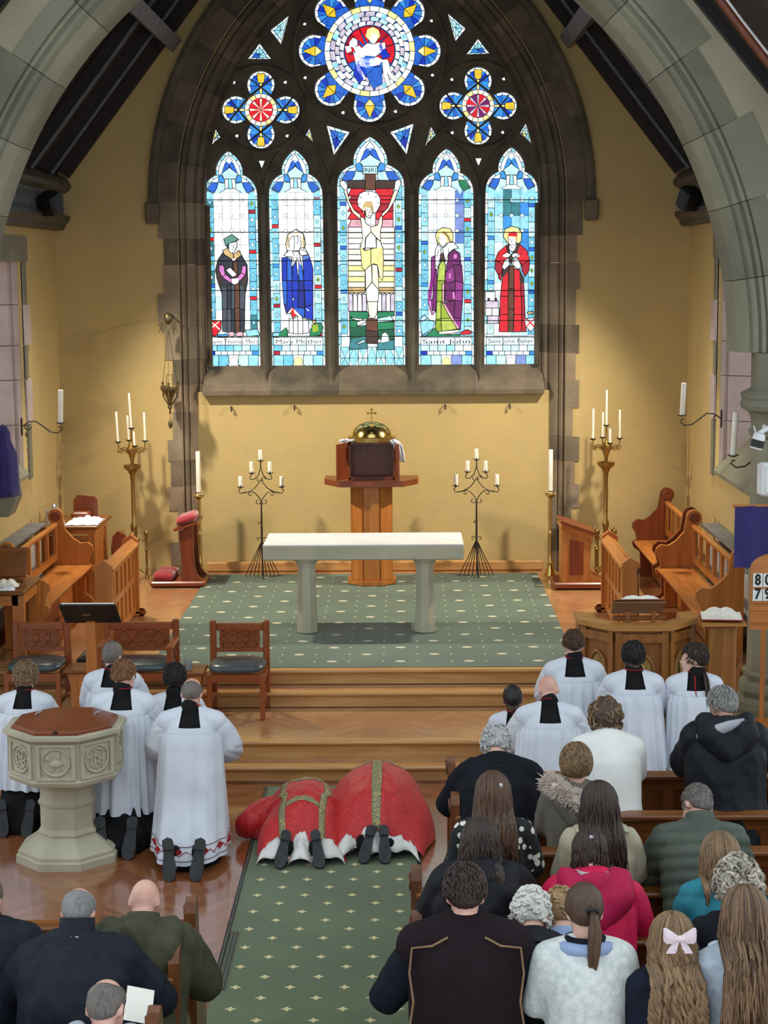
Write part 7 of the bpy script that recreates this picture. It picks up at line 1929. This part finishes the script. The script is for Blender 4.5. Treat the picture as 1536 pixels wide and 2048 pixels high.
clip = pm('silver_clip', (190, 196, 206), (214, 218, 224), 10, .25, 0, metal=.6)
q = f.H @ Vector((.02, -.115, .03)); b = MB(); b.ball(tuple(q), (.014, .01, .02), 8, 6); b.ball(tuple(q+Vector((.018, 0, .004))), (.012, .01, .018), 8, 6); b.build('hair_clip', clip, f.root)
trench = cloth_mat('stone_trench', (172, 164, 140), (190, 182, 158))
f = person('dark long-haired girl in stone coloured trench coat', 1200, 1612, 1.32, .98, 8, 16, turn=-16, wide=1.0, elbow=(.28, .05, -.27))
f.jacket(trench, .03, -.3, amp=.010, collar=.04, seed=6, name='trench_coat'); f.trousers(NAVYT); f.cap('dkbrown', .016, nape=-.1)
f.strands('dkbrown', 260, .33, .95, .008, .0065, out=.018, seed=8, spread=.9)
for q in (-1, 1): MB().box((0, 0, 0), (.05, .12, .012), bev=.004, M=T(f.sh[1 if q > 0 else 0]+Vector((-q*.02, -.02, .095))) @ RY(q*18)).build('epaulette', trench, f.root)
olive = cloth_mat('olive_puffer', (74, 82, 72), (86, 94, 83), .6)
f = person('grey cropped man in olive quilted jacket leaning on pew', 1393, 1612, 1.30, 1.08, 24, 24, wide=1.12, skin='pink', turn=20, elbow=(.30, .10, -.28), hands=(.24, .22, -.24), voxel=.009)
f.jacket(olive, .036, -.24, quilt=.072, amp=.006, collar=.075, seed=7, name='quilted_jacket'); f.trousers(DARKT); f.shoes(M_BLACKP, M_WHITEP); f.cap('salt', .007, lump=.002); f.fuzz('salt', 500, .018, -.06, 7, .005, .0025)
# fourth row
blackcoat = cloth_mat('black_puffer', (20, 21, 26), (27, 28, 33), .6)
f = person('dark-haired woman in black hooded padded coat', 960, 1690, 1.32, 1.06, 16, 26, wide=1.1, elbow=(.32, .05, -.27))
f.jacket(blackcoat, .04, -.42, amp=.013, collar=.05, seed=8, name='padded_coat', bulk=1.1); f.trousers(DARKT); f.cap('black', .016, nape=-.1); f.strands('dkbrown', 200, .17, .95, .006, .0065, out=.018, seed=9, tuft=.05); f.hood(blackcoat, 1.5, .05)
pinkm = cloth_mat('pink_jacket', (208, 28, 76), (222, 42, 90), .6)
f = person('dark-haired woman in bright pink hooded jacket', 1182, 1712, 1.26, 1.05, 22, 24, wide=1.08, turn=-14, elbow=(.31, .06, -.27))
f.jacket(pinkm, .036, -.24, amp=.012, collar=.05, seed=9, name='hooded_jacket'); f.trousers(DARKT); f.cap('dkbrown', .014, nape=-.09)
f.strands('dkbrown', 120, .12, .6, .005, .006, out=.016, seed=10, name='half_ponytail', tuft=.02); f.hood(cloth_mat('dark_pink_hood', (168, 22, 66), (184, 30, 78), .6), 1.45, .02)
MB().tube([f.neck+Vector((-.09, -.03, .045)), f.neck+Vector((-.05, -.085, .05)), f.neck+Vector((.02, -.095, .05)), f.neck+Vector((.08, -.06, .045))], .022, 8).build('fleece_collar', pm('grey_fleece', (176, 172, 172), (190, 186, 186), 20, .95, .4), f.root, smooth='all')
q = f.H @ Vector((.01, -.118, .035)); b = MB(); b.box(tuple(q), (.04, .012, .014), M=None); b.ball(tuple(q+Vector((.012, -.004, .012))), (.012, .008, .012), 8, 6); b.build('hair_clip', clip, f.root)
turq = cloth_mat('turquoise_jacket', (40, 122, 140), (54, 140, 156), .65)
f = person('straight fair-haired woman in turquoise jacket', 1440, 1718, 1.26, .98, 10, 20, elbow=(.28, .05, -.27), turn=10)
f.jacket(turq, .03, -.24, amp=.008, collar=.05, seed=10, quilt=.11, name='padded_jacket'); f.trousers(DARKT); f.cap('dkblond', .016, nape=-.1); f.strands('dkblond', 200, .16, 1.0, .004, .0065, out=.018, seed=11)
# fifth row
f = person('white-haired elderly woman in black coat bowing low', 1063, 1835, 1.20, 1.0, 30, 30, elbow=(.28, .06, -.25), hands=(.22, .2, -.1), voxel=.009)
f.jacket(blackcoat, .032, -.26, amp=.009, collar=.05, seed=11); f.trousers(DARKT); f.cap('white', .02, lump=.005, nape=-.1); f.curls('white', 300, .012, .026, -.1, 4, tube=.0065)
f = person('elderly fair-haired person in pale blue shirt mostly hidden', 1122, 1832, 1.18, .98, 28, 28)
f.jacket(cloth_mat('pale_blue', (140, 160, 196), (152, 172, 206)), .026, -.24, amp=.008, collar=.05, seed=12, name='shirt'); f.trousers(DARKT); f.cap('blond', .016, lump=.005, nape=-.1); f.curls('blond', 140, .013, .02, -.09, 5)
f = person('curly streaked-grey haired woman in black top', 1476, 1776, 1.36, 1.02, 12, 16, wide=1.05)
f.jacket(blackwool, .026, -.24, amp=.008, collar=.03, seed=13, name='top'); f.trousers(DARKT); f.cap('streak', .024, lump=.008, nape=-.11); f.curls('streak', 260, .022, .034, -.13, 6, tube=.008)
# sixth row
maroon = cloth_mat('dark_maroon_fleece', (26, 15, 20), (32, 20, 26)); navy = cloth_mat('navy_knit', (14, 18, 28), (20, 25, 36))
f = person('dark-haired young man in maroon gilet with tan piping', 930, 1788, 1.53, 1.16, 8, 12, wide=1.16, skin='pink', elbow=(.36, .05, -.30), hk=1.06)
f.jacket(navy, .024, -.22, amp=.009, collar=0, seed=14, name='jumper'); f.trousers(DARKT)
f.jacket(maroon, .046, -.3, amp=.005, collar=.05, seed=15, name='gilet', freq=4, sleeves=False); f.cap('dkbrown', .013, nape=-.075, lump=.004, side=.0); f.fuzz('dkbrown', 700, .03, -.03, 4, .014)
tan = cloth_mat('tan_piping', (130, 104, 76))
for q, i in ((-1, 0), (1, 1)):
    sh = f.sh[i]; k = f.k
    MB().tube([f.neck+Vector((q*.07*k, -.105*k, .0)), f.neck+Vector((q*.13*k, -.115*k, -.03*k)), sh+Vector((q*.035*k, -.098*k, .03*k)), sh+Vector((q*.045*k, -.125*k, -.06*k)), sh+Vector((q*.03*k, -.155*k, -.16*k)), sh+Vector((q*.045*k, -.15*k, -.26*k))], .005, 6).build('piping', tan, f.root)
tweed = pm('cloth_white_tweed', (196, 204, 202), (222, 226, 222), 30, .9, .6, bscale=90, dist=.006)
f = person('girl with brown ponytail in white tweed jacket', 1168, 1822, 1.47, 1.02, 6, 14, wide=1.0, elbow=(.28, .04, -.29))
f.jacket(tweed, .024, -.3, amp=.006, collar=0, seed=16, name='tweed_jacket', freq=5); f.trousers(NAVYT); f.cap('brown', .011, nape=-.085, lump=.002)
MB().tube(ering(f.neck-f.sp*.012, f.sp, .105*f.k, .085*f.k, 20), .03, 8, closed=True).build('blue_collar', cloth_mat('pale_blue', (140, 160, 196), (152, 172, 206)), f.root, smooth='all')
MB().tube(ering(f.neck+f.sp*.012, f.sp, .075*f.k, .068*f.k, 20), .024, 8, closed=True).build('dark_collar', cloth_mat('navy_knit', (14, 18, 28)), f.root, smooth='all')
tq = f.H @ Vector((.02, -.12, .0)); b = MB()
for i in range(70):
    rg2 = random.Random(i+50); o_ = Vector((rg2.uniform(-.024, .024), rg2.uniform(-.02, .02), 0))
    b.tube([f.H @ Vector((.015+o_.x*.3, -.10, .015+o_.y)), tq+Vector((.01, -.03, -.01))+o_*.5, tq+Vector((.012, -.05, -.08))+o_, tq+Vector((.006, -.05, -.17))+o_*.95, tq+Vector((.0, -.045, -.25))+o_*.7, tq+Vector((-.012, -.04, -.31+rg2.uniform(-.03, .03)))+o_*.2], [.004, .006, .0068, .0062, .004, .0008], 5)
b.build('ponytail', hm('brown'), f.root, smooth='all')
MB().tube(ering(tq+Vector((.006, -.012, .0)), (0, -.8, -.4), .02, .02, 12), .008, 6, closed=True).build('hair_tie', M_BLACKP, f.root)
f = person('girl with long brown ringlets and big white bow', 1345, 1884, 1.36, .9, 4, 8, elbow=(.25, .04, -.28))
f.jacket(cloth_mat('navy_cardigan', (24, 30, 44), (30, 36, 52)), .024, -.3, amp=.007, collar=.02, seed=17, name='cardigan'); f.cap('dkblond', .013, nape=-.09)
f.strands('ltbrown', 90, .50, 1.0, .004, .009, out=.018, seed=12, curl=.011, spread=.9, name='ringlets', tuft=.05); f.strands('dkblond', 60, .46, 1.05, .004, .009, out=.02, seed=13, curl=.012, spread=1.0, name='ringlets', tuft=.06)
bow = pm('white_ribbon', (226, 206, 214), (240, 226, 232), 10, .5, .15)
q = f.H @ Vector((.012, -.125, .045)); b = MB()
for sx in (-1, 1):
    ring = lambda x, h, y, z: [(x, y-.012, z-h), (x, y+.012, z-h), (x, y+.016, z), (x, y+.012, z+h), (x, y-.012, z+h), (x, y-.02, z)]
    lp_ = MB(); lp_.loft([[(q.x+p[0], q.y-.02+p[1], q.z+p[2]) for p in ring(sx*x, h, y, z)] for x, h, y, z in ((.004, .008, 0, 0), (.03, .022, -.012, .008), (.058, .032, -.01, .016), (.07, .026, 0, .018))])
    lp_.loft([[(q.x+p[0], q.y-.02+p[1], q.z+p[2]) for p in ((sx*x-w_, -.006, z), (sx*x+w_, -.006, z), (sx*x+w_, .004, z), (sx*x-w_, .004, z))] for x, w_, z in ((.004, .008, 0), (.025, .016, -.035), (.036, .022, -.066))])
    lp_.build('bow_loop', bow, f.root, smooth=True)
b.ball((q.x, q.y-.024, q.z), (.012, .012, .016), 10, 7); b.build('bow_knot', bow, f.root, smooth='all')
pale = pm('cloth_pale_knit', (168, 182, 196), (190, 202, 212), 24, .9, .6, bscale=70, dist=.006)
f = person('girl with very long straight brown hair in pale blue knit', 1490, 1834, 1.47, 1.04, 6, 12, elbow=(.27, .04, -.28), turn=-8)
f.jacket(pale, .028, -.3, amp=.007, collar=.03, seed=18, name='knit_jumper'); f.trousers(NAVYT); f.cap('ltbrown', .015, nape=-.1)
f.strands('brown', 190, .52, 1.0, .007, .0065, out=.017, seed=14, spread=.8, tuft=.04); f.strands('ltbrown', 130, .46, 1.0, .008, .0062, out=.019, seed=15, spread=.8, tuft=.05)
# ------------------------------------------------------------------ congregation by the font
navyj = cloth_mat('navy_anorak', (20, 25, 36), (28, 33, 44), .6)
f = person('balding grey man in navy anorak with silver badge on collar', 158, 1826, 1.23, 1.14, 18, 18, wide=1.26, skin='pink', elbow=(.36, .06, -.28), hands=(.2, .3, -.3))
f.jacket(navyj, .036, -.24, amp=.011, collar=.10, seed=20, name='anorak', bulk=1.05); f.trousers(DARKT); f.cap('grey', .007, lump=.002, bald=.045)
ax = (f.H @ Vector((0, -.02, -.07))-f.neck).normalized(); q = f.neck+ax*.055+Vector((.006, -.098, -.012))
bd = MB().box((0, 0, 0), (.036, .004, .028), M=T(q) @ RX(-12)).build('badge', clip, f.root)
MB().prism([(-.014, -.008), (-.002, -.008), (-.002, .004), (-.014, .008)], -.004, -.002, 'y', M=T(q) @ RX(-12)).build('badge_mark', M_BLACKP, bd)
khaki = cloth_mat('khaki_jacket', (62, 62, 46), (76, 76, 58), .7)
f = person('bald man in khaki hooded field jacket in the front pew', 290, 1806, 1.12, 1.12, 20, 26, wide=1.14, skin='pink', elbow=(.32, .06, -.28))
f.jacket(khaki, .038, -.26, amp=.013, collar=.07, seed=21, name='field_jacket'); f.trousers(DARKT); f.hood(khaki, 1.5, .03)
f = person('person in dark navy jacket next to the silver-badged anorak', -28, 1800, 1.22, 1.12, 16, 18, wide=1.2, skin='pink', elbow=(.34, .06, -.28))
f.jacket(navyj, .036, -.24, amp=.011, collar=.07, seed=22, name='anorak'); f.trousers(DARKT); f.cap('salt', .008)
f = person('balding man in pale grey hooded top in the last pew', 214, 2016, 1.26, 1.0, 12, 22, skin='pink', wide=1.05, turn=-10)
greyh = cloth_mat('pale_grey_fleece', (158, 164, 172), (172, 178, 186))
f.jacket(greyh, .034, -.24, amp=.009, collar=.05, seed=23, name='hooded_top'); f.trousers(DARKT); f.cap('salt', .006, lump=.002, bald=.05); f.hood(greyh, 1.3, .0)
o = tag(MB().box((0, 0, 0), (.13, .002, .18), M=T(onZ(278, 2010, .92)) @ RX(-55) @ RZ(20)).build('service_sheet', M_PAPER), 'folded white service sheet held behind the navy anorak', 'paper')
o = tag(MB().box((0, 0, 0), (.1, .07, .004), M=T((onZ(1312, 1693, .868).x, 10.075, .868))).build('service_card', M_PAPER), 'small white card on the ledge by the olive jacket', 'card')
